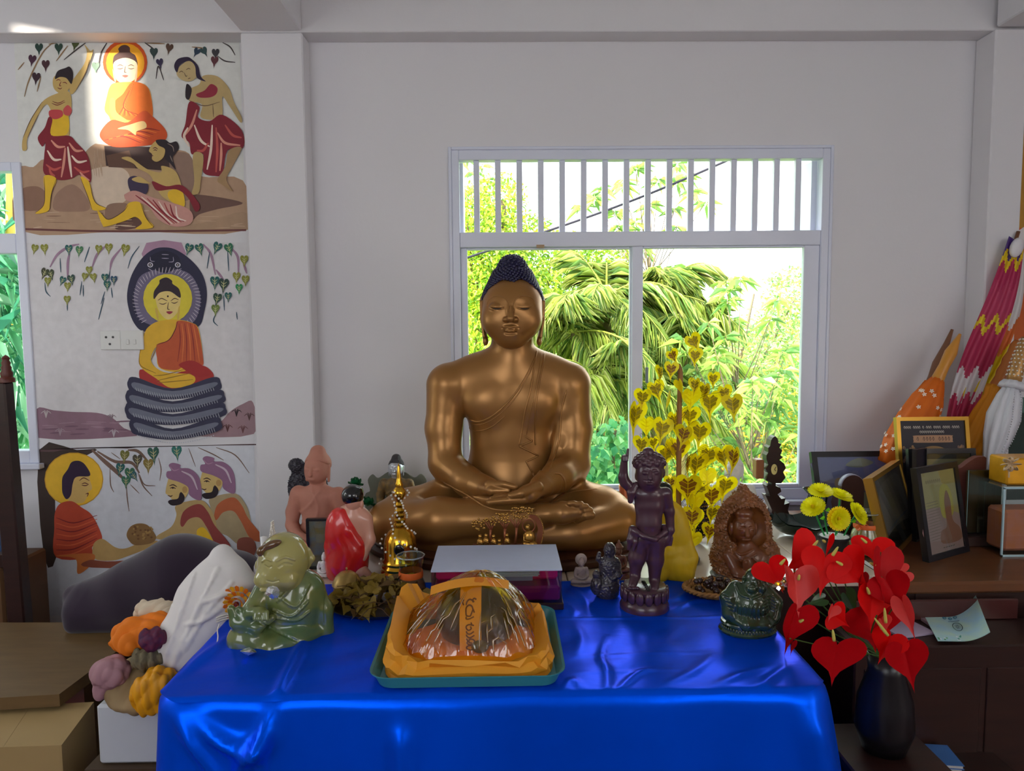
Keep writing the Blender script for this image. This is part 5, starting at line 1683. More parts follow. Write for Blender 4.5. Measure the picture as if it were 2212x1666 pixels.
# ---- silver-faced figure with a cut-out back plate
m_silver = mat('silvered face', (196, 200, 208), rough=0.25, metal=0.5)
m_gsilk = mat('gold flecked robe', (150, 116, 60), rough=0.55, metal=0.3, col2=(92, 84, 70), scale=60, contrast=0.5)
small_seated('silver_faced_buddha', 'small seated statue with silver face, dark hair and gilt robe beside the golden knee', 855, 978, 3.1, ZT, m_gsilk, mat('dark grey curls', (58, 54, 58), rough=0.5, bump=0.6, bscale=120), m_silver, turn=-0.1)
o_ = W(858, 1130, 3.21)
k = 3.21 / FPX
pts = catmull([(-66, 0), (-70, 60), (-58, 72), (-62, 96), (-52, 108), (-40, 100), (-20, 112), (0, 116), (20, 112), (40, 100), (54, 108), (66, 92), (56, 72), (66, 58), (70, 0)], 4)
t = thing('cutout_back_plate', 'grey-green scalloped back plate behind the silver-faced statue', 'ornament', (o_[0], 3.21, ZT))
mb = MB()
mb.slab(np.c_[pts[:, 0] * k, pts[:, 1] * k + (o_[2] - ZT)], 0.012)
mb.box((0, 0.006, (o_[2] - ZT) / 2), (136 * k, 0.012, o_[2] - ZT))
mb.build('plate', mat('verdigris board', (120, 124, 112), rough=0.6, var=0.2, scale=14), t)
# ---- green artificial blooms behind the kneeling monk
m_green = mat('artificial green leaf', (18, 92, 52), rough=0.45, var=0.3, scale=30, transl=0.2)
t = thing('artificial_greenery', 'dark green artificial rose sprig beside the terracotta statue', 'flowers', tuple(W(775, 1230, 2.62)))
for cx_, cy_, n_, r_ in ((768, 1048, 20, 15), (795, 1092, 16, 16), (775, 1075, 12, 12)):
 c_ = W(cx_, cy_, 2.6)
 for j in range(n_):
  a, e_ = j * 2.4, -0.4 + 1.8 * (j / n_)
  d = np.array([math.cos(a) * math.cos(e_), math.sin(a) * math.cos(e_), math.sin(e_)])
  mb = MB()
  side = np.cross(d, [0, 0, 1.0])
  side /= np.linalg.norm(side) + 1e-9
  nn = np.cross(side, d)
  rr = r_ * 2.6 / FPX
  P = np.array([[c_ + d * rr * u * (0.5 + 0.5) + side * rr * 0.55 * v * math.sin(math.pi * (0.15 + 0.8 * u)) + nn * rr * 0.3 * (u * u + v * v) for v in (-1, 0, 1)] for u in np.linspace(0.15, 1.05, 4)])
  mb.grid(P).build('petal_leaf', m_green, t, True, world=True)
MB().tube([W(770, 1055, 2.6), W(778, 1140, 2.62), W(775, 1230, 2.62)], 0.003, 6).build('stalk', m_green, t, world=True)
# ---- kneeling monk in red seen from behind
m_red = mat('red enamel robe', (206, 34, 34), rough=0.24, coat=0.5, var=0.1, scale=10)
m_skin = mat('painted skin', (206, 150, 130), rough=0.3, coat=0.3)
m_black = mat('black enamel', (14, 14, 18), rough=0.16, coat=0.6)
Y = 2.36
base = gp(752, 1258)
t = thing('red_robed_monk_figure', 'kneeling figure in a glossy red robe with black hair, seen from behind', 'figurine', (base[0], Y, ZT))
f = Fig((715, 1060, 815, 1262), Y, 60, 60, 1.15)
f.e((760, 1135, 3), (42, 24, 46)).e((760, 1118, 2), (38, 21, 24), 14).c([(762, 1110, 0), (764, 1085, -2)], [15, 14], 8)
f.c([(790, 1125, 0), (798, 1165, -4), (785, 1200, -18)], [15, 13, 10], 8)
f.e((764, 1078, -4), (19, 21, 25)).e((783, 1088, -6), (4, 7, 9), 3)
f.c([(780, 1230, -15), (800, 1250, -10)], [18, 14], 6)
f.build('body', m_skin, t)
f = Fig((695, 1090, 815, 1264), Y, 66, 66, 1.15)
f.e((742, 1152, -4), (38, 31, 56)).e((750, 1220, 4), (46, 42, 46), 20).e((732, 1125, 0), (22, 25, 28), 12).e((764, 1190, -8), (34, 30, 40), 16)
f.c([(722, 1130, 2), (716, 1180, 0), (720, 1240, 0)], [15, 14, 14], 10)
f.c([(783, 1248, -10), (800, 1250, -8)], [16, 10], 8)
f.c([(742, 1104, -16), (760, 1140, -26), (782, 1170, -24)], [7, 5, 5], 10)
f.c([(740, 1110, 20), (766, 1130, 26), (784, 1160, 22)], [6, 5, 5], 6)
f.b((750, 1262, 0), (70, 70, 4), 0, mode='s')
f.build('robe', m_red, t)
f = Fig((728, 1040, 796, 1102), Y, 34, 34, 1.0)
f.e((762, 1070, -2), (24, 26, 24)).e((778, 1062, 0), (6, 16, 10), 4)
f.e((764, 1100, -22), (20, 20, 16), 2, 's')
f.build('hair', m_black, t)
# ---- kneeling monk in yellow behind the standing child
m_yel = mat('yellow robe', (214, 176, 24), rough=0.45, var=0.12, scale=9)
Y = 2.33
base = gp(1462, 1258)
t = thing('yellow_robed_monk_figure', 'kneeling figure in a yellow robe with black hair behind the dark standing child', 'figurine', (base[0], Y, ZT))
f = Fig((1405, 1080, 1512, 1264), Y, 66, 66, 1.25)
f.e((1458, 1150, 0), (32, 28, 62)).e((1462, 1215, 0), (38, 38, 48), 20).e((1440, 1100, 0), (24, 22, 22), 14)
f.c([(1434, 1190, -24), (1424, 1240, -20)], [12, 12], 12).c([(1478, 1150, -12), (1490, 1200, -16), (1480, 1245, -18)], [10, 12, 14], 10)
f.wrinkle(1.0, 40, 3, 4)
f.b((1460, 1266, 0), (80, 80, 6), 0, mode='s')
f.build('robe', m_yel, t)
f = Fig((1405, 1030, 1460, 1110), Y, 32, 32, 1.2)
f.e((1430, 1068, 0), (20, 22, 24)).c([(1434, 1085, 0), (1436, 1105, 0)], 13, 6)
f.build('head', m_skin, t)
f = Fig((1400, 1030, 1462, 1090), Y, 36, 36, 1.2)
f.e((1433, 1062, 2), (21, 23, 22))
f.build('hair', m_black, t)
# ---- green glazed child
m_jade = mat('green celadon glaze', (126, 126, 66), rough=0.18, coat=0.9, col2=(40, 92, 64), scale=9, contrast=0.45)
m_jadel = mat('pale celadon glaze', (178, 168, 104), rough=0.16, coat=0.9, col2=(146, 142, 82), scale=12)
Y = 1.93
base = gp(610, 1390)
t = thing('celadon_child_monk', 'green glazed bald child monk seated with a crystal heart in its hand', 'figurine', (base[0], Y, ZT))
f = Fig((498, 1225, 730, 1400), Y, 100, 80, 1.5)
f.e((632, 1310, 0), (66, 52, 74)).e((640, 1262, 6), (52, 38, 34), 20).e((620, 1362, -10), (84, 60, 30), 20)
f.c([(676, 1272, 8), (696, 1320, 8), (706, 1362, 0)], [22, 20, 17], 14)                      # covered arm
f.c([(575, 1270, -20), (560, 1305, -50), (548, 1318, -60)], [22, 20, 20], 14)
f.c([(525, 1288, -70), (535, 1318, -68), (575, 1330, -62), (606, 1312, -58)], [8, 12, 13, 8], 9)   # wide sleeve
f.c([(540, 1290, -66), (552, 1310, -66)], [6, 8], 5)
f.c([(565, 1298, -66), (588, 1296, -74)], [13, 14], 6)                                         # hand
for q in range(4):
 f.c([(578 + q * 8, 1292, -80), (580 + q * 8, 1304, -86)], [5.2, 4.6], 1.5)
f.c([(552, 1358, -42), (545, 1360, -50), (600, 1382, -70)], [32, 32, 16], 16)                  # knees
f.c([(655, 1366, -44), (610, 1372, -66), (590, 1386, -68)], [26, 20, 12], 14)
f.line([(600, 1288), (640, 1310), (668, 1262)], 2.2, 3, 'u')
f.line([(590, 1318), (630, 1332), (665, 1300)], 2.4, 3, 'u')
f.line([(600, 1336), (640, 1340), (668, 1322)], 2.4, 3, 'u')
f.line([(636, 1246), (622, 1275), (600, 1300)], 2.4, 3, 'u')
f.line([(560, 1345), (600, 1365), (640, 1385)], 2.2, 3, 's')
f.b((620, 1396, 0), (140, 100, 7), 0, mode='s')
f.build('body', m_jade, t)
f = Fig((545, 1138, 690, 1275), Y, 84, 60, 1.15)
f.e((616, 1206, -8), (55, 58, 60)).e((600, 1236, -32), (36, 34, 30), 18).e((630, 1244, -24), (28, 26, 24), 14)
f.e((582, 1238, -44), (18, 16, 16), 8).e((634, 1236, -46), (20, 16, 18), 8)
f.c([(592, 1224, -60), (590, 1238, -63)], [4, 6], 6).e((592, 1253, -60), (12, 7, 4), 4)
f.line([(572, 1222), (580, 1227), (586, 1224)], 1.6, 1).line([(602, 1226), (614, 1218), (630, 1220)], 1.8, 1)
f.line([(598, 1212), (616, 1204), (636, 1210)], 2.0, 2, 'u').line([(566, 1214), (576, 1208), (586, 1212)], 1.6, 2, 'u')
f.line([(576, 1255), (588, 1258), (602, 1255)], 1.5, 1)
f.c([(664, 1192, 2), (670, 1208, 4), (662, 1226, 2)], [8, 9, 6], 4).e((661, 1208, -6), (4, 6, 8), 2, 's')
f.e((556, 1222, 0), (5, 8, 12), 4)
f.build('head', m_jadel, t)
f = Fig((560, 1135, 640, 1190), Y, 76, 10, 1.2)
f.e((600, 1164, -46), (24, 10, 9), 0, R=roty(-0.35)).e((580, 1176, -54), (8, 6, 10), 7)
f.build('hair_tuft', mat('brown glaze', (96, 66, 34), rough=0.16, coat=0.8), t)
m_crystal = mat('clear crystal', (240, 246, 255), rough=0.02, trans=0.85, ior=1.6)
def crystal(name, label, c, r, pts):
 """faceted clear stone"""
 mb = MB()
 rr = np.random.default_rng(3)
 V, F = [], []
 for k_ in range(3):
  z = (-0.45, 0.0, 0.45)[k_]
  for i in range(10):
   a = 2 * math.pi * i / 10 + 0.3 * k_
   q = r * (1.0 if k_ == 1 else 0.62) * rr.uniform(0.86, 1.1)
   V.append((q * math.cos(a), q * 0.6 * z * 1.6, q * math.sin(a) * pts))
 V += [(0, -r * 0.5, 0), (0, r * 0.5, 0)]
 for k_ in range(2):
  for i in range(10):
   j = (i + 1) % 10
   F += [(k_ * 10 + i, k_ * 10 + j, k_ * 10 + 10 + i), (k_ * 10 + j, k_ * 10 + 10 + j, k_ * 10 + 10 + i)]
 for i in range(10):
  j = (i + 1) % 10
  F += [(30, j, i), (31, 20 + i, 20 + j)]
 mb.add(V, F)
 return tag(mb.build(name, m_crystal, None, origin=None), label, 'crystal')
o = crystal('crystal_heart', 'clear crystal held to the mouth of the green glazed child', None, 0.0185, 1.0)
o.location = W(590, 1280, 1.93 - 92 * 1.93 / FPX)
o = crystal('crystal_flower', 'clear crystal flower lying on the blue cloth', None, 0.021, 0.85)
o.location = gp(538, 1417) + np.array([0, 0, 0.011])
o.rotation_euler = (1.25, 0.2, 0.3)
# ---- dark standing child with raised arm on a lotus pedestal
m_bronze = mat('dark purple bronze', (74, 46, 58), rough=0.3, coat=0.35, var=0.2, scale=12)
Y = 2.07
base = gp(1390, 1326)
t = thing('standing_child_statue', 'dark bronze standing child with one arm raised on a lotus pedestal', 'statue', (W(1392, 1300, Y)[0], Y, ZT))
f = Fig((1325, 958, 1465, 1280), Y, 44, 40, 1.15)
f.e((1402, 1020, -4), (30, 29, 36)).e((1400, 1038, -10), (22, 22, 20), 10).c([(1403, 1050, 0), (1404, 1066, 0)], [15, 17], 6)
f.e((1403, 1092, 0), (33, 24, 36), 10).e((1402, 1066, 0), (38, 20, 16), 14).e((1401, 1130, -2), (29, 24, 30), 14).e((1398, 1158, 0), (32, 25, 22), 12)
f.c([(1370, 1062, 0), (1350, 1042, 0), (1346, 1030, -2)], [13, 11, 10], 6).c([(1346, 1032, -2), (1347, 1000, -6)], [10.5, 8], 5)
f.e((1348, 990, -8), (8, 8, 10), 3).c([(1353, 988, -8), (1355, 970, -8)], [3.6, 2.8], 2)
for q in range(3):
 f.c([(1345 + q * 3.4, 984, -14), (1345 + q * 3.4, 992, -16)], [3.0, 3.0], 1.2)
f.c([(1438, 1066, 0), (1446, 1105, 2), (1448, 1145, -2)], [14, 11, 9], 6).c([(1447, 1145, -2), (1442, 1165, -4)], [9, 6], 4)
for q in range(4):
 f.c([(1438 + q * 4, 1160, -6), (1436 + q * 4, 1176, -6)], [3.2, 2.4], 1.4)
f.c([(1382, 1168, 0), (1376, 1205, 0), (1372, 1240, 2)], [21, 18, 12], 8).c([(1416, 1168, 0), (1416, 1210, 2), (1414, 1252, 2)], [22, 18, 12], 8)
f.c([(1372, 1246, 0), (1362, 1258, -22)], [11, 9], 6).c([(1414, 1256, 0), (1410, 1266, -22)], [11, 9], 6)
for q in range(5):
 f.e((1352 + q * 5, 1260 - (q == 0), -30), (3.4, 5, 3.4), 1.5).e((1400 + q * 5, 1268, -30), (3.4, 5, 3.4), 1.5)
# face
for ex in (1388, 1410):
 f.e((ex, 1012, -34), (9, 5, 4), 4, 's').e((ex, 1016, -28), (7, 5, 4.5), 2)
f.c([(1398, 1014, -32), (1397, 1026, -38)], [3, 5], 3).e((1398, 1038, -33), (8, 5, 3), 2).line([(1391, 1038), (1398, 1039), (1405, 1038)], 1, 0.5)
f.e((1432, 1022, 4), (6, 8, 12), 3).e((1376, 1030, 4), (4, 6, 9), 3)
f.build('body', m_bronze, t)
f = Fig((1362, 955, 1440, 1030), Y, 44, 40, 1.0)
f.e((1403, 1004, 2), (33, 31, 27))
f.e((1402, 1030, -22), (27, 22, 26), 3, 's')
for i in range(60):
 a, e_ = i * 2.4, math.asin(1 - i / 60 * 0.95)
 q = (1403 + 32 * math.cos(a) * math.cos(e_), 1006 - 27 * math.sin(e_), 2 + 30 * math.sin(a) * math.cos(e_))
 if q[2] < -12 and q[1] > 1000:
  continue
 f.e(q, 6.2, 1.5)
f.e((1400, 975, 0), (12, 12, 9), 4)
f.build('hair', m_bronze, t)
f = Fig((1340, 1040, 1450, 1195), Y, 48, 40, 1.1)
f.c([(1366, 1142, -18), (1385, 1152, -26), (1410, 1158, -26), (1434, 1146, -12)], [7, 6, 6, 6], 4)
f.c([(1364, 1140, -14), (1358, 1160, -18), (1355, 1180, -18)], [9, 7, 4], 5).c([(1370, 1144, -20), (1368, 1165, -22), (1364, 1182, -22)], [6, 5, 3], 4)
f.c([(1434, 1146, -12), (1434, 1140, 0), (1436, 1160, 4)], [6, 7, 5], 4)
f.build('sash', m_bronze, t)
f = Fig((1340, 1030, 1395, 1100), Y, 48, 20, 1.1)
f.c([(1372, 1048, -6), (1362, 1062, -10), (1360, 1080, -10)], [9, 9, 6], 5)
f.build('shoulder_cloth', m_bronze, t)
kk = Y / FPX
zt_ = W(1390, 1264, Y)[2] - ZT
mb = MB()
mb.lathe([(0, 0), (0.072, 0), (0.074, 0.010), (0.068, zt_ * 0.35), (0.060, zt_ * 0.5), (0.066, zt_ * 0.75), (0.067, zt_ * 0.93), (0.062, zt_), (0, zt_)], n=40)
mb.build('pedestal', m_bronze, t, True, sharp=50)
for i in range(16):
 a = 2 * math.pi * i / 16
 mb = MB()
 c_ = np.array([0.068 * math.cos(a), 0.068 * math.sin(a), zt_ * 0.7])
 mb.ball(c_, (0.006, 0.0135, zt_ * 0.3), 8, 6, R=rotz(a))
 mb.build('lotus_petal', m_bronze, t, True)
for i in range(11):
 mb = MB()
 mb.tube([(-0.002 + 0.007 * math.cos(q) * (1 if i % 2 else 0.8) + 0.004, -0.05 + i * 0.008 + 0.0028 * math.sin(q), zt_ + 0.001) for q in np.linspace(0, 2 * math.pi, 9)], 0.0007, 4)
 mb.build('pedestal_scroll', m_black, t)
# ---- small green laughing figure
m_dgreen = mat('deep green glaze', (52, 74, 40), rough=0.16, coat=0.7, col2=(30, 52, 42), scale=14)
Y = 1.90
t = thing('laughing_buddha', 'small dark green glazed laughing figure seated on a carved oval base', 'figurine', (W(1614, 1380, Y)[0], Y, ZT))
f = Fig((1545, 1210, 1690, 1345), Y, 62, 50, 1.1)
f.e((1628, 1250, -4), (22, 21, 26)).e((1626, 1262, -10), (20, 17, 15), 8).e((1618, 1300, -8), (42, 36, 38), 10).e((1622, 1278, 0), (40, 26, 20), 12)
f.c([(1590, 1270, 2), (1570, 1290, -6), (1568, 1320, -14)], [16, 16, 14], 8).c([(1655, 1276, 4), (1672, 1300, -4), (1664, 1325, -16)], [16, 16, 14], 8)
f.c([(1580, 1330, -10), (1600, 1336, -34), (1640, 1336, -34), (1665, 1330, -10)], [16, 14, 14, 16], 10)
f.e((1614, 1262, -28), (11, 10, 10), 6).e((1638, 1262, -26), (9, 8, 9), 6)
for i in range(9):
 x = 1586 + i * 9
 f.line([(x + 2, 1310), (x, 1322), (x + 1, 1338)], 1.6, 1.5, 'u')
for i in range(5):
 f.line([(1562 + i * 4, 1284 + i * 9), (1572 + i * 4, 1288 + i * 9)], 1.4, 1.2, 's').line([(1648, 1292 + i * 7), (1662, 1286 + i * 7), (1674, 1292 + i * 7)], 1.4, 1.4, 'u')
f.line([(1588, 1262), (1600, 1284), (1618, 1292)], 2.2, 2, 'u').line([(1650, 1266), (1645, 1284), (1625, 1294)], 2.2, 2, 'u')
f.e((1618, 1248, -26), (4, 3, 2), 1, 's').e((1634, 1248, -26), (4, 3, 2), 1, 's').c([(1626, 1250, -27), (1625, 1257, -31)], [2.5, 4], 2)
f.line([(1616, 1264), (1625, 1268), (1634, 1264)], 1.3, 0.6)
f.c([(1650, 1246, 0), (1651, 1264, 0)], [5, 5], 3).c([(1607, 1248, 0), (1607, 1262, 0)], [4, 4], 3)
f.build('body', m_dgreen, t)
zt_ = W(1614, 1338, Y)[2] - ZT
kk = Y / FPX
mb = MB()
mb.lathe([(0, 0), (62 * kk, 0), (64 * kk, 0.006), (60 * kk, 0.012), (57 * kk, zt_ * 0.6), (60 * kk, zt_ * 0.85), (58 * kk, zt_), (0, zt_ + 0.004)], n=44, sy=0.8)
mb.build('base', m_dgreen, t, True, sharp=50)
for i in range(26):
 a = math.pi + math.pi * (i + 0.5) / 26
 MB().ball((59.5 * kk * math.cos(a), 59.5 * kk * 0.8 * math.sin(a), zt_ * 0.48), (0.0035, 0.0022, zt_ * 0.24), 6, 4, R=rotz(a + math.pi / 2)).build('base_rib', m_dgreen, t, True)
# ---- brown carved shrine figure
m_resin = mat('carved amber resin', (150, 92, 44), rough=0.36, coat=0.3, col2=(96, 54, 26), scale=16, contrast=0.3)
Y = 2.33
base = gp(1612, 1264)
t = thing('carved_shrine_figure', 'brown carved seated figure inside a pointed flame-shaped arch', 'figurine', (base[0], Y, ZT))
f = Fig((1522, 1036, 1708, 1272), Y, 66, 46, 1.45)
f.e((1610, 1150, 16), (62, 20, 84)).c([(1610, 1060, 16), (1612, 1112, 16)], [9, 42], 12).e((1612, 1205, 8), (76, 40, 56), 14).e((1612, 1240, 0), (66, 54, 26), 10)
for i in range(12):
 f.e((1556 + i * 10, 1232 + 8 * (i % 2), -34 + abs(i - 5.5) * 5), (8, 9, 8), 4)
f.wrinkle(2.6, 12, 8, 9)
f.e((1614, 1138, -8), (47, 26, 48), 3, 's').e((1612, 1190, -36), (38, 30, 40), 6, 's')
f.b((1612, 1272, 0), (120, 100, 7), 0, mode='s')
f.build('flame_arch', m_resin, t)
f = Fig((1545, 1085, 1680, 1262), Y, 70, 30, 1.2)
f.e((1604, 1140, -6), (25, 25, 31)).c([(1606, 1165, -4), (1608, 1180, -2)], [16, 20], 6).e((1610, 1205, -6), (46, 28, 34), 10).e((1606, 1108, 0), (21, 21, 14), 6).e((1606, 1096, 0), (11, 11, 9), 5)
f.e((1595, 1134, -30), (9, 5, 4), 3, 's').e((1614, 1134, -30), (9, 5, 4), 3, 's').e((1595, 1137, -25), (7, 4, 4), 1.5).e((1614, 1137, -25), (7, 4, 4), 1.5)
f.c([(1604, 1134, -29), (1603, 1148, -35)], [3, 5.5], 3).e((1603, 1158, -28), (10, 4, 3.4), 2).line([(1594, 1158), (1603, 1159.5), (1612, 1158)], 1, 0.5)
f.line([(1586, 1131), (1595, 1127), (1602, 1131)], 1.2, 1.5, 'u').line([(1607, 1131), (1615, 1127), (1624, 1131)], 1.2, 1.5, 'u')
f.e((1630, 1142, -2), (5, 7, 15), 3).e((1578, 1142, -2), (5, 7, 15), 3)
f.c([(1568, 1195, -14), (1582, 1228, -36), (1606, 1224, -46)], [14, 12, 9], 8).c([(1652, 1195, -10), (1646, 1228, -32), (1616, 1226, -44)], [14, 12, 9], 8)
f.e((1600, 1206, -44), (11, 8, 18), 3).e((1610, 1246, -18), (54, 34, 14), 8)
for ln in ([(1584, 1186), (1600, 1198), (1628, 1188)], [(1580, 1196), (1602, 1212), (1634, 1198)], [(1570, 1240), (1610, 1250), (1650, 1240)], [(1625, 1205), (1640, 1218), (1655, 1222)]):
 f.line(ln, 1.6, 2, 'u')
f.build('seated_figure', mat('dark amber resin', (112, 62, 30), rough=0.34, coat=0.3, var=0.2, scale=20), t)
MB().lathe([(0, 0), (0.088, 0), (0.092, 0.008), (0.08, 0.014), (0, 0.015)], n=36, sy=0.72).build('base', mat('grey base', (90, 92, 100), rough=0.3), t, True, sharp=50)
# ---- white figure behind the golden leaves
small_seated('white_buddha', 'white seated statue partly hidden by golden leaves near the window', 1586, 976, 2.86, ZT, mat('white marble', (226, 224, 222), rough=0.35, sss=0.0), turn=-0.5)
# ---- three little figures beside the clear box
m_pale = mat('pale soapstone', (178, 158, 152), rough=0.5)
b_ = gp(1256, 1263)
t = small_seated('pale_halo_figurine', 'tiny pale stone seated figure with a round halo on the blue cloth', 1256, 1204, b_[1], ZT, m_pale, base=0.008)
h_ = W(1256, 1211, b_[1])
MB().lathe([(0, -0.003), (0.019, -0.003), (0.0195, 0.0), (0.019, 0.003), (0, 0.003)], (0, 0.012, h_[2] - ZT), 24, rotx(math.pi / 2)).build('halo', mat('pale halo', (206, 188, 178), rough=0.4, transl=0.3), t, True)
b_ = gp(1345, 1246)
t = small_seated('crowned_figurine', 'tiny brown seated figure with a pointed crown behind the dark monks', 1337, 1178, 2.33, ZT, mat('brown soapstone', (112, 66, 46), rough=0.4), base=0.02)
MB().lathe([(0.014, 0), (0.016, 0.004), (0.011, 0.007), (0.010, 0.012), (0.005, 0.016), (0.004, 0.022), (0, 0.028)], (0, 0.002, W(1337, 1184, 2.33)[2] - ZT), 14).build('crown', mat('brown soapstone'), t, True)
m_slate = mat('dark slate glaze', (62, 56, 64), rough=0.28, coat=0.4)
Y = 2.16
b_ = gp(1310, 1296)
t = thing('dark_monk_figurine', 'small dark bald monk figurine raising a hand beside the standing child', 'figurine', (b_[0], Y, ZT))
f = Fig((1272, 1166, 1350, 1298), Y, 36, 36, 1.0)
f.e((1317, 1188, 0), (13, 13, 16)).e((1316, 1225, 2), (22, 18, 28), 6).e((1312, 1270, 2), (28, 24, 34), 10).c([(1300, 1215, 0), (1292, 1206, -4), (1293, 1194, -6)], [7, 5, 3.5], 4)
f.c([(1332, 1215, 0), (1334, 1240, -8), (1322, 1246, -14)], [8, 7, 5], 5)
f.e((1287, 1262, -10), (13, 12, 20), 4).e((1287, 1238, -10), (8, 8, 9), 3)
f.e((1312, 1190, -13), (4, 2, 2), 1, 's').e((1321, 1190, -13), (4, 2, 2), 1, 's').wrinkle(0.8, 14, 2, 5)
f.b((1310, 1298, 0), (60, 60, 4), 0, mode='s')
f.build('figure', m_slate, t)
# ================================================================== offerings and ornaments
m_brass = mat('polished brass', (212, 160, 50), rough=0.16, metal=0.95)
m_pearl = mat('pearl', (232, 224, 214), rough=0.15, coat=0.5)
m_clear = film('clear glass', (236, 244, 242), gloss=0.05, rough=0.02)
m_orib = mat('orange ribbon', (236, 112, 50), rough=0.4, transl=0.2)
# ---- stupa
Y = 2.36
b_ = W(866, 1240, Y)
kk = Y / FPX
t = thing('brass_stupa', 'polished brass bell-shaped stupa wound with pearl strings', 'stupa', (b_[0], Y, ZT))
z_ = lambda py: W(866, py, Y)[2] - ZT
prof = [(0, 0), (44, 1252), (44, 1232), (40, 1228), (42, 1222), (38, 1216), (40, 1211), (36, 1205), (36, 1175), (33, 1160), (26, 1148), (16, 1140), (13, 1138), (15, 1132), (12, 1128), (14, 1122), (10, 1118), (12, 1112), (9, 1108), (11, 1102), (8, 1096), (10, 1090), (7, 1084), (9, 1078), (15, 1068), (14, 1060), (8, 1052), (9, 1046), (6, 1040), (5, 1030), (2.5, 1008), (0, 1000)]
prof = [(r * kk, 0.0 if i == 0 else max(0.0, z_(y))) for i, (r, y) in enumerate(prof)]
MB().lathe(prof, n=36).build('stupa_body', m_brass, t, True, sharp=40)
MB().ball((0.004, -36 * kk, z_(1178)), (11 * kk, 3 * kk, 13 * kk), 14, 8).build('medallion', m_black, t, True)
pb = MB()
pm = MB().ball((0, 0, 0), 1.0, 7, 5)
PV = np.vstack(pm.V)
def radius_at(z):
 zs = [p[1] for p in prof]
 return float(np.interp(z, zs, [p[0] for p in prof]))
for st in range(3):
 for i in range(26):
  u = i / 25
  z = z_(1060) + (z_(1215) - z_(1060)) * u
  a = st * 2.1 + u * 7.5
  r = radius_at(z) + 4 * kk + 4 * kk * math.sin(u * 20)
  pb.add(PV * 2.7 * kk + np.array([r * math.cos(a), r * math.sin(a), z]), pm.F)
o = pb.build('pearl_strings', m_pearl, t, True)
o['kind'] = 'stuff'
def jar(name, label, px, Y, rows, ribbon, fill_col, z0=ZT, bow=False):
 """glass jar from (radius px, photo y) rows, ribbon = (y0, y1)"""
 kk = Y / FPX
 b = W(px, rows[0][1], Y)
 t = thing(name, label, 'jar', (b[0], Y, z0))
 prof = [(r * kk, max(0.001, W(px, y, Y)[2] - z0)) for r, y in rows]
 MB().lathe([(0, 0.001)] + prof + [(prof[-1][0] - 0.0015, prof[-1][1])] + [(max(0.002, r - 0.003), z + 0.002) for r, z in prof[::-1]] + [(0, 0.006)], n=36).build('glass', m_clear, t, True, sharp=60)
 rim = prof[-1]
 MB().tube([((rim[0] + 0.0012 * math.sin(9 * a)) * math.cos(a), (rim[0] + 0.0012 * math.sin(9 * a)) * math.sin(a), rim[1]) for a in np.linspace(0, 2 * math.pi, 48, endpoint=False)], 0.002, 6, True).build('rim', m_crystal, t, True)
 z0_, z1_ = (W(px, y, Y)[2] - z0 for y in ribbon[::-1])
 rr = float(np.interp((z0_ + z1_) / 2, [p[1] for p in prof], [p[0] for p in prof])) + 0.002
 MB().lathe([(rr + 0.001, z0_), (rr + 0.002, (z0_ + z1_) / 2), (rr, z1_)], n=32).build('ribbon', m_orib, t, True)
 if bow:
  for sx in (-1, 1):
   P = [(0, 0, 0), (sx * 0.014, -0.004, 0.012), (sx * 0.024, -0.003, 0.004), (sx * 0.016, -0.006, -0.008), (0, 0, 0)]
   MB().tube(catmull(P, 5) + np.array([-rr * 0.75, -rr * 0.7, (z0_ + z1_) / 2]), 0.004, 6, flat=0.35).build('bow_loop', m_orib, t, True)
 f = np.array(prof)
 keep = [p for p in prof if p[1] < z0_ * 0.9]
 MB().lathe([(0, 0.004)] + [(max(0.002, r - 0.004), z + 0.003) for r, z in keep] + [(0, keep[-1][1] + 0.004)], n=26).build('contents', mat(name + ' filling', fill_col, rough=0.6, var=0.4, scale=90), t, True)
 return t
jar('ribbon_glass_jar', 'crimped glass jar with a salmon ribbon among the dried leaves', 889, 2.17, [(20, 1308), (30, 1300), (35, 1282), (32, 1262), (25, 1245), (24, 1232), (27, 1215), (30, 1200)], (1232, 1246), (190, 130, 104))
jar('bow_glass_jar', 'crimped glass jar tied with an orange bow by the yellow flowers', 1868, 2.56, [(24, 1204), (33, 1196), (35, 1172), (30, 1150), (24, 1138), (23, 1130), (25, 1116), (29, 1106)], (1130, 1140), (190, 150, 90), z0=0.757, bow=True)
# ---- tray of dried sacred-fig leaves with little domed box
m_dry = mat('dry fig leaf', (148, 122, 48), rough=0.6, var=0.35, scale=12, transl=0.25)
m_dry2 = mat('brown fig leaf', (104, 78, 40), rough=0.7, var=0.35, scale=12, transl=0.2)
m_twig = mat('twig', (92, 66, 40), rough=0.8)
c_ = gp(815, 1322)
t = thing('dried_leaf_tray', 'metal tray heaped with dried heart-shaped leaves and twigs', 'tray', (c_[0], 2.10, ZT))
MB().lathe([(0, 0.002), (0.13, 0.002), (0.155, 0.014), (0.158, 0.015), (0.132, 0.0), (0, 0.0)], n=40, sy=0.72).build('tray', mat('dull steel', (120, 122, 128), rough=0.3, metal=0.8), t, True, sharp=40)
def heart_blade(L, w):
 """small bent heart-shaped blade with a drip tip, stalk end at origin, tip along -z"""
 out = heart((0, 0), 1.0, 0.0, 16, 1.2)
 P = np.c_[out[:, 0] * w / 1.8, 0 * out[:, 0], -(out[:, 1] + 0.75) * L / 2.6]
 P[:, 1] = 0.12 * L * np.cos(P[:, 0] / w * 4) - 0.1 * L
 V = np.vstack([[0, 0.02 * L, -L * 0.42], P])
 n = len(P)
 return V, [(0, 1 + i, 1 + (i + 1) % n) for i in range(n)]
HV, HF = heart_blade(1.0, 0.85)
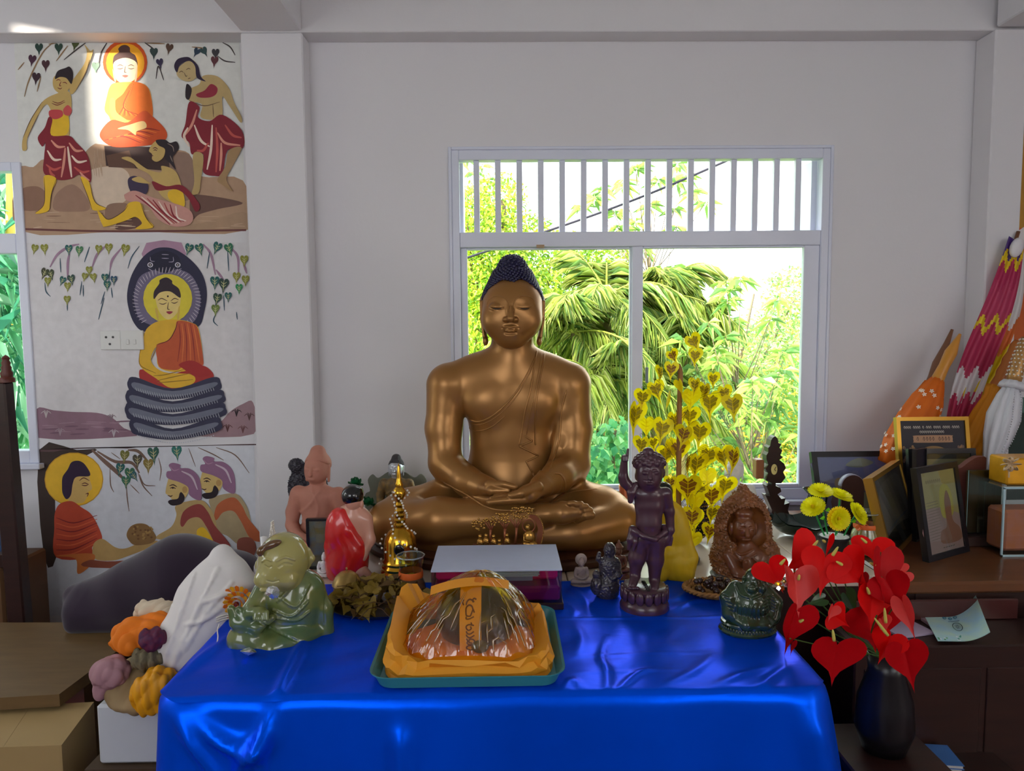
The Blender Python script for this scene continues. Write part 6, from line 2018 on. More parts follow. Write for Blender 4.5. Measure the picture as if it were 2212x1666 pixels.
me_dry = [obj('leaf', HV, HF, m, smooth=True) for m in (m_dry, m_dry2)]
for o in me_dry:
 o.parent = t
first = [True, True]
lr = np.random.default_rng(11)
for i in range(120):
 k = 0 if lr.random() < 0.6 else 1
 o = me_dry[k] if first[k] else me_dry[k].copy()
 if not first[k]:
  COL.objects.link(o)
  o.parent = t
 first[k] = False
 a, r = lr.uniform(0, 6.28), math.sqrt(lr.random())
 x, y = 0.135 * r * math.cos(a), 0.095 * r * math.sin(a)
 o.location = (x, y, 0.024 + 0.075 * (1 - r * r) * lr.uniform(0.3, 1))
 o.rotation_euler = (lr.uniform(-1.9, -0.3), lr.uniform(-0.8, 0.8), lr.uniform(0, 6.28))
 s_ = lr.uniform(0.042, 0.07)
 o.scale = (s_, s_, s_)
for i in range(16):
 a = lr.uniform(0, 6.28)
 p0 = np.array([0.1 * math.cos(a), 0.07 * math.sin(a), 0.03])
 d = np.array([lr.uniform(-1, 1), lr.uniform(-1, 0.6), lr.uniform(-0.1, 0.6)]) * 0.1
 MB().tube([p0, p0 + d * 0.5 + [0, 0, 0.012], p0 + d], [0.0016, 0.0013, 0.0008], 5).build('twig', m_twig, t, True)
c_ = gp(745, 1285)
t = thing('domed_brass_box', 'small round gilt box with a domed lid beside the dried leaves', 'box', (W(748, 1260, 2.2)[0], 2.21, ZT))
kk = 2.2 / FPX
z_ = lambda py: W(748, py, 2.21)[2] - ZT
MB().lathe([(0, 0), (27 * kk, 0), (30 * kk, z_(1262) * 0.5), (32 * kk, z_(1262)), (0, z_(1262))], n=30).build('box_body', mat('dull gilt', (170, 140, 80), rough=0.35, metal=0.6), t, True, sharp=40)
MB().lathe([(33 * kk, z_(1262)), (31 * kk, z_(1256)), (24 * kk, z_(1244)), (14 * kk, z_(1236)), (0, z_(1233))], n=30).build('lid', mat('dull gilt'), t, True)
MB().lathe([(0.0025, z_(1234)), (0.002, z_(1230)), (0.004, z_(1228)), (0, z_(1225))], n=10).build('knob', mat('dull gilt'), t, True)
# ---- small framed picture and white bits beside the red monk
t = thing('small_glazed_picture', 'small dark-framed picture with gilt pattern beside the red-robed monk', 'picture', (W(690, 1220, 2.46)[0], 2.46, ZT))
kk = 2.46 / FPX
x0_, x1_ = -23 * kk, 30 * kk
zb_, zt2 = W(690, 1222, 2.46)[2] - ZT, W(690, 1120, 2.46)[2] - ZT
for nm, c, s in (('frame_side', (x0_, 0, zt2 / 2), (0.008, 0.02, zt2)), ('frame_side', (x1_, 0, zt2 / 2), (0.008, 0.02, zt2)), ('frame_top', ((x0_ + x1_) / 2, 0, zt2 - 0.004), (x1_ - x0_, 0.02, 0.008)), ('frame_foot', ((x0_ + x1_) / 2, 0, 0.004), (x1_ - x0_, 0.02, 0.008))):
 MB().box(c, s, bevel=0.001).build(nm, mat('black frame', (24, 22, 28), rough=0.3), t)
MB().box(((x0_ + x1_) / 2, 0.004, zt2 / 2), (x1_ - x0_ - 0.008, 0.004, zt2 - 0.016)).build('picture', mat('gilt paper', (150, 146, 150), rough=0.5, col2=(170, 130, 60), scale=26, contrast=0.6), t)
MB().box(((x0_ + x1_) / 2, -0.006, zt2 / 2), (x1_ - x0_ - 0.008, 0.0015, zt2 - 0.016)).build('pane', m_clear, t)
m_wpaint = mat('white glaze', (226, 224, 226), rough=0.2, coat=0.3)
small_seated('tiny_white_figure', 'tiny white seated figure between the small picture and the red robe', 700, 1192, 2.38, ZT, m_wpaint)
# ---- white vase with gilt band behind the glazed child, pearl tassel on top, pearl fringe
t = thing('white_gilt_vase', 'white vase with a gilt band behind the green glazed child', 'vase', (W(574, 1280, 2.12)[0], 2.12, ZT))
kk = 2.12 / FPX
z_ = lambda py: W(574, py, 2.12)[2] - ZT
MB().lathe([(0, 0), (17 * kk, 0), (15 * kk, z_(1310)), (15 * kk, z_(1284)), (20 * kk, z_(1266)), (25 * kk, z_(1244)), (23 * kk, z_(1222)), (14 * kk, z_(1204)), (6 * kk, z_(1190)), (7 * kk, z_(1160)), (0, z_(1158))], n=28).build('vase_body', m_wpaint, t, True)
MB().lathe([(17 * kk, z_(1286)), (20 * kk, z_(1278)), (21 * kk, z_(1268))], n=28).build('gilt_band', m_brass, t, True)
pb = MB()
for s_ in range(5):
 for i in range(12):
  a = s_ * 1.26
  u = i / 11
  pb.add(PV * 2.0 * kk + np.array([22 * kk * u * 0.35 * math.cos(a) + 20 * kk, 6 * kk * math.sin(a), z_(1128) - (z_(1128) - z_(1165)) * u]), pm.F)
o = pb.build('pearl_tassel', m_pearl, t, True)
o['kind'] = 'stuff'
c_ = W(514, 1302, 2.02)
t = thing('orange_garland_flower', 'orange and yellow ruffled cloth flower with pearl fringe beside the white pillow', 'flower', (c_[0], 2.02, ZT))
fl_cols = [mat('orange petal', (232, 120, 22), rough=0.5, transl=0.25), mat('yellow petal', (240, 178, 40), rough=0.5, transl=0.25)]
kk = 2.02 / FPX
pv = np.array([(-0.5, 0, 0.2), (0.5, 0, 0.2), (0.62, -0.12, 0.85), (0, -0.2, 1.05), (-0.62, -0.12, 0.85)])
for ring, (n_, r0, ln, tilt) in enumerate(((20, 22, 18, 0.1), (16, 14, 17, 0.35), (12, 7, 15, 0.65), (7, 2, 11, 1.0))):
 for i in range(n_):
  a = 2 * math.pi * (i + 0.5 * (ring % 2)) / n_
  V = pv * np.array([ln * 0.42, ln, ln]) * kk
  V = V @ rotx(tilt).T + np.array([0, -ring * 3 * kk, r0 * kk])
  V = V @ roty(a).T + np.array([0, 0, c_[2] - ZT])
  MB().add(V, [(0, 1, 2, 3, 4)]).build('petal', fl_cols[(i + ring) % 2 if ring < 3 else 1], t)
MB().ball((0, -10 * kk, c_[2] - ZT), 6 * kk, 10, 6).build('flower_eye', mat('maroon eye', (120, 30, 40)), t, True)
pb = MB()
for i in range(26):
 for j in range(3):
  u = i / 25
  pb.add(PV * 1.9 * kk + np.array([(-44 + 62 * u) * kk, -0.012, (c_[2] - ZT) - (30 + 5 * j - 8 * math.sin(u * 3)) * kk]), pm.F)
o = pb.build('pearl_fringe', m_pearl, t, True)
o['kind'] = 'stuff'
# pearl thread lying over the cloth edge
P = np.array([gp(474, 1352) + [0, 0, 0.004], gp(470, 1365) + [0, 0, 0.004], gp(471, 1380) + [0, 0, 0.004], gp(468, 1398) + [0, 0, 0.004]])
pb = MB()
for q in catmull(P, 6):
 pb.add(PV * 0.0022 + q, pm.F)
tag(pb.build('pearl_thread', m_pearl, None, True), 'short pearl thread lying on the blue cloth by the orange flower', 'beads', kind='stuff')
# ---- clear box with magenta cushion
YF, YK = 2.06, 2.30
xa_, xb_ = W(932, 1236, YF)[0], W(1213, 1233, YF)[0]
zt_ = W(1072, 1235, YF)[2]
t = thing('clear_relic_box', 'clear plastic box with frosted lid and magenta satin cushion on a wooden base', 'box', ((xa_ + xb_) / 2, (YF + YK) / 2, ZT))
hw, hd, hh = (xb_ - xa_) / 2, (YK - YF) / 2, zt_ - ZT
MB().box((0, 0, 0.011), (2 * hw + 0.012, 2 * hd + 0.012, 0.022), bevel=0.003).build('wood_base', m_dwood, t)
MB().box((0, -hd, (hh + 0.022) / 2), (2 * hw, 0.003, hh - 0.022)).build('front_pane', m_clear, t)
MB().box((0, hd, (hh + 0.022) / 2), (2 * hw, 0.003, hh - 0.022)).build('back_pane', m_clear, t)
for sx in (-1, 1):
 MB().box((sx * hw, 0, (hh + 0.022) / 2), (0.003, 2 * hd, hh - 0.022)).build('side_pane', m_clear, t)
MB().box((0, 0, hh + 0.003), (2 * hw + 0.004, 2 * hd + 0.006, 0.005), bevel=0.001).build('lid', mat('frosted lid', (186, 196, 222), rough=0.5, var=0.05, scale=30), t)
MB().box((0, 0.004, 0.022 + hh * 0.2), (2 * hw - 0.008, 2 * hd - 0.012, hh * 0.38), bevel=0.006).build('lower_cushion', mat('dark magenta satin', (132, 8, 92), rough=0.35), t)
MB().box((0, 0.03, 0.022 + hh * 0.55), (2 * hw - 0.012, 2 * hd - 0.07, hh * 0.36), bevel=0.01).build('upper_cushion', mat('hot pink satin', (236, 24, 110), rough=0.35), t)
MB().box((0.03, 0.0, 0.022 + hh * 0.44), (0.16, 0.12, 0.02), bevel=0.002).build('paper_tray', mat('grey card', (150, 140, 170)), t)
for i in range(5):
 MB().box((0.036 + 0.004 * (i % 2), -0.01, 0.022 + hh * 0.44 + 0.014 + i * 0.0045), (0.18, 0.13, 0.0025)).build('paper_sheet', mat('white card', (222, 218, 226), rough=0.5), t)
# ---- gilt plaque of trees and seated teacher
Y = 2.345
c_ = W(1095, 1178, Y)
kk = Y / FPX
t = thing('gilt_tree_plaque', 'small gilt cut-out of trees with a seated teacher and followers behind the clear box', 'ornament', (c_[0], Y, ZT))
m_gilt = mat('antique gilt', (186, 138, 66), rough=0.25, metal=0.8)
m_giltb = mat('bronzed gilt', (146, 84, 54), rough=0.35, metal=0.6)
L_ = lambda px, py: np.array([W(px, py, Y)[0] - c_[0], 0, W(px, py, Y)[2] - ZT])
MB().box((0, 0.005, (L_(1095, 1176)[2]) / 2), (150 * kk, 0.012, L_(1095, 1176)[2])).build('base', m_giltb, t)
for x, top in ((1059, 1130), (1090, 1128), (1115, 1126)):
 mb = MB()
 P = [L_(x + (1090 - x) * 0.1, 1178), L_(x, 1158), L_(x + 1, top + 14)]
 mb.tube(P, [3.6 * kk, 2.6 * kk, 3.4 * kk], 7)
 for dx in (-10, -3, 5, 11):
  mb.tube([L_(x + 1, top + 16), L_(x + dx * 0.6, top + 6), L_(x + dx * 1.3, top - 6)], [2.4 * kk, 1.8 * kk, 1.0 * kk], 5)
 mb.build('tree_trunk', m_giltb, t, True)
fr_ = np.random.default_rng(5)
mb = MB()
for i in range(150):
 x = fr_.uniform(1020, 1150)
 ytop = 1128 - 26 * math.sin((x - 1015) / 150 * math.pi * 0.62) - (6 if x > 1100 else 0)
 y = ytop + fr_.uniform(0, 24)
 if x > 1140 and y > 1112:
  continue
 p_ = L_(x, y) + np.array([0, fr_.uniform(-0.004, 0.003), 0])
 mb.ball(p_, (fr_.uniform(2.2, 3.4) * kk, 1.6 * kk, fr_.uniform(2, 3.2) * kk), 6, 4)
o = mb.build('gilt_leaves', m_gilt, t, True)
o['kind'] = 'stuff'
for x, y in ((1037, 1159), (1050, 1157), (1066, 1159), (1079, 1169), (1095, 1157)):
 mb = MB()
 mb.ball(L_(x, y), (4.6 * kk, 4.4 * kk, 5.2 * kk), 9, 6)
 mb.ball(L_(x, y + 14), (8 * kk, 5 * kk, 11 * kk), 9, 6)
 mb.tube([L_(x - 5, y + 9) + [0, -0.006, 0], L_(x + 6, y + 14) + [0, -0.011, 0]], 1.8 * kk, 5)
 mb.build('follower', m_gilt, t, True)
mb = MB()
mb.tube([L_(1142 + 13.5 * math.cos(a), 1137 - 13.5 * math.sin(a)) + [0, 0.002, 0] for a in np.linspace(0, 2 * math.pi, 24, endpoint=False)], 1.6 * kk, 6, True)
mb.build('halo', m_giltb, t, True)
mb = MB()
mb.ball(L_(1140, 1139), (6 * kk, 6 * kk, 7 * kk), 10, 7).ball(L_(1143, 1162), (14 * kk, 8 * kk, 17 * kk), 12, 8).ball(L_(1145, 1175), (18 * kk, 10 * kk, 8 * kk), 12, 6)
mb.tube([L_(1132, 1152) + [0, -0.01, 0], L_(1131, 1165) + [0, -0.014, 0], L_(1145, 1169) + [0, -0.016, 0]], 2 * kk, 6)
mb.build('teacher', m_gilt, t, True)
arch = catmull([(1146, 1110), (1160, 1114), (1170, 1128), (1174, 1145), (1172, 1162), (1168, 1177)], 5)
inn = catmull([(1168 - 10, 1177), (1160, 1160), (1162, 1145), (1158, 1130), (1150, 1122), (1142, 1118)], 5)
pl_ = [(L_(*q)[0], L_(*q)[2]) for q in np.vstack([arch, inn])]
MB().slab(pl_, 0.004).build('arch', m_giltb, t)
mb = MB()
for q in arch:
 mb.ball(L_(*q) + [0, -0.001, 0], 1.7 * kk, 6, 4)
o = mb.build('arch_beads', m_gilt, t, True)
o['kind'] = 'stuff'
# ---- wrapped alms bowl on a teal tray
m_teal = mat('teal plastic', (52, 128, 140), rough=0.35, var=0.05, scale=9)
x0_, x1_ = G(812, 1489, ZT)[0], G(1207, 1488, ZT)[0]
cxm, cym = (x0_ + x1_) / 2, 1.80
hw, hd = (x1_ - x0_) / 2, 0.195
def rrect(w, d, r, n=7):
 P = []
 for sx, sy, a0 in ((1, -1, -math.pi / 2), (1, 1, 0), (-1, 1, math.pi / 2), (-1, -1, math.pi)):
  for a in np.linspace(a0, a0 + math.pi / 2, n):
   P.append((sx * (w - r) + r * math.cos(a), sy * (d - r) + r * math.sin(a)))
 return np.array(P)
t = thing('teal_tray', 'rectangular teal plastic tray holding the wrapped alms bowl', 'tray', (cxm, cym, ZT + 0.002))
mb = MB()
rings = [(hw, hd, 0.0, 0.04), (hw + 0.013, hd + 0.010, 0.03, 0.045), (hw + 0.019, hd + 0.016, 0.033, 0.05), (hw + 0.019, hd + 0.016, 0.030, 0.05), (hw + 0.012, hd + 0.009, 0.028, 0.045), (hw - 0.002, hd - 0.002, 0.004, 0.04)]
P = np.stack([np.c_[rrect(w, d, r), np.full(28, z)] for w, d, z, r in rings], 1)
mb.grid(P, closed_u=True)
nb = len(rings)
base_i = mb.n
V = np.vstack([np.c_[rrect(hw, hd, 0.04), np.zeros(28)], np.c_[rrect(hw - 0.002, hd - 0.002, 0.04), np.full(28, 0.004)]])
mb.add(V, [list(range(28))[::-1], list(range(28, 56))])
mb.build('tray_shell', m_teal, t, True, sharp=35)
m_obag = mat('orange paper cloth', (255, 172, 50), rough=0.55, var=0.12, scale=9, transl=0.2)
t = thing('wrapped_alms_bowl', 'dark alms bowl wrapped in orange cloth and yellow cellophane with a lettered ribbon', 'gift', (cxm, cym, ZT + 0.006))
# orange cloth folded up round the bowl: an uneven upright collar with creased facets
cr = np.random.default_rng(21)
n_ = 40
ang = np.linspace(0, 2 * math.pi, n_, endpoint=False)
top_h = []
for a in ang:
 bk = 0.5 + 0.5 * math.sin(a)
 lf = max(0, -math.cos(a))
 top_h.append(0.046 + 0.052 * bk * (0.4 + 0.6 * lf) + 0.05 * lf * bk + cr.normal() * 0.006)
rows = []
for j, u in enumerate((0.0, 0.12, 0.35, 0.6, 0.85, 1.0)):
 ring = []
 for i, a in enumerate(ang):
  ca, sa = math.cos(a), math.sin(a)
  e_ = 0.42
  sx = abs(ca) ** e_ * (1 if ca > 0 else -1)
  sy = abs(sa) ** e_ * (1 if sa > 0 else -1)
  w = hw - 0.004 + 0.004 * u - 0.016 * u * u + cr.normal() * 0.0035 * (j > 0)
  d = hd - 0.006 - 0.02 * u + cr.normal() * 0.0035 * (j > 0)
  if 0 < j < 5:
   w -= 0.007 * (j % 2) + 0.004 * math.sin(3 * a)
   d -= 0.008 * (j % 2) + 0.005 * math.sin(2.3 * a + j)
  ring.append((w * sx, d * sy, 0.001 + top_h[i] * u + (cr.normal() * 0.004 if 0 < j < 5 else 0)))
 rows.append(ring)
mb = MB()
mb.grid(np.transpose(np.array(rows), (1, 0, 2)), closed_u=True)
rim2 = np.array(rows[-1])
inner = rim2 * np.array([0.82, 0.8, 0.6]) + np.array([0, 0, 0.0])
mb.grid(np.stack([rim2, inner], 1), closed_u=True)
mb.build('orange_cloth', m_obag, t, True, sharp=28)
f2 = np.array([inner])
mb = MB()
mb.lathe([(0, 0.03), (0.12, 0.034), (0.17, 0.022), (0.19, 0.0)], n=36, sy=0.85, wob=lambda a, z: 1 + 0.06 * math.sin(7 * a) + 0.04 * math.sin(13 * a))
mb.build('red_orange_cloth', mat('red orange cloth', (255, 150, 24), rough=0.5, var=0.2, scale=20), t, True)
yb_ = 0.02
zc_ = W(1030, 1335, cym + yb_)[2] - ZT - 0.006
rb = 92 * (cym + yb_) / FPX
bx = W(1030, 1335, cym + yb_)[0] - cxm
MB().lathe([(0, 0.012), (rb * 0.5, 0.014), (rb * 0.86, zc_ * 0.5), (rb, zc_), (rb * 0.93, zc_ + rb * 0.34), (rb * 0.72, zc_ + rb * 0.64), (rb * 0.45, zc_ + rb * 0.84), (0, zc_ + rb * 0.9)], (bx, yb_, 0), 40).build('alms_bowl', mat('dark green-black bowl', (30, 34, 22), rough=0.3, var=0.4, scale=30, coat=0.3), t, True)
# ribbon over the bowl, with outlined letters
m_rib = mat('yellow ribbon', (226, 176, 30), rough=0.35, var=0.06, scale=12)
rib = []
for th in np.linspace(-0.62, 1.5, 26):
 rib.append((math.cos(th), math.sin(th)))
def bowl_pt(u, th, lift):
 """point on the ribbon: u across (m), th from the foot of the bowl over its top"""
 rr = rb + 0.004 + lift
 zz = zc_ + rr * 0.93 * math.sin(th) if th > 0 else zc_ + rr * 1.05 * math.sin(th)
 return np.array([bx - 0.012 + u, yb_ - rr * math.cos(th), zz])
hwid = 24 * 1.72 / FPX
mb = MB()
mb.grid(np.array([[bowl_pt(u, th, 0.0) for u in (-hwid, -hwid / 3, hwid / 3, hwid)] for th in np.linspace(-0.72, 1.45, 24)]))
mb.build('lettered_ribbon', m_rib, t, True)
# letters: pen strokes in (across, along) units read sideways along the ribbon, v = photo y
gl = [[(1032, 1262), (1027, 1260), (1024, 1263), (1027, 1267)], [(1009, 1272), (1011, 1266), (1016, 1262), (1022, 1263), (1025, 1267)], [(1004, 1272), (1001, 1266), (1004, 1262)],
  [(1010, 1290), (1009, 1283), (1010, 1276), (1016, 1272), (1022, 1274), (1025, 1280)], [(1028, 1285), (1025, 1280), (1022, 1285), (1018, 1291), (1010, 1290)], [(1010, 1292), (1010, 1297), (1017, 1297), (1027, 1292)],
  [(1020, 1305), (1022, 1309), (1020, 1312)], [(1027, 1312), (1016, 1310), (1010, 1314), (1011, 1320), (1016, 1323), (1021, 1319), (1019, 1314)], [(1010, 1325), (1012, 1330), (1018, 1332), (1027, 1326)], [(1010, 1333), (1012, 1338), (1018, 1341), (1028, 1335)],
  [(1010, 1343), (1013, 1349), (1011, 1354), (1016, 1358), (1023, 1357), (1028, 1350), (1024, 1345), (1017, 1345), (1016, 1352), (1022, 1354)], [(1028, 1358), (1020, 1360), (1012, 1362), (1010, 1367), (1014, 1371), (1022, 1372), (1030, 1366)], [(1026, 1360), (1030, 1362), (1033, 1359)], [(1031, 1370), (1034, 1366)],
  [(1012, 1377), (1010, 1382), (1014, 1386), (1011, 1390), (1014, 1394), (1022, 1395), (1032, 1392), (1037, 1385), (1035, 1377), (1030, 1376)], [(1018, 1375), (1022, 1380), (1024, 1385)]]
gm = MB()
cxr = 1019.0
def rib_place(u, v, lift):
 th = np.interp(v, [1252, 1290, 1335, 1380, 1412], [0.98, 0.47, 0.03, -0.38, -0.68])
 return bowl_pt((u - cxr) * 1.72 / FPX, th, 0.0012)
text_strokes(gm, gl, rib_place, 3.2, 0.0012)
gm.build('ribbon_letters', mat('ribbon ink', (92, 52, 14), rough=0.5), t)
mb = MB()
P = [[np.array([bx - 0.115 + 0.20 * u, yb_ - 0.052 + 0.03 * w + 0.02 * u, zc_ + rb * (0.62 + 0.42 * math.sin(math.pi * (0.2 + 0.55 * u)))]) + np.array([0, 0.0, 0.012 * w]) for w in (-0.5, 0, 0.5)] for u in np.linspace(0, 1, 14)]
mb.grid(np.array(P)).build('cross_ribbon', mat('orange gold ribbon', (226, 150, 40), rough=0.4), t, True)
MB().ball((bx + 0.012, yb_ - rb - 0.012, 0.05), (0.022, 0.012, 0.016), 12, 8).build('leaf_sprig', mat('olive sprig', (72, 76, 26), rough=0.6, var=0.4, scale=60), t, True)
# cellophane: pleated tent gathered over the bowl
m_cello = film('yellow cellophane', (255, 232, 120), gloss=0.12, rough=0.08, veil=0.08, vcol=(255, 200, 40), bump=1.0, bscale=30, stretch=(1.0, 1.0, 0.3))
rows = []
na, nr = 90, 22
cr = np.random.default_rng(4)
ph = cr.uniform(0, 6.28, 8)
for j in range(nr):
 u = j / (nr - 1)
 ring = []
 for i in range(na):
  a = 2 * math.pi * i / na
  ca, sa = math.cos(a), math.sin(a)
  e_ = 0.55
  sx = abs(ca) ** e_ * (1 if ca > 0 else -1)
  sy = abs(sa) ** e_ * (1 if sa > 0 else -1)
  pr = (1 - u) ** 0.62
  ple = 1 + (0.05 * math.sin(9 * a + ph[0]) + 0.045 * math.sin(17 * a + ph[1] + 2 * u) + 0.03 * math.sin(29 * a + ph[2])) * math.sin(math.pi * min(1, u + 0.12)) ** 0.7
  wx, wy = (hw - 0.045) * pr * ple, (hd - 0.05) * pr * ple
  z = 0.045 + (zc_ + rb * 1.16 - 0.045) * (u ** 0.85)
  ring.append((bx * u + wx * sx + 0.012 * u, yb_ * u + wy * sy, z + 0.003 * math.sin(11 * a + ph[3])))
 rows.append(ring)
mb = MB()
mb.grid(np.transpose(np.array(rows), (1, 0, 2)), closed_u=True)
mb.build('cellophane', m_cello, t, True)
CP = np.array(rows)
m_crease_glint = film('crease glint', (255, 226, 110), gloss=0.5, rough=0.12, veil=0.3, vcol=(255, 226, 90))  # raised crease tubes, coloured pale to stand in for highlight streaks
cr = np.random.default_rng(6)
for i in range(52):
 a0 = int(cr.uniform(0, na))
 j0 = int(cr.uniform(0, 8))
 j1 = j0 + int(cr.uniform(5, 12))
 P = np.array([CP[j, (a0 + int(0.25 * (j - j0) * (i % 3 - 1))) % na] * np.array([1.012, 1.012, 1.0]) + [0, 0, 0.002] for j in range(j0, min(j1, nr - 2))])
 MB().tube(P, 0.0026 * np.sin(np.linspace(0.1, math.pi - 0.1, len(P))) + 0.0002, 5, flat=0.5).build('crease_glint', m_crease_glint, t, True)
# ---- golden sacred-fig tree
Y = 2.50
px0 = 1468
b_ = W(px0, 1216, Y)
t = thing('golden_leaf_tree', 'ornamental tree with golden heart-shaped leaves standing before the window', 'ornament', (b_[0], Y, ZT))
m_trunk = mat('ornament trunk', (150, 104, 52), rough=0.5, var=0.3, scale=16, stretch=(4, 4, 0.6))
m_wire = mat('brown wire', (92, 70, 36), rough=0.4)
m_gleaf = mat('golden leaf', (250, 226, 10), rough=0.35, transl=0.5, var=0.1, scale=60)
m_gvein = mat('bronze leaf heart', (150, 128, 14), rough=0.35, metal=0.2, transl=0.3, var=0.25, scale=200)
m_gbrown = mat('brown leaf heart', (140, 92, 16), rough=0.4, transl=0.2, var=0.3, scale=200)
kk = Y / FPX
Lp = lambda px, py: np.array([W(px, py, Y)[0] - b_[0], 0, W(px, py, Y)[2] - ZT])
P = [np.array([0, 0, 0.0]), Lp(1467, 1150), Lp(1466, 1050), Lp(1467, 950), Lp(1468, 860), Lp(1470, 815), Lp(1468, 786)]
MB().tube(catmull(P, 4), np.interp(np.linspace(0, 1, 25), [0, 0.8, 0.93, 1], [6 * kk, 5.6 * kk, 5.4 * kk, 1.6 * kk]), 9).build('trunk', m_trunk, t, True)
MB().lathe([(0, 0), (0.07, 0), (0.072, 0.01), (0.05, 0.03), (0.02, 0.04), (0, 0.042)], n=26).build('base', m_dwood, t, True, sharp=40)
def gold_leaf_mesh(mi):
 """heart blade: bronze heart, golden rim and golden veins"""
 out = heart((0, 0), 1.0, 0.0, 22, 1.2)
 P = np.c_[out[:, 0] * 0.95, np.zeros(22), -(out[:, 1] + 0.75)] / 2.6
 c = np.array([0, 0, -0.36])
 jag = 1 + 0.10 * np.where(np.arange(22) % 2, 1, -1)
 I = c + (P - c) * (0.62 * jag)[:, None]
 def bend(Q):
  Q = np.array(Q, float)
  Q[:, 1] = 0.10 * np.cos(Q[:, 0] * 5) - 0.25 * (Q[:, 2] + 0.3) ** 2
  return Q
 mb = MB()
 n = 22
 V = bend(np.vstack([[c], I, P]))
 mb.cm = mi
 mb.add(V, [(0, 1 + i, 1 + (i + 1) % n) for i in range(n)])
 mb.cm = 0
 base = mb.n - len(V)
 for i in range(n):
  j = (i + 1) % n
  mb.F.append([base + 1 + i, base + 1 + n + i, base + 1 + n + j, base + 1 + j])
  mb.mi.append(0)
 for (a, b) in (((0, -0.05), (0, -0.95)), ((0, -0.25), (0.2, -0.1)), ((0, -0.25), (-0.2, -0.1)), ((0, -0.4), (0.22, -0.25)), ((0, -0.4), (-0.22, -0.25)), ((0, -0.55), (0.17, -0.42)), ((0, -0.55), (-0.17, -0.42))):
  a, b = np.array(a), np.array(b)
  d = (b - a) / np.linalg.norm(b - a)
  nn = np.array([-d[1], d[0]]) * 0.013
  Q = bend([[q[0], 0, q[1]] for q in (a + nn, a - nn, b - nn * 0.5, b + nn * 0.5)])
  for sg in (-0.006, 0.006):
   Q2 = Q.copy()
   Q2[:, 1] += sg
   mb.add(Q2, [(0, 1, 2, 3)])
 return np.vstack(mb.V), mb.F, mb.mi
LM = []
for mi_m in (m_gvein, m_gbrown, m_gleaf):
 V, F, mi = gold_leaf_mesh(1)
 LM.append(obj('leaf', V, F, [m_gleaf, mi_m], t, smooth=False, midx=mi))
zc = lambda x, y: (1320 + x / 4.165, 700 + y / 4.165)
LV = [(690, 100, 150, 0, -0.5, 0), (790, 225, 140, 0, 0.1, 0), (540, 240, 120, 0, -0.5, 1), (520, 340, 135, 0, 0.1, 1), (415, 380, 130, 1.2, 0.25, 0), (390, 520, 170, 0.2, -0.3, 0), (280, 590, 160, 0.3, 0.1, 0), (250, 710, 250, 0.7, 0.15, 0), (340, 860, 170, 0.4, 0, 2), (470, 850, 200, 0.1, 0.2, 0),
  (260, 1010, 160, 0.5, 0.1, 0), (410, 1040, 130, 0.4, -0.2, 0), (575, 500, 130, 1.2, -0.2, 2), (530, 620, 180, 1.3, 0.35, 2), (712, 480, 130, 0.9, 0.0, 0), (700, 585, 180, 0.1, 0, 2), (735, 760, 190, 0, 0.05, 0), (590, 800, 200, 0.4, -0.1, 0), (805, 890, 200, 0.3, 0.1, 0), (640, 1060, 220, 0.1, 0, 1),
  (710, 970, 180, 0.2, 0.2, 2), (955, 445, 130, 0.2, 0, 0), (850, 540, 150, 0.9, 0.1, 0), (1015, 560, 150, 0.2, -0.2, 0), (1035, 630, 190, 0.5, -0.15, 0), (915, 620, 220, 0.1, 0, 0), (525, 1130, 180, 0.3, 0.1, 0), (790, 1170, 220, 0.4, 0.05, 0), (900, 1110, 210, 0.2, 0.2, 0), (990, 1105, 190, 0.3, -0.2, 0),
  (1055, 1090, 200, 1.2, 0, 1), (875, 1310, 170, 0.1, 0, 2), (650, 1340, 240, 0.2, 0, 1), (730, 1500, 180, 0.4, -0.05, 2), (835, 1440, 140, 0.2, 0.7, 0), (1050, 1380, 200, 0, 0.15, 0), (920, 1470, 220, 0.4, 0, 1), (570, 1400, 200, 0.8, 0, 2), (620, 1490, 210, 0.3, 0.1, 2), (730, 1190, 170, 0.9, 0.1, 1),
  (620, 900, 170, 0.7, 0.2, 1), (560, 1050, 170, 0.9, 0.1, 2), (490, 1340, 120, 0.4, 0, 1), (880, 1600, 150, 0.3, 0.1, 0), (690, 1620, 180, 0.4, 0, 1), (800, 1720, 190, 0.3, 0, 0), (730, 1850, 170, 0.5, 0.2, 2), (600, 1760, 190, 0.4, 0, 0), (880, 1800, 150, 0.9, 0, 1)]
used = [False, False, False]
lr = np.random.default_rng(2)
wires = MB()
for i, (x, y, L, turn, roll, mi) in enumerate(LV):
 px, py = zc(x, y)
 o = LM[mi]
 if used[mi]:
  o = o.copy()
  COL.objects.link(o)
  o.parent = t
 used[mi] = True
 p = Lp(px, py)
 p[1] = lr.uniform(-0.07, 0.06)
 o.location = p
 s_ = L / 4.165 * kk
 s_ *= 1.38
 o.scale = (s_ * 1.12, s_, s_)
 o.rotation_euler = (lr.uniform(-0.15, 0.25), roll, turn * (1 if i % 2 else -1))
 hub = Lp(1467, min(1200, py + 40 + 18 * (i % 3)))
 wires.tube(catmull([hub, (hub + p) / 2 + np.array([0, 0, 0.03]), p + np.array([0, 0, 0.012]), p], 4), 0.0007, 4)
o = wires.build('wires', m_wire, t)
o['kind'] = 'stuff'
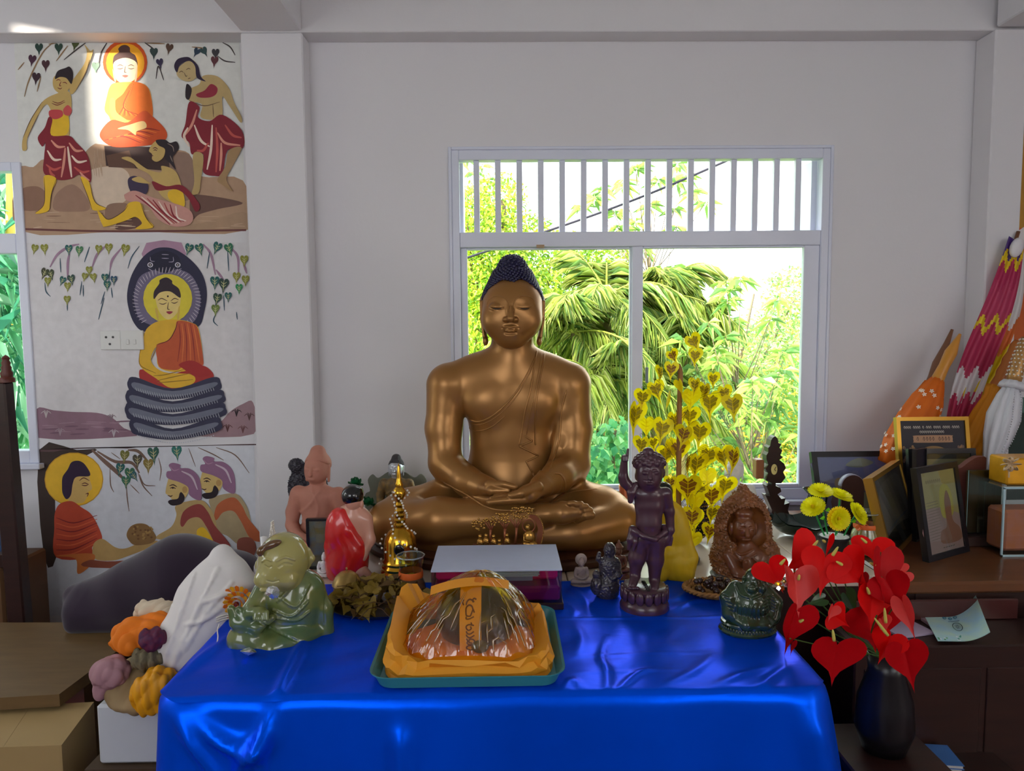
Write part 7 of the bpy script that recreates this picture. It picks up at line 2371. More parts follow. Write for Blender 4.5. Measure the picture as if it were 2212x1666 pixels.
# ---- bottle on the sill, dark dotted vase
t = thing('copper_cap_bottle', 'clear bottle with a copper cap on the counter below the window', 'bottle', (W(1346, 1100, 3.22)[0], 3.22, ZT))
z_ = lambda py: W(1346, py, 3.22)[2] - ZT
kk = 3.22 / FPX
MB().lathe([(0, 0), (17 * kk, 0), (17 * kk, z_(1096)), (15 * kk, z_(1086)), (9 * kk, z_(1079)), (9 * kk, z_(1074)), (0, z_(1074))], n=26).build('glass', m_clear, t, True, sharp=50)
MB().lathe([(10 * kk, z_(1080)), (10.5 * kk, z_(1066)), (9 * kk, z_(1060)), (10 * kk, z_(1050)), (7 * kk, z_(1044)), (0, z_(1043))], n=22).build('cap', mat('copper', (186, 104, 70), rough=0.3, metal=0.6), t, True)
t = thing('dotted_black_vase', 'black pierced metal vase with gold dots behind the golden leaves', 'vase', (W(1508, 1150, 2.72)[0], 2.72, ZT))
z_ = lambda py: W(1508, py, 2.72)[2] - ZT
kk = 2.72 / FPX
rowsv = [(14, 1160), (24, 1150), (26, 1122), (20, 1098), (22, 1080), (25, 1060), (22, 1044), (14, 1036)]
MB().lathe([(0, 0)] + [(r * kk, max(0, z_(y))) for r, y in rowsv] + [(0, z_(1038))], n=26).build('vase_body', mat('pierced black metal', (26, 24, 26), rough=0.35, metal=0.4), t, True)
mb = MB()
for j in range(15):
 zz = z_(1154 - j * 8)
 rr = np.interp(zz, [z_(y) for _, y in rowsv], [r * kk for r, _ in rowsv])
 for i in range(26):
  a = 2 * math.pi * (i + 0.5 * (j % 2)) / 26
  mb.ball((rr * math.cos(a), rr * math.sin(a), zz), 1.2 * kk, 5, 4)
o = mb.build('gold_dots', m_brass, t)
o['kind'] = 'stuff'
# ---- carved wooden clock
Y = 3.08
t = thing('carved_wooden_clock', 'dark carved wooden stand with a small oval clock face before the window', 'clock', (W(1680, 1110, Y)[0], Y, ZT))
c_ = W(1680, 1110, Y)
kk = Y / FPX
def q_(px, py):
 w = W(px, py, Y)
 return (w[0] - c_[0], w[2] - ZT)
half_ = [(1671, 941), (1676, 946), (1678, 956), (1684, 958), (1680, 966), (1686, 972), (1682, 982), (1688, 986), (1680, 992), (1690, 1000), (1694, 1010), (1688, 1018), (1693, 1030), (1684, 1042), (1672, 1042), (1672, 1048), (1682, 1052), (1684, 1060), (1676, 1066), (1684, 1076), (1693, 1074), (1690, 1088), (1702, 1084), (1698, 1100), (1706, 1120), (1710, 1140)]
left_ = [(1660, 1140), (1660, 1120), (1664, 1100), (1650, 1068), (1660, 1070), (1656, 1058), (1652, 1048), (1658, 1044), (1664, 1048), (1664, 1042), (1650, 1036), (1656, 1020), (1650, 1012), (1656, 1002), (1652, 990), (1652, 982), (1656, 976), (1656, 966), (1660, 962), (1662, 950), (1666, 944)]
mb = MB()
mb.slab([q_(*p) for p in half_ + left_], 0.05, fr=((0, -0.02, 0), (1, 0, 0), (0.0, 1, 0), (0, 0, 1)))
mb.build('carved_frame', m_dwood, t)
MB().box((*q_(1638, 1012)[:1], 0.0, q_(1638, 1012)[1]), (0.035, 0.05, 0.085), bevel=0.004).build('side_block', mat('lighter carved wood', (140, 84, 50), rough=0.4), t)
MB().lathe([(0, 0), (0.0135, 0), (0.0135, 0.003), (0, 0.004)], (q_(1668, 1012)[0], -0.022, q_(1668, 1012)[1]), 22, rotx(math.pi / 2) @ np.diag([1, 1.75, 1])).build('clock_face', mat('cream dial', (220, 200, 130), rough=0.4), t, True, sharp=40)
for a, l_ in ((0.5, 0.014), (2.4, 0.009)):
 MB().box((q_(1668, 1012)[0] + l_ / 2 * math.sin(a), -0.027, q_(1668, 1012)[1] + l_ / 2 * math.cos(a)), (0.002, 0.001, l_), R=roty(a)).build('clock_hand', m_black, t)
# ---- woven dish and wooden bead string
Y = 2.13
c_ = gp(1530, 1288)
t = thing('woven_dish', 'round plaited straw dish behind the laughing figure', 'dish', (c_[0] + 0.03, 2.16, ZT))
m_straw = mat('plaited straw', (164, 116, 62), rough=0.6, var=0.25, scale=60)
for j in range(4):
 r0 = 0.06 + j * 0.014
 n_ = 90
 mb = MB()
 for ph_ in (0, math.pi):
  P = [((r0 + 0.004 * math.cos(18 * a + ph_)) * math.cos(a), (r0 + 0.004 * math.cos(18 * a + ph_)) * 0.72 * math.sin(a), 0.006 + 0.006 * j + 0.004 * math.sin(18 * a + ph_)) for a in np.linspace(0, 2 * math.pi, n_, endpoint=False)]
  mb.tube(P, 0.005, 5, True)
 mb.build('plait_ring', m_straw, t, True)
MB().lathe([(0, 0), (0.06, 0.002), (0.07, 0.01), (0, 0.008)], n=26, sy=0.72).build('dish_bottom', m_straw, t, True)
t = thing('bead_string', 'heap of dark wooden prayer beads lying in the straw dish', 'beads', (c_[0] + 0.02, 2.15, ZT))
m_bead = mat('dark bead', (60, 40, 34), rough=0.2, coat=0.5, var=0.3, scale=60)
bead = MB().ball((0, 0, 0), 0.0095, 10, 7).build('bead', m_bead, t, True)
lr = np.random.default_rng(8)
for i in range(44):
 o = bead if i == 0 else bead.copy()
 if i:
  COL.objects.link(o)
  o.parent = t
 a = i * 0.9
 r = 0.058 * math.sqrt(lr.random())
 o.location = (r * math.cos(a) * 1.1, r * math.sin(a) * 0.7 - 0.006, 0.02 + 0.012 * (i % 3) + 0.014 * (1 - r / 0.058))
# ================================================================== right side: flowers, frames, parasols
ZW = 0.752
t = thing('side_table', 'brown wooden table under the framed pictures', 'table', (1.85, 2.74, 0))
xs_, xe_, ys_, ye_ = 1.30, 2.16, 2.26, 3.2
MB().box(((xs_ + xe_ + 0.24) / 2 - 1.85, (ys_ + ye_) / 2 - 2.74, ZW - 0.02), (xe_ - xs_ + 0.24, ye_ - ys_, 0.04), bevel=0.008).build('table_top', m_wood, t)
for sx in (1.36, 2.3):
 for sy in (2.33, 3.13):
  MB().box((sx - 1.85, sy - 2.74, 0.356), (0.06, 0.06, 0.712), bevel=0.004).build('leg', m_dwood, t)
MB().box((0, 2.31 - 2.74, 0.66), (0.94, 0.03, 0.1)).build('apron', m_dwood, t)
# ---- low dark cabinet with a rim, carrying the booklet
ZCB = 0.62
a_, b2, c2, d2 = G(1880, 1392, ZCB), G(2215, 1404, ZCB), G(1940, 1262, ZCB), G(2090, 1275, ZCB)
t = thing('dark_cabinet', 'low black-brown cabinet with raised rims below the side table', 'cabinet', (1.42, 2.18, 0))
cx_, cy_ = 1.42, 2.18
MB().box((0, 0, ZCB / 2), (0.70, 0.20, ZCB), bevel=0.005).build('body', m_dwood, t)
MB().box((-0.02, 0.093, ZCB + 0.035), (0.62, 0.014, 0.07), bevel=0.004).build('back_rim', mat('reddish dark wood', (78, 42, 40), rough=0.25, coat=0.3), t)
MB().box((0.335, -0.02, ZCB + 0.025), (0.016, 0.22, 0.05), R=rotz(-0.1), bevel=0.004).build('side_rim', mat('reddish dark wood'), t)
MB().box((-0.14, -0.1015, 0.30), (0.36, 0.006, 0.5), bevel=0.002).build('door', m_dwood, t)
MB().box((0.22, -0.1015, 0.30), (0.32, 0.006, 0.5), bevel=0.002).build('door', m_dwood, t)
# booklet with a lifted corner
Q = [G(1986, 1312, ZCB + 0.01), G(2102, 1316, ZCB + 0.01), G(2150, 1352, ZCB + 0.01), G(2026, 1386, ZCB + 0.01)]
bl, br, tl, tr = Q[3], G(2138, 1388, ZCB + 0.01), Q[0], G(2100, 1314, ZCB + 0.01)
t = thing('printed_booklet', 'pale blue printed booklet with a curled corner on the dark cabinet', 'booklet', tuple(bl))
def bk(u, v, l):
 """u across 0..1, v up 0..1 on the booklet cover"""
 p = bl * (1 - u) * (1 - v) + br * u * (1 - v) + tl * (1 - u) * v + tr * u * v
 return p + np.array([0, 0, 0.075 * max(0.0, u - 0.45) ** 2 * 3.0 * (0.45 + 0.55 * v) + 0.002 + l * 2.2e-5])
rows = np.array([[bk(u, v, 0) for v in np.linspace(0, 1, 8)] for u in np.linspace(0, 1, 20)])
mb = MB()
mb.grid(rows)
mb.grid(rows[::-1] - np.array([0, 0, 0.0015]))
cover = mb.build('cover', mat('booklet cover', (150, 206, 250), rough=0.3, col2=(214, 236, 190), scale=16, contrast=0.2), t, True, world=True)
MB().box((bl + br + tl + tr) / 4 + np.array([0, 0, -0.004]), (0.16, 0.1, 0.01), bevel=0.001).build('pages', mat('pages', (150, 120, 130)), t, world=True)
p = Paint(bk)
for i in range(26):
 u, v = rng.uniform(0.03, 0.5), rng.choice([rng.uniform(0.02, 0.16), rng.uniform(0.9, 0.98)])
 p.oval((u, v), (0.02, 0.02), [(90, 170, 120), (120, 190, 140), (60, 150, 140), (230, 240, 250)][i % 4], n=8)
sw = [(0.22, 0.80), (0.32, 0.76), (0.42, 0.77), (0.54, 0.79), (0.66, 0.80)]
for (u, v) in sw:
 th = np.linspace(0, 4.6 * math.pi, 22)
 p.line([(u + 0.045 * (1 - k / 30) * math.cos(x), v + 0.05 * (1 - k / 30) * math.sin(x)) for k, x in enumerate(th)], 0.012, (40, 130, 170), 2, False)
for (u, v) in [(0.36, 0.64), (0.46, 0.62), (0.56, 0.64)]:
 th = np.linspace(0, 3.6 * math.pi, 18)
 p.line([(u + 0.04 * (1 - k / 26) * math.cos(x), v + 0.04 * (1 - k / 26) * math.sin(x)) for k, x in enumerate(th)], 0.012, (40, 130, 170), 2, False)
for i in range(9):
 p.line([(0.40 + i * 0.024, 0.535), (0.415 + i * 0.024, 0.54)], 0.018, (60, 90, 130), 2, False)
cw = (0.52, 0.38)
p.line([(cw[0] + 0.085 * math.cos(a), cw[1] + 0.11 * math.sin(a)) for a in np.linspace(0, 2 * math.pi, 26)], 0.014, (40, 80, 90), 2, False)
for i in range(12):
 a = math.pi * i / 6
 p.line([(cw[0] + 0.012 * math.cos(a), cw[1] + 0.015 * math.sin(a)), (cw[0] + 0.06 * math.cos(a), cw[1] + 0.08 * math.sin(a))], 0.008, (80, 110, 130), 2, False)
p.build('cover_print', t, m_print)
tag(MB().box(G(1975, 1365, ZCB) + np.array([-0.02, 0.01, 0.004]), (0.13, 0.10, 0.007), R=rotz(0.25), bevel=0.001).build('notebook', mat('lilac card', (176, 160, 186), rough=0.5)), 'lilac notebook under the pale blue booklet', 'notebook')
tag(MB().box(G(1945, 1325, ZCB) + np.array([0, 0.0, 0.02]), (0.11, 0.055, 0.002), R=rotz(-0.5) @ roty(0.25)).build('green_card', mat('pale green card', (150, 190, 160), rough=0.5)), 'pale green card standing between the anthuriums and the booklet', 'card')
# ---- small stack of books on the floor-level shelf
c_ = G(2010, 1650, 0.30)
t = thing('floor_crate', 'dark crate on the floor in front of the cabinet', 'crate', (c_[0], c_[1] + 0.03, 0))
MB().box((0.05, 0, 0.14), (0.40, 0.16, 0.28), bevel=0.005).build('crate_body', m_dwood, t)
for i, (cl, lab) in enumerate((((150, 176, 210), 'pale blue book at the bottom of the pile on the crate'), ((200, 214, 226), 'white book in the middle of the pile on the crate'), ((70, 120, 190), 'bright blue book on top of the pile on the crate'))):
 b0 = thing('book', lab, 'book', (c_[0] - 0.03 + 0.01 * i, c_[1] + 0.02, 0.281 + i * 0.013), 'books on the crate')
 MB().box((0, 0, 0.006), (0.2 - 0.012 * i, 0.1, 0.009), bevel=0.001).build('pages', mat('book pages', (200, 200, 196)), b0)
 for z in (0.0008, 0.0118):
  MB().box((0, 0, z), (0.205 - 0.012 * i, 0.105, 0.0014)).build('cover', mat('book cover %d' % i, cl, rough=0.35), b0)
 b0.rotation_euler = (0, 0, 0.1 - 0.12 * i)
# ---- anthuriums
YV = 1.84
vx = W(1812, 1420, YV)[0] + 0.13
t = thing('plant_stool', 'dark wooden stool beside the blue tablecloth', 'stool', (vx, YV, 0))
MB().box((0, 0, 0.43), (0.26, 0.26, 0.03), bevel=0.005).build('seat', m_dwood, t)
for sx in (-1, 1):
 for sy in (-1, 1):
  MB().box((sx * 0.1, sy * 0.1, 0.2075), (0.035, 0.035, 0.415)).build('leg', m_dwood, t)
t = thing('flower_vase', 'dark vase holding the red anthuriums', 'vase', (vx, YV, 0.447))
MB().lathe([(0, 0), (0.055, 0), (0.075, 0.06), (0.07, 0.14), (0.045, 0.22), (0.05, 0.27), (0.044, 0.268), (0.04, 0.2), (0.0, 0.05)], n=28).build('vase_body', mat('dark smoky vase', (22, 20, 24), rough=0.3), t, True)
m_spathe = mat('red anthurium', (226, 2, 4), rough=0.5, spec=0.2, var=0.12, scale=30, transl=0.22)
m_spathe2 = mat('deep red anthurium', (180, 2, 14), rough=0.5, spec=0.2, var=0.12, scale=30, transl=0.15)
m_spathe3 = mat('salmon anthurium', (226, 60, 56), rough=0.45, var=0.12, scale=30, transl=0.25)
m_spad = mat('yellow-green spadix', (206, 196, 96), rough=0.6)
m_stem = mat('flower stem', (70, 110, 40), rough=0.5)
t = thing('anthurium_bouquet', 'bunch of red anthurium flowers beside the blue tablecloth', 'flowers', (vx, YV, 0.66))
def spathe(c, L, wd, roll, pitch, yaw, cup, curl, m):
 """heart-shaped waxy blade, notch up and tip down before turning"""
 n, rings = 30, 6
 out = heart((0, 0), 1.0, 0.0, n, 1.12)
 out[:, 1] -= 0.15
 pts = []
 for k in range(rings + 1):
  u = k / rings
  for q in out:
   pts.append((q[0] * u * wd / 1.8, q[1] * u * L / 2.5))
 P = np.array(pts)
 x, z = P[:, 0], -P[:, 1]
 y = -cup * ((x / wd) ** 2 + (z / L) ** 2) * L + 0.03 * L * np.exp(-(x / (0.06 * wd)) ** 2)
 if curl:
  R_ = wd / curl
  y = y - R_ * (1 - np.cos(x / R_))
  x = R_ * np.sin(x / R_)
 V = np.c_[x, y, z] @ (rotz(yaw) @ rotx(pitch) @ roty(roll)).T + c
 F = []
 for k in range(rings):
  for i in range(n):
   j = (i + 1) % n
   a, b = k * n + i, k * n + j
   F.append((a, b, b + n, a + n) if k else (a, b + n, a + n))
 return obj('spathe', V, F, m, t, smooth=True, world=True)
za = lambda x, y: (1520 + x / 4.384, 1130 + y / 4.384)
FL = [  # cx, cy, length, width, roll, pitch, yaw, cup, curl, material, Y, spadix
 (965, 320, 330, 330, 1.15, -0.55, 0.2, 0.15, 0.0, 0, 1.88, (1075, 175)), (860, 300, 300, 220, 0.4, -0.2, 0.8, 0.2, 0.6, 0, 1.90, None), (1140, 430, 320, 330, 0.25, -0.35, 0.0, 0.2, 0.0, 0, 1.80, (1265, 240)), (1390, 440, 300, 300, -0.75, -0.3, 0.0, 0.12, 0.0, 0, 1.80, (1265, 370)),
 (1610, 250, 220, 280, 0.1, -0.9, 0.0, 0.12, 0.0, 0, 1.88, (1500, 150)), (1440, 220, 180, 110, 0.5, -0.4, 0.9, 0.1, 0.6, 0, 1.92, None), (1690, 440, 380, 300, 0.15, -0.25, 0.45, 0.2, 0.8, 1, 1.78, (1580, 380)), (1180, 205, 200, 120, 0.3, 0.1, 0.8, 0.1, 0.5, 0, 1.92, (1130, 165)),
 (880, 600, 480, 520, 0.05, -0.55, 0.1, -0.1, 3.6, 2, 1.76, (905, 500)), (655, 470, 240, 240, -0.5, -0.2, -0.4, 0.15, 0.5, 0, 1.84, (765, 350)), (850, 960, 380, 300, 0.25, 0.15, 0.35, 0.15, 1.0, 1, 1.74, (940, 920)), (1255, 1270, 520, 520, 0.08, 0.12, 0.0, 0.1, 0.25, 1, 1.66, (1225, 1030)),
 (1740, 1150, 380, 320, 0.35, -0.1, -0.45, 0.1, 0.6, 0, 1.70, (1715, 830)), (1930, 1310, 560, 380, -0.25, 0.1, -0.2, 0.1, 0.4, 1, 1.68, (1640, 930)), (1600, 960, 380, 420, -0.2, 0.2, 0.0, 0.1, 0.3, 1, 1.80, None), (1600, 760, 320, 300, 0.2, -0.2, 0.3, 0.12, 0.4, 0, 1.78, (1550, 620)), (1540, 640, 260, 200, 0.6, -0.3, 0.3, 0.1, 0.6, 1, 1.80, None),
 (1270, 900, 190, 200, -0.9, -0.2, 0.2, 0.1, 0.3, 0, 1.75, None), (1920, 860, 460, 200, -0.35, 0.0, -0.7, 0.2, 1.6, 2, 1.72, None), (1780, 640, 330, 260, -0.5, 0.1, -0.3, 0.15, 0.5, 1, 1.76, None), (1860, 490, 200, 120, 1.2, -0.4, 0.0, 0.1, 0.5, 2, 1.84, None), (840, 1170, 170, 80, 0.1, 0.2, 0.4, 0.1, 1.0, 1, 1.72, None), (1700, 960, 160, 120, -0.4, 0.0, 0.3, 0.2, 1.5, 2, 1.69, None), (1210, 840, 130, 110, 0.4, 0.0, 0.3, 0.2, 1.4, 2, 1.74, None)]
hub = np.array([vx, YV, 0.70])
for (x, y, L, wd, ro, pi_, ya, cu, cl, mi, Yf, sp) in FL:
 px, py = za(x, y)
 k_ = Yf / FPX / 4.384 * (1.55 if y < 1000 and L < 450 else 1.08)
 pi_ *= 0.7
 c = W(px, py, Yf)
 o = spathe(c, L * k_, wd * k_, ro, pi_, ya, cu, cl, (m_spathe, m_spathe2, m_spathe3)[mi])
 back = c + np.array([0, 0.02, 0.0]) + 0.25 * L * k_ * np.array([math.sin(ro), 0, math.cos(ro)])
 if y > 250:
  MB().tube(catmull([hub, (hub + back) / 2 + np.array([0, 0.05, -0.02]), back], 5), 0.0018, 6).build('stem', m_stem, t, True, world=True)
 if sp:
  s0 = W(*za(*sp), Yf - 0.02)
  e0 = s0 + (c - s0) * 0.35
  MB().tube(np.linspace(e0, s0 + (s0 - e0) * 0.2, 6), [0.004, 0.0042, 0.004, 0.0036, 0.003, 0.0016], 8).build('spadix', m_spad, o, True, world=True)
m_aleaf = mat('anthurium leaf', (44, 84, 44), rough=0.35, coat=0.3, var=0.2, scale=20, transl=0.15)
for (x, y, L, wd, ro, pi_, ya) in ((1390, 740, 330, 190, -0.5, -0.2, 0.3), (1080, 740, 260, 130, 1.3, -0.6, 0.0), (1330, 900, 260, 160, 0.3, -0.2, 0.5), (1470, 880, 240, 120, -0.2, 0.0, 0.8)):
 k_ = 1.80 / FPX / 4.384
 o = spathe(W(*za(x, y), 1.82), L * k_, wd * k_, ro, pi_, ya, 0.1, 0.5, m_aleaf)
 o.name = 'foliage_leaf'
c_ = W(*za(730, 580), 1.735)
t2 = thing('foil_ornament', 'small silver and gold foil bow stuck on the salmon anthurium', 'ornament', tuple(c_))
for i in range(7):
 MB().box((0.009 * math.cos(i), -0.004, 0.009 * math.sin(i)), (0.014, 0.002, 0.009), R=rotx(i * 0.7) @ roty(i)).build('foil_facet', [mat('silver foil', (226, 228, 236), rough=0.1, metal=0.9), mat('gold foil', (232, 196, 90), rough=0.1, metal=0.9)][i % 2], t2)
# ---- yellow chrysanthemums in a pot
Yp = 2.52
m_ypet = mat('yellow petal artificial', (252, 246, 20), rough=0.5, transl=0.45, var=0.06, scale=60)
m_ypet2 = mat('deep yellow petal', (246, 206, 20), rough=0.5, transl=0.3)
m_gstem = mat('plastic stem', (24, 140, 70), rough=0.4)
pc = W(1802, 1157, Yp)
t = thing('yellow_flower_pot', 'black pot of artificial yellow chrysanthemums with white gravel', 'flowers', (pc[0], Yp, ZT))
kk = Yp / FPX
hz = pc[2] - ZT
MB().lathe([(0, 0), (22 * kk, 0), (31 * kk, hz * 0.92), (34 * kk, hz * 0.93), (34 * kk, hz), (31 * kk, hz), (30 * kk, hz * 0.85), (0, hz * 0.84)], n=30).build('pot', mat('black plastic pot', (22, 22, 26), rough=0.35), t, True, sharp=40)
MB().lathe([(31 * kk, hz - 0.002), (16 * kk, hz + 0.002), (0, hz + 0.003)], n=26).build('gravel', mat('white gravel', (214, 218, 226), rough=0.8, bump=1.0, bscale=150), t, True)
pet = np.array([(-0.16, 0, 0.1), (0.16, 0, 0.1), (0.2, 0.05, 0.7), (0.1, 0.1, 1.0), (0, 0.08, 0.94), (-0.1, 0.1, 1.0), (-0.2, 0.05, 0.7)])
for (px, py, fx, fy) in ((1757, 1097, -0.5, 0.75), (1780, 1068, -0.1, 0.95), (1821, 1077, 0.25, 0.95), (1804.5, 1117, 0.05, 0.12), (1847, 1109, 0.6, 0.55)):
 c = W(px, py, Yp) - np.array([pc[0], Yp, ZT])
 c[1] = 0.05 * (1117 - py) / 50 - 0.02
 nrm = np.array([fx, -math.sqrt(max(0.05, 1 - fx * fx - fy * fy)), fy])
 nrm /= np.linalg.norm(nrm)
 e1 = np.cross(nrm, [0, 0, 1.0] if abs(nrm[2]) < 0.9 else [0, 1.0, 0])
 e1 /= np.linalg.norm(e1)
 e2 = np.cross(nrm, e1)
 fl = thing('bloom', '', '', c)
 del fl['label'], fl['category']
 fl.parent = t
 for ring, (n_, ln, up) in enumerate(((18, 28, 0.05), (16, 25, 0.4), (12, 19, 0.75), (8, 12, 1.1))):
  for i in range(n_):
   a = 2 * math.pi * (i + 0.5 * ring) / n_
   d = math.cos(a) * e1 + math.sin(a) * e2
   s_ = math.cos(a + math.pi / 2) * e1 + math.sin(a + math.pi / 2) * e2
   V = [(q[0] * s_ + q[2] * (d * math.cos(up) + nrm * math.sin(up)) + q[1] * nrm) * ln * kk for q in pet]
   MB().add(V, [tuple(range(7))]).build('petal', m_ypet if ring != 0 or fy > 0.5 else m_ypet2, fl)
 MB().ball(nrm * 4 * kk, 4.5 * kk, 10, 6).build('bloom_eye', m_ypet2, fl, True)
 foot = np.array([c[0] * 0.45, c[1] * 0.4, hz])
 MB().tube(catmull([foot, (foot + c) / 2 + np.array([0, 0.004, 0]), c - nrm * 0.004], 4), 2.0 * kk, 6).build('stem', m_gstem, t, True)
 lf = (foot + c) / 2 + np.array([0, -0.004, 0.012])
 MB().add([lf, lf + [0.012, -0.004, 0.012], lf + [0.02, 0, 0.006], lf + [0.012, -0.004, -0.004]], [(0, 1, 2, 3)]).build('stem_leaf', mat('plastic leaf', (120, 200, 40), rough=0.5, transl=0.3), t)
# ---- big dark glossy leaf dish and dark jug
Yd = 2.78
m_gdark = mat('dark green lacquer', (14, 42, 38), rough=0.12, coat=0.6, var=0.2, scale=8)
c_ = W(1738, 1150, Yd)
t = thing('leaf_shaped_dish', 'large dark green lacquered leaf-shaped dish behind the yellow flowers', 'dish', (c_[0], Yd, ZT))
kk = Yd / FPX
rows = []
for u in np.linspace(0, 1, 15):
 wv = math.sin(math.pi * (0.04 + 0.92 * u)) ** 0.6
 row = []
 for v in np.linspace(-1, 1, 13):
  x = (-75 + 150 * u) * kk
  y = v * 62 * kk * wv
  z = 0.006 + (0.052 * v * v + 0.05 * (2 * u - 1) ** 4) + 0.006 * math.sin(u * 16 + abs(v) * 3) * abs(v)
  row.append((x, y + 0.01 * math.sin(u * 3), z))
 rows.append(row)
mb = MB()
mb.grid(np.array(rows))
mb.grid(np.array(rows)[::-1] - np.array([0, 0, 0.005]))
mb.build('dish_blade', m_gdark, t, True)
MB().tube([np.array(r[6]) + [0, 0, 0.003] for r in rows], 0.004, 6).build('midrib', mat('pale rib', (150, 160, 150), rough=0.3), t, True)
t = thing('dark_jug', 'small dark blue-green jug with pouring lip by the window corner', 'jug', (W(1757, 1110, 2.98)[0], 2.98, ZT))
z_ = lambda py: W(1757, py, 2.98)[2] - ZT
kk = 2.98 / FPX
MB().lathe([(0, 0), (16 * kk, 0), (20 * kk, z_(1110)), (15 * kk, z_(1080)), (12 * kk, z_(1068)), (17 * kk, z_(1054)), (15 * kk, z_(1055)), (10 * kk, z_(1070)), (0, z_(1080))], n=26, wob=lambda a, z: 1 + (0.5 * max(0, math.cos(a - math.pi)) ** 6 if z > z_(1064) else 0)).build('jug_body', m_gdark, t, True)
MB().tube(catmull([(15 * kk, 0, z_(1060)), (28 * kk, 0, z_(1066)), (26 * kk, 0, z_(1090)), (17 * kk, 0, z_(1100))], 5), 2.5 * kk, 6).build('handle', m_gdark, t, True)
t = thing('metal_lighter', 'small shiny metal lighter lying by the leaf-shaped dish', 'lighter', tuple(gp(1722, 1108) * [1, 1, 0] + np.array([0, -0.12, ZT])))
MB().box((0, 0, 0.06), (0.05, 0.022, 0.03), R=roty(-0.6), bevel=0.003).build('case', mat('blued steel', (90, 110, 150), rough=0.15, metal=0.8), t)
MB().box((0.028, 0, 0.052), (0.02, 0.024, 0.02), R=roty(-0.6), bevel=0.002).build('cap', mat('pale metal', (210, 216, 220), rough=0.2, metal=0.7), t)
MB().box((0, 0, 0.022), (0.05, 0.05, 0.044), bevel=0.003).build('stand', m_gdark, t)
# ---- framed pictures
m_blackf = mat('black frame', (24, 22, 28), rough=0.3)
m_goldf = mat('gilt frame', (186, 140, 52), rough=0.28, metal=0.7)
def frame(name, label, BL, BR, TL, bw, th, mf, paint=None, bg=(60, 50, 60), glass=True, cat='picture frame', top=None):
 """picture frame on the parallelogram BL, BR, TL; paint(p) draws in 0..1 units"""
 BL, BR, TL = [np.asarray(v, float) for v in (BL, BR, TL)]
 ex, ez = BR - BL, TL - BL
 w, h = np.linalg.norm(ex), np.linalg.norm(ez)
 X, Z = ex / w, ez / h
 N = np.cross(Z, X)
 N /= np.linalg.norm(N)
 if N @ (CAM - BL) < 0:
  N = -N
 t = thing(name, label, cat, tuple((BL + BR) / 2))
 def P(u, v, d=0.0):
  return BL + X * u + Z * v + N * d
 def bar(u0, u1, v0, v1, d0, d1, nm, m):
  V = [P(u, v, d) for u in (u0, u1) for v in (v0, v1) for d in (d0, d1)]
  MB().add(V, [(0, 1, 3, 2), (4, 6, 7, 5), (0, 4, 5, 1), (2, 3, 7, 6), (0, 2, 6, 4), (1, 5, 7, 3)]).build(nm, m, t, world=True)
 if bw:
  bar(0, bw, 0, h, -th, 0.004, 'frame_side', mf)
  bar(w - bw, w, 0, h, -th, 0.004, 'frame_side', mf)
  bar(bw, w - bw, h - bw, h, -th, 0.004, 'frame_top', mf)
  bar(bw, w - bw, 0, bw, -th, 0.004, 'frame_foot', mf)
 bar(bw, w - bw, bw, h - bw, -th, -0.003, 'picture_board', mat(name + ' board', bg, rough=0.45, var=0.12, scale=14))
 if paint:
  pp = Paint(lambda u, v, l: P(bw + u * (w - 2 * bw), bw + v * (h - 2 * bw), -0.0026 + l * 2e-5))
  paint(pp)
  pp.build('picture_print', t, m_print)
 if glass:
  bar(bw, w - bw, bw, h - bw, 0.0005, 0.0015, 'pane', m_clear)
 return t
def sq(px0, py0, px1, Y, z0=ZW, lean=0.06):
 """upright frame corners: left/right edge pixels and top pixel at distance Y, foot on the table"""
 bl = W(px0, py0, Y)
 br = W(px1, py0, Y)
 return (bl[0], Y, z0), (br[0], Y, z0), (bl[0], Y + lean, bl[2] + 0.01)
def pr_family(p):
 p.fill([(0, 0.62), (0.5, 0.55), (1, 0.66), (1, 1), (0, 1)], (146, 132, 190), 3)
 p.fill([(0.4, 0.86), (0.6, 0.82), (0.8, 0.9), (0.6, 0.98)], (176, 160, 150))
 for x, y in ((0.28, 0.55), (0.6, 0.52), (0.82, 0.66)):
  p.oval((x, y), (0.07, 0.1), (186, 140, 120))
  p.fill([(x - 0.14, 0.1), (x - 0.1, y - 0.14), (x + 0.1, y - 0.14), (x + 0.14, 0.1)], (196, 180, 160) if x > 0.5 else (120, 60, 70), 2)
frame('group_photo_frame', 'wide dark-framed group photograph leaning by the window corner', *sq(1773, 990, 1953, 2.98, lean=0.1), 0.024, 0.02, m_blackf, pr_family, (128, 108, 170))
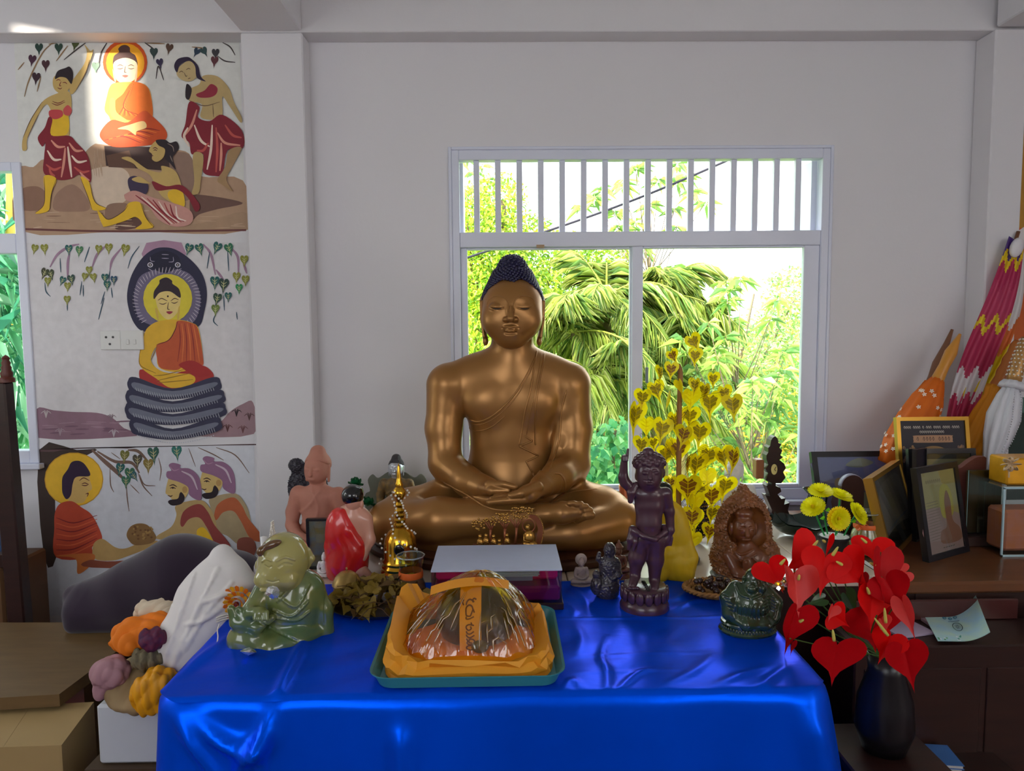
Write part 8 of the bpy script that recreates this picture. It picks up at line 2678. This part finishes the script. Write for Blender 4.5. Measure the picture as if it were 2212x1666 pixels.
def pr_plaque(p):
 cr = np.random.default_rng(9)
 for row, (v, u0, u1, n_) in enumerate(((0.93, 0.06, 0.92, 30), (0.885, 0.3, 0.68, 13))):
  for i in range(n_):
   u = u0 + (u1 - u0) * i / n_
   if row == 0 and i in (4, 9, 11, 15, 20, 25):
    continue
   s_ = 0.012
   p.line([(u, v), (u + s_, v + 0.018), (u + 2 * s_, v + 0.004), (u + s_ * 1.2, v - 0.006)], 0.006, (196, 186, 176), 3, False)
 p.fill([(0.2, 0.80), (0.2, 0.845), (0.24, 0.858), (0.76, 0.858), (0.8, 0.845), (0.8, 0.80), (0.76, 0.788), (0.24, 0.788)], (176, 130, 96), 2)
 for i in range(11):
  if i in (1, 6):
   continue
  u = 0.25 + i * 0.048
  p.line([(u, 0.815), (u + 0.014, 0.842), (u + 0.026, 0.822), (u + 0.012, 0.806)], 0.008, (70, 40, 34), 3, False)
 p.fill([(0.2, 0.66), (0.35, 0.735), (0.5, 0.755), (0.65, 0.735), (0.8, 0.66)], (150, 116, 70), 4)
 p.fill([(0.24, 0.64), (0.38, 0.71), (0.5, 0.725), (0.62, 0.71), (0.76, 0.64)], (40, 32, 48), 4)
 for i in range(40):
  x = cr.choice([cr.uniform(0.03, 0.22), cr.uniform(0.8, 0.97)])
  p.oval((x, cr.uniform(0.6, 0.77)), (0.02, 0.016), [(150, 110, 66), (110, 84, 70), (96, 80, 76)][i % 3], n=7)
frame('lettered_plaque', 'gilt-edged black plaque with lines of lettering in front of the parasols', *sq(1958, 912, 2118, 2.87, lean=0.08), 0.016, 0.02, m_goldf, pr_plaque, (26, 20, 34), False)
def pr_paper(p):
 p.poly([(0.06, 0.05), (0.94, 0.05), (0.94, 0.93), (0.06, 0.93)], (150, 128, 98))
frame('black_certificate_frame', 'black frame with a beige sheet standing before the lettered plaque', *sq(1976, 980, 2124, 2.76, lean=0.05), 0.02, 0.016, m_blackf, pr_paper, (40, 34, 40))
frame('narrow_black_frame', 'narrow dark panel standing edge-on beside the portrait frame', W(1977, 1160, 2.70) * [1, 1, 0] + np.array([0, 0, ZW]), W(2000, 1160, 2.74) * [1, 1, 0] + np.array([0, 0, ZW]), W(1977, 972, 2.72), 0.004, 0.012, m_blackf, None, (34, 28, 40), False)
def pr_dim(p):
 p.fill([(0.1, 0.2), (0.5, 0.3), (0.9, 0.2), (0.9, 0.85), (0.5, 0.92), (0.1, 0.8)], (176, 152, 154), 3)
 p.fill([(0.0, 0.0), (1, 0.0), (1, 0.18), (0.5, 0.26), (0, 0.2)], (60, 44, 40), 3)
 p.line([(0.1, 0.27), (0.5, 0.32), (0.9, 0.33)], 0.03, (150, 140, 170))
bl_ = G(1926, 1212, ZW)
br_ = G(1982, 1150, ZW)
frame('gold_edged_picture', 'gold-edged picture turned away to show its thick gilt side', bl_, br_, W(1882, 1033, bl_[1] + 0.06), 0.016, 0.03, m_goldf, pr_dim, (150, 128, 132))
def pr_portrait(p):
 p.fill([(0, 0.0), (1, 0), (1, 0.42), (0, 0.55)], (196, 150, 150), 2)
 p.fill([(0.5, 0.42), (0.48, 0.7), (0.6, 0.82), (0.78, 0.78), (0.86, 0.6), (0.8, 0.42)], (222, 190, 80), 4)
 p.fill([(0.58, 0.3), (0.6, 0.6), (0.7, 0.74), (0.78, 0.6), (0.78, 0.36), (0.95, 0.25), (0.95, 0.1), (0.4, 0.1), (0.4, 0.25)], (176, 110, 90), 4)
 for i in range(14):
  p.line([(0.06, 0.62 - i * 0.035), (0.42, 0.63 - i * 0.035)], 0.008, (150, 116, 100), 2)
 for i in range(8):
  u = 0.14 + i * 0.055
  p.line([(u, 0.87), (u + 0.02, 0.895), (u + 0.035, 0.872), (u + 0.015, 0.86)], 0.012, (150, 120, 80), 3, False)
 for i in range(5):
  p.line([(0.4 + i * 0.07, 0.045), (0.45 + i * 0.07, 0.05)], 0.012, (120, 96, 90), 2, False)
bl_, br_ = G(2005, 1216, ZW), G(2093, 1191, ZW)
frame('portrait_frame', 'black-framed portrait sheet leaning to one side on the wooden table', bl_, br_, W(1977, 1012, bl_[1] + 0.05), 0.022, 0.02, m_blackf, pr_portrait, (206, 176, 120))
# round-topped and wavy wooden plaques, dark glass award
Yq = 2.80
c_ = W(1841, 1110, Yq)
kk = Yq / FPX
hz = W(1841, 1027, Yq)[2] - ZW
arc = [(-25 * kk, 0), (25 * kk, 0)] + [(25 * kk * math.cos(a), hz - 25 * kk + 25 * kk * math.sin(a)) for a in np.linspace(0, math.pi, 14)]
t = thing('round_topped_plaque', 'dark wooden plaque with a rounded top among the picture frames', 'plaque', (c_[0], Yq, ZW))
MB().slab(arc, 0.03).build('plaque_body', mat('dark plaque wood', (70, 44, 36), rough=0.35, var=0.2, scale=20), t)
MB().tube([(x, 0.015, z) for x, z in arc[2:]], 0.0165, 6, flat=0.2, ref=(0, 0, 1)).build('pale_edge', mat('pale edge', (150, 150, 170), rough=0.3), t, True)
Yq = 2.70
kk = Yq / FPX
c_ = W(2092, 1120, Yq)
hz = lambda py: W(2092, py, Yq)[2] - ZW
wav = [(-30 * kk, 0), (34 * kk, 0), (34 * kk, hz(990))] + [(x * kk, hz(y)) for x, y in catmull([(30, 987), (14, 988), (-4, 998), (-20, 1010), (-30, 1012)], 5)]
t = thing('wavy_wood_plaque', 'reddish wooden plaque with a wavy top edge beside the portrait', 'plaque', (c_[0], Yq, ZW))
MB().slab(wav, 0.028).build('plaque_body', mat('red brown plaque wood', (112, 66, 58), rough=0.3, var=0.15, scale=16), t)
Yq = 2.66
kk = Yq / FPX
c_ = W(2125, 1160, Yq)
ht = W(2125, 1016, Yq)[2] - ZW
t = thing('glass_award', 'dark glass award plate with a pale cut edge on a dark base', 'award', (c_[0], Yq, ZW))
MB().box((0, 0.0, 0.02), (0.2, 0.07, 0.04), bevel=0.004).build('base', m_dwood, t)
MB().box((0, 0.012, 0.04 + (ht - 0.04) / 2), (80 * kk, 0.008, ht - 0.04), bevel=0.003).build('backing', mat('smoked award', (74, 54, 34), rough=0.25, var=0.25, scale=14), t)
MB().box((0, 0.002, 0.04 + (ht - 0.04) / 2), (80 * kk, 0.008, ht - 0.04), bevel=0.003).build('pane', m_clear, t)
MB().tube([(-40 * kk, 0, 0.04), (-40 * kk, 0, ht)], 0.0012, 5).build('bright_edge', mat('glass edge', (150, 190, 190), rough=0.1), t)
# glass case with a bow
Yq = 2.50
kk = Yq / FPX
c_ = W(2225, 1160, Yq)
t = thing('gift_case', 'clear case with golden contents and a beige satin bow at the table end', 'case', (c_[0], Yq + 0.08, ZW))
hz = W(2225, 1055, Yq)[2] - ZW
MB().box((0, 0, hz / 2), (0.19, 0.14, hz), bevel=0.002).build('case_glass', m_clear, t)
MB().box((0, 0.0, hz * 0.35), (0.15, 0.1, hz * 0.6), bevel=0.01).build('contents', mat('pink and orange contents', (190, 120, 110), rough=0.5, col2=(200, 110, 40), scale=20, contrast=0.4), t)
for sx in (-1, 1):
 MB().box((sx * 0.095, -0.07, hz / 2), (0.006, 0.006, hz)).build('case_edge', mat('pale case edge', (170, 200, 210), rough=0.2), t)
for z in (0.003, hz):
 MB().box((0, -0.07, z), (0.196, 0.006, 0.008)).build('case_edge', mat('pale case edge'), t)
MB().box((0.02, 0.02, hz + 0.05), (0.16, 0.1, 0.1), bevel=0.006).build('gold_gift', mat('gold foil paper', (222, 160, 30), rough=0.3, metal=0.4, var=0.3, scale=20), t)
cb = W(2180, 1002, Yq) - np.array([c_[0], Yq + 0.08, ZW])
m_bow = mat('beige satin bow', (206, 176, 140), rough=0.35)
for i in range(8):
 a = i * math.pi / 4
 d = np.array([math.cos(a), -0.3, math.sin(a) * 0.8])
 P = [cb, cb + d * 0.018 + [0, -0.012, 0.004], cb + d * 0.032, cb + d * 0.02 + [0, 0.01, -0.004], cb]
 MB().tube(catmull(P, 4), 0.006, 6, flat=0.3).build('bow_loop', m_bow, t, True)
MB().tube([cb, cb + [0, -0.002, -0.05]], 0.003, 6).build('bow_stick', m_bow, t)
# ---- folded parasols and flag leaning in the corner
def parasol(name, label, top, foot, Yt, Yf, secs, group='folded parasols in the corner'):
 """secs: (part name, material, [(t along 0..1, radius px)], pleats)"""
 a, b = W(*top, Yt), W(*foot, Yf)
 t = thing(name, label, 'parasol', tuple(b), group)
 ax = (a - b)
 L = np.linalg.norm(ax)
 zz = ax / L
 xx = np.cross([0, 1.0, 0], zz)
 xx /= np.linalg.norm(xx)
 yy = np.cross(zz, xx)
 R = np.c_[xx, yy, zz]
 kk = Yf / FPX
 for nm, m, rows, pl in secs:
  prof = [(r * kk, (1 - u) * L) for u, r in rows][::-1]
  MB().lathe([(0, prof[0][1])] + prof + [(0, prof[-1][1])], n=36, R=R, wob=(lambda q_, z: 1 + pl * math.sin(9 * q_) + pl * 0.5 * math.sin(4 * q_ + z * 9)) if pl else None).build(nm, m, t, True)
 t['axis'] = 0
 del t['axis']
 return t, a, b, R, L, kk
m_of = mat('orange flowered cloth', (226, 110, 20), rough=0.6, var=0.15, scale=12, transl=0.15)
m_ow = mat('orange turned wood', (206, 140, 50), rough=0.3, coat=0.3)
m_bw = mat('brown turned wood', (126, 84, 60), rough=0.4)
t, a, b, R, L, kk = parasol('flowered_parasol', 'folded orange parasol printed with white flowers leaning by the column', (2074, 722), (1930, 1010), 3.12, 3.06, [('handle', m_ow, [(0.0, 3), (0.06, 7), (0.14, 13), (0.24, 11), (0.34, 13), (0.40, 12)], 0), ('canopy', m_of, [(0.34, 13), (0.38, 18), (0.5, 31), (0.66, 39), (0.85, 43), (1.0, 36)], 0.08)])
fr_ = np.random.default_rng(3)
mb = MB()
for i in range(46):
 u, q = fr_.uniform(0.42, 0.98), fr_.uniform(math.pi * 0.85, math.pi * 2.15)
 r = np.interp(u, [0.38, 0.5, 0.66, 0.85, 1.0], [20, 34, 43, 47, 40]) * kk
 c = b + R @ np.array([r * math.cos(q), r * math.sin(q), (1 - u) * L])
 n_ = R @ np.array([math.cos(q), math.sin(q), 0])
 e1 = np.cross(n_, R[:, 2])
 for k_ in range(5):
  th = k_ * 1.2566 + i
  d = e1 * math.cos(th) + R[:, 2] * math.sin(th)
  s_ = -e1 * math.sin(th) + R[:, 2] * math.cos(th)
  mb.add([c + n_ * 0.002, c + n_ * 0.002 + d * 0.006 + s_ * 0.003, c + n_ * 0.002 + d * 0.0105, c + n_ * 0.002 + d * 0.006 - s_ * 0.003], [(0, 1, 2, 3)])
o = mb.build('flower_print', mat('white print', (240, 226, 210), rough=0.6), t, world=True)
o['kind'] = 'stuff'
parasol('brown_handled_parasol', 'folded parasol with a brown pointed handle behind the flowered one', (2057, 712), (1960, 960), 3.2, 3.17, [('handle', m_bw, [(0.0, 3), (0.12, 6), (0.3, 13), (0.42, 11), (0.5, 12)], 0), ('canopy', m_of, [(0.46, 13), (0.55, 20), (0.8, 25), (1.0, 22)], 0.1)])
parasol('yellow_parasol', 'folded yellow parasol with a turned orange handle beside the flag', (2196, 736), (2080, 1000), 3.1, 3.04, [('handle', mat('orange brown turned wood', (176, 104, 46), rough=0.35), [(0.0, 5), (0.04, 9), (0.1, 8), (0.16, 12), (0.2, 10), (0.26, 13), (0.3, 11), (0.36, 14), (0.42, 11)], 0), ('canopy', mat('golden yellow cloth', (230, 150, 30), rough=0.6, transl=0.15), [(0.38, 18), (0.41, 19), (0.46, 15), (0.6, 22), (0.8, 28), (1.0, 24)], 0.12)])
t, a, b, R, L, kk = parasol('white_parasol', 'folded white parasol with a pearl-studded handle and silver chains', (2216, 730), (2134, 1016), 2.98, 2.92, [('handle', mat('gilt handle', (186, 140, 84), rough=0.3, metal=0.4), [(0.0, 9), (0.1, 12), (0.2, 15), (0.28, 15), (0.34, 15)], 0), ('ruffle', mat('white satin', (222, 222, 230), rough=0.4, transl=0.1), [(0.33, 18), (0.36, 24), (0.38, 25), (0.39, 17)], 0.12), ('canopy', mat('white satin'), [(0.37, 14), (0.45, 22), (0.6, 30), (0.75, 26), (0.9, 16), (1.0, 5)], 0.14)])
mb = MB()
for i in range(120):
 u = 0.02 + 0.3 * (i // 12) / 10
 q = 2 * math.pi * (i % 12) / 12 + 0.26 * ((i // 12) % 2)
 r = np.interp(u, [0, 0.1, 0.2, 0.34], [10, 13, 16, 16]) * kk
 mb.add(PV * 2.0 * kk + b + R @ np.array([r * math.cos(q), r * math.sin(q), (1 - u) * L]), pm.F)
o = mb.build('pearl_studs', m_pearl, t, True, world=True)
o['kind'] = 'stuff'
mb = MB()
for q in (4.0, 4.9):
 for i in range(26):
  u = 0.40 + 0.45 * i / 25
  r = np.interp(u, [0.37, 0.45, 0.6, 0.75, 0.9], [15, 24, 33, 29, 19]) * kk
  mb.ball(b + R @ np.array([r * math.cos(q + u), r * math.sin(q + u), (1 - u) * L]), 1.5 * kk, 5, 4)
o = mb.build('silver_chain', mat('silver bead', (200, 204, 210), rough=0.15, metal=0.8), t, world=True)
o['kind'] = 'stuff'
# furled striped flag
Yf = 3.17
t = thing('furled_flag', 'furled striped flag in pink, white, yellow and orange leaning on the column', 'flag', tuple(W(2045, 1000, Yf)))
bands = [((70, 40, 120), 0.0), ((238, 206, 30), 0.06), ((190, 50, 96), 0.11), ((200, 70, 110), 0.2), ((236, 214, 50), 0.36), ((196, 60, 100), 0.40), ((236, 232, 236), 0.60), ((200, 60, 100), 0.72), ((226, 222, 226), 0.86), ((190, 70, 110), 0.93)]
for k_, (dx, w0, cols) in enumerate(((0, 1.0, None), (26, 0.75, [((228, 226, 226), 0.0), ((222, 120, 60), 0.38), ((220, 190, 20), 0.5), ((190, 60, 100), 0.72), ((220, 214, 216), 0.85)]))):
 bs = cols or bands
 P, C_ = [], []
 nu, nv = 170, 22
 for i in range(nu):
  u = i / (nu - 1)
  cx2, cy2 = 2196 - 146 * u + dx * math.sin(math.pi * min(1, u * 1.2)) + 6 * math.sin(u * 7), 520 + 470 * u
  wv = (9 + 24 * math.sin(math.pi * min(1, 0.1 + u * 0.75)) * w0)
  for j in range(nv):
   v = j / (nv - 1) * 2 - 1
   q = W(cx2 + wv * v, cy2 + 10 * v, Yf + 0.012 * math.sin(v * 9 + u * 5) * (0.4 + u) + 0.02 * k_)
   P.append(q)
 P = np.array(P).reshape(nu, nv, 3)
 mb = MB()
 mb.grid(P)
 for i in range(nu - 1):
  for j in range(nv - 1):
   u = i / (nu - 1) + 0.03 * math.sin(j * 0.7) + 0.05 * (j / nv - 0.5)
   c = [c for c, s in bs if s <= max(0, u)][-1]
   C_.append(lin(c)[:3])
 o = mb.build('flag_cloth', mat('flag cloth', attr='tint', rough=0.5, var=0.08, scale=20, transl=0.2), t, True, world=True)
 face_colors(o, C_, 4)
MB().tube([W(2200, 500, Yf + 0.03), W(2040, 1010, Yf + 0.03)], 0.008, 8).build('flag_pole', m_bw, t, True, world=True)
MB().ball(W(2196, 535, Yf - 0.01), (0.03, 0.02, 0.045), 10, 8, R=roty(0.3)).build('white_tie', mat('white tie cloth', (226, 222, 226), rough=0.6), t, True, world=True)
# ---- painting beyond the column
t = thing('edge_mural', 'bright wall painting beyond the column at the very edge of view', 'mural', (2.9, YB, 0.9), 'paintings on the wall')
p = Paint(lambda u, v, l: np.array([2.40 + 0.9 * u, YB - 0.0006 - l * 3e-5, 0.75 + 2.1 * v]))
p.poly([(0, 0), (1, 0), (1, 1), (0, 1)], (90, 120, 110))
p.poly([(0, 0.5), (1, 0.5), (1, 0.86), (0, 0.86)], (190, 140, 50)).poly([(0, 0.3), (1, 0.3), (1, 0.6), (0, 0.62)], (206, 100, 44)).poly([(0, 0.0), (1, 0), (1, 0.22), (0, 0.2)], (50, 66, 60))
p.fill([(0.02, 0.6), (0.3, 0.66), (0.6, 0.6), (0.3, 0.56)], (230, 226, 226)).poly([(0, 0.24), (1, 0.22), (1, 0.32), (0, 0.33)], (226, 226, 230))
p.fill([(0.1, 0.7), (0.4, 0.8), (0.7, 0.7), (0.4, 0.62)], (236, 200, 60))
p.build('painted_scene', t)
# ================================================================== left side: boxes, cloths, stand
# ---- carved dark stand post with finial
Y = 2.95
t = thing('carved_stand', 'dark carved wooden stand with a finial post in front of the edge window', 'stand', (W(25, 1420, Y)[0], Y, 0))
c_ = W(25, 1420, Y)
Lq = lambda px, py: np.array([W(px, py, Y)[0] - c_[0], 0, W(px, py, Y)[2]])
kk = Y / FPX
P0, P1 = Lq(32, 1420), Lq(22, 826)
MB().box(((P0[0] + P1[0]) / 2, 0, P1[2] / 2), (38 * kk, 0.06, P1[2]), bevel=0.006, R=roty(-0.018)).build('post', m_dwood, t)
z_ = lambda py: W(22, py, Y)[2]
prof = [(0, 826), (15, 826), (15, 818), (11, 814), (12, 806), (9, 800), (10, 794), (7.5, 789), (9, 784), (6.5, 779), (8, 774), (5, 770), (0, 766)]
MB().lathe([(r * kk, z_(y)) for r, y in prof], (P1[0] - 0.012, 0, 0), 18).build('finial', mat('red brown carved wood', (92, 40, 30), rough=0.4), t, True, sharp=50)
MB().box((Lq(-20, 1090)[0], 0.0, Lq(-20, 1090)[2]), (0.22, 0.04, 0.05), R=roty(-0.35), bevel=0.004).build('rail', m_dwood, t)
MB().box((Lq(-40, 1210)[0], 0.0, Lq(-40, 1210)[2]), (0.26, 0.04, 0.06), bevel=0.004).build('rail', m_dwood, t)
MB().box((Lq(-90, 900)[0], 0, 0.6), (0.06, 0.05, 1.2), bevel=0.006).build('post', m_dwood, t)
# things seen behind the stand
tag(MB().box(W(-30, 1150, 3.1), (0.2, 0.06, 0.24), bevel=0.02).build('blue_bundle', mat('blue bundle cloth', (70, 96, 140), rough=0.7, var=0.3, scale=9)), 'blue-grey bundle behind the carved stand post', 'bundle')
tag(MB().box(((W(-30, 1150, 3.1)[0]), 3.12, (W(-30, 1150, 3.1)[2] - 0.12) / 2), (0.3, 0.3, W(-30, 1150, 3.1)[2] - 0.125), bevel=0.01).build('low_chest', mat('brown chest wood', (96, 66, 40), rough=0.5, var=0.2, scale=8)), 'brown chest under the blue-grey bundle', 'chest')
# ---- low brown bench and cardboard box
ZB = 0.46
a_, b_, c2, d_ = G(-140, 1450, ZB), G(200, 1350, ZB), G(235, 1392, ZB), G(108, 1525, ZB)
t = thing('low_bench', 'low brown wooden bench below the wall paintings', 'bench', (-1.85, 2.35, 0))
m_bench = mat('olive brown wood', (104, 80, 48), rough=0.55, var=0.25, scale=7, stretch=(1, 6, 6))
V = np.array([G(-160, 1500, ZB), G(-60, 1345, ZB), G(355, 1345, ZB), G(262, 1400, ZB), G(128, 1500, ZB), G(-120, 1515, ZB)])
mb = MB()
mb.slab(np.c_[V[:, 0], V[:, 1]], -0.04, fr=((0, 0, ZB), (1, 0, 0), (0, 0, 1), (0, 1, 0)))
mb.build('bench_top', m_bench, t, world=True)
for q in (V[2], V[3], V[4], V[1]):
 g = (q - V.mean(0)) * 0.66 + V.mean(0)
 MB().box((g[0], g[1], (ZB - 0.04) / 2), (0.05, 0.05, ZB - 0.04)).build('leg', m_bench, t, world=True)
m_card = mat('cardboard', (164, 138, 92), rough=0.7, var=0.1, scale=6)
zc0 = 0.40
q0, q1, q2, q3 = G(203, 1519, zc0), G(133, 1613, zc0), G(-120, 1622, zc0), G(-70, 1534, zc0)
t = thing('cardboard_box', 'plain cardboard box at the near corner of the low bench', 'box', tuple((q0 + q1 + q2 + q3) / 4 * [1, 1, 0]))
P = [q0, q1, q2, q3]
for nm, poly in (('box_side', [(q0, q1)]), ('box_front', [(q1, q2)]), ('box_side', [(q2, q3)]), ('box_back', [(q3, q0)])):
 A, B = poly[0]
 n_ = np.cross(B - A, [0, 0, 1.0])
 n_ = n_ / np.linalg.norm(n_) * 0.006
 V = [A, B, B * [1, 1, 0], A * [1, 1, 0]]
 V = V + [v + n_ for v in V]
 MB().add(V, [(0, 1, 2, 3), (7, 6, 5, 4), (0, 4, 5, 1), (1, 5, 6, 2), (2, 6, 7, 3), (3, 7, 4, 0)]).build(nm, m_card, t, world=True)
m1, m2 = (q0 + q3) / 2, (q1 + q2) / 2
up = np.array([0, 0, 0.004])
for nm, poly in (('top_flap', [q0, q1, (q1 * 0.5 + q2 * 0.5), (q0 * 0.5 + q3 * 0.5)]), ('top_flap', [(q0 * 0.498 + q3 * 0.502), (q1 * 0.498 + q2 * 0.502), q2, q3])):
 V = [v + up for v in poly] + list(poly)
 MB().add(V, [(0, 1, 2, 3), (7, 6, 5, 4), (0, 4, 5, 1), (1, 5, 6, 2), (2, 6, 7, 3), (3, 7, 4, 0)]).build(nm, m_card, t, world=True)
# ---- dark cushion shape against the wall
Y = 2.72
t = thing('dark_bolster', 'large dark purple bolster lying on the bench below the bottom painting', 'bolster', tuple(W(330, 1350, Y)))
f = Fig((110, 1130, 600, 1366), Y, 116, 104, 2.8)
f.c([(200, 1296, 0), (300, 1272, 0), (390, 1250, 0), (500, 1268, 0)], [46, 62, 86, 80], 40)
f.c([(158, 1284, 0), (190, 1300, 0)], [18, 44], 20)
f.b((340, 1322, 0), (180, 56, 30), 20, 30)
f.e((360, 1290, 0), (150, 60, 60), 30)
f.wrinkle(2.0, 160, 3, 5, False)
f.build('bolster_cloth', mat('dark purple velvet', (34, 14, 40), rough=0.8, sheen=0.3, var=0.2, scale=6), t)
# support: bench is under it
# ---- white pillow
Y = 2.05
t = thing('white_pillow', 'white cotton pillow standing behind the corner of the blue cloth', 'pillow', tuple(W(430, 1460, Y)))
f = Fig((300, 1175, 570, 1500), Y, 70, 90, 2.0)
f.c([(468, 1216, 30), (450, 1290, 10), (395, 1400, -10), (355, 1450, -10)], [24, 52, 54, 30], 40, fl=(1, 0.62))
f.c([(510, 1262, 20), (480, 1300, 10), (420, 1390, 0)], [26, 40, 44], 30, fl=(1, 0.6))
f.c([(470, 1205, 30), (500, 1240, 26), (525, 1265, 20)], [16, 20, 20], 20)
f.c([(333, 1462, -14), (380, 1400, -26), (410, 1320, -14)], [8, 12, 10], 16)
for ln in ([(420, 1240), (400, 1300), (350, 1440)], [(470, 1230), (430, 1310), (372, 1440)], [(500, 1260), (450, 1320), (400, 1400)], [(440, 1300), (470, 1290), (510, 1275)], [(400, 1350), (440, 1340), (480, 1310)]):
 f.line(ln, 2.2, 8, 'u')
f.wrinkle(1.6, 130, 12, 6, False)
f.build('pillow_cloth', mat('white cotton', (224, 220, 218), rough=0.8, var=0.06, scale=8), t)
# ---- white carton carrying a sack of cloths
Y = 1.98
x0_, x1_ = W(215, 1600, Y)[0], W(372, 1600, Y)[0]
zt_, zb_ = W(280, 1520, Y)[2], W(280, 1648, Y)[2]
t = thing('low_dark_stand', 'low dark stand under the white carton', 'stand', ((x0_ + x1_) / 2, Y + 0.08, 0))
MB().box((0, 0, zb_ / 2), (x1_ - x0_ + 0.06, 0.22, zb_ - 0.001)).build('stand_body', mat('dark brown board', (70, 52, 34), rough=0.6), t)
t = thing('white_carton', 'white plastic carton holding the sack of coloured cloths', 'carton', ((x0_ + x1_) / 2, Y + 0.08, zb_ + 0.001))
MB().box((0, 0, (zt_ - zb_) / 2), (x1_ - x0_, 0.18, zt_ - zb_), bevel=0.008).build('carton_body', mat('white carton', (196, 200, 206), rough=0.4, var=0.05, scale=8), t)
def bundle(name, label, blobs, box, Y, m, amp=3.0, wl=34, seed=1, cat='cloth', hpx=1.8):
 f = Fig(box, Y, 90, 80, hpx)
 for q, r in blobs:
  f.e(q, r, 14)
 f.wrinkle(amp * 1.9, wl * 1.9, seed, 6, True, (1, 1, 0.35))
 q = f.p(blobs[0][0])
 t = thing(name, label, cat, (q[0], Y, q[2] - 0.03), 'cloths in the sack')
 f.build('folded_cloth', m, t)
 return t
bundle('beige_sack', 'beige cloth sack on the white carton', [((285, 1490, 40), (78, 72, 44)), ((300, 1510, 20), (66, 66, 26))], (185, 1415, 400, 1550), 1.99, mat('beige sackcloth', (150, 126, 90), rough=0.85, var=0.15, scale=12), 2.0, 60, 4)
bundle('orange_cloth_bundle', 'bright orange folded cloth on top of the sack', [((275, 1392, 40), (52, 44, 38)), ((310, 1378, 50), (34, 40, 28))], (205, 1335, 365, 1445), 1.99, mat('orange cloth', (226, 120, 16), rough=0.75, var=0.15, scale=9), 2.6, 40, 5)
bundle('mauve_cloth_bundle', 'mauve folded cloth hanging from the sack edge', [((240, 1452, 0), (36, 28, 34)), ((215, 1480, 8), (14, 16, 30))], (190, 1405, 290, 1520), 1.97, mat('mauve cloth', (168, 126, 134), rough=0.8, var=0.12, scale=9), 2.4, 36, 6)
bundle('yellow_cloth_bundle', 'yellow silk cloth tumbling from the sack beside the blue tablecloth', [((332, 1490, -20), (36, 24, 42)), ((350, 1465, -10), (28, 24, 24))], (275, 1430, 395, 1548), 1.96, mat('yellow silk', (226, 156, 16), rough=0.5, var=0.2, scale=9), 3.0, 30, 7)
bundle('maroon_cloth_bundle', 'dark maroon printed cloth between the orange cloth and the pillow', [((322, 1388, 14), (28, 24, 24))], (285, 1355, 360, 1420), 1.97, mat('maroon print', (104, 20, 50), rough=0.7, col2=(60, 30, 70), scale=70, contrast=0.5), 1.6, 24, 8)
bundle('cream_cloth_bundle', 'cream lace cloth peeping out behind the orange cloth', [((300, 1348, 80), (46, 30, 22)), ((335, 1360, 70), (34, 28, 24))], (245, 1315, 385, 1395), 2.02, mat('cream lace cloth', (206, 190, 166), rough=0.85, var=0.15, scale=20), 2.2, 26, 9)
bundle('grey_fur_cloth', 'grey-green crumpled cloth under the orange cloth', [((312, 1428, 16), (34, 30, 22))], (265, 1395, 365, 1460), 1.97, mat('grey green cloth', (130, 118, 90), rough=0.9, col2=(80, 76, 60), scale=50, contrast=0.4), 2.4, 18, 10)
tag(MB().tube(catmull([W(330, 1340, 2.1), W(345, 1332, 2.1), W(358, 1326, 2.1)], 4), 0.006, 6, flat=0.4).build('yellow_tape', mat('yellow tape', (220, 206, 30), rough=0.5), smooth=True), 'short yellow tape end above the cream cloth', 'tape')
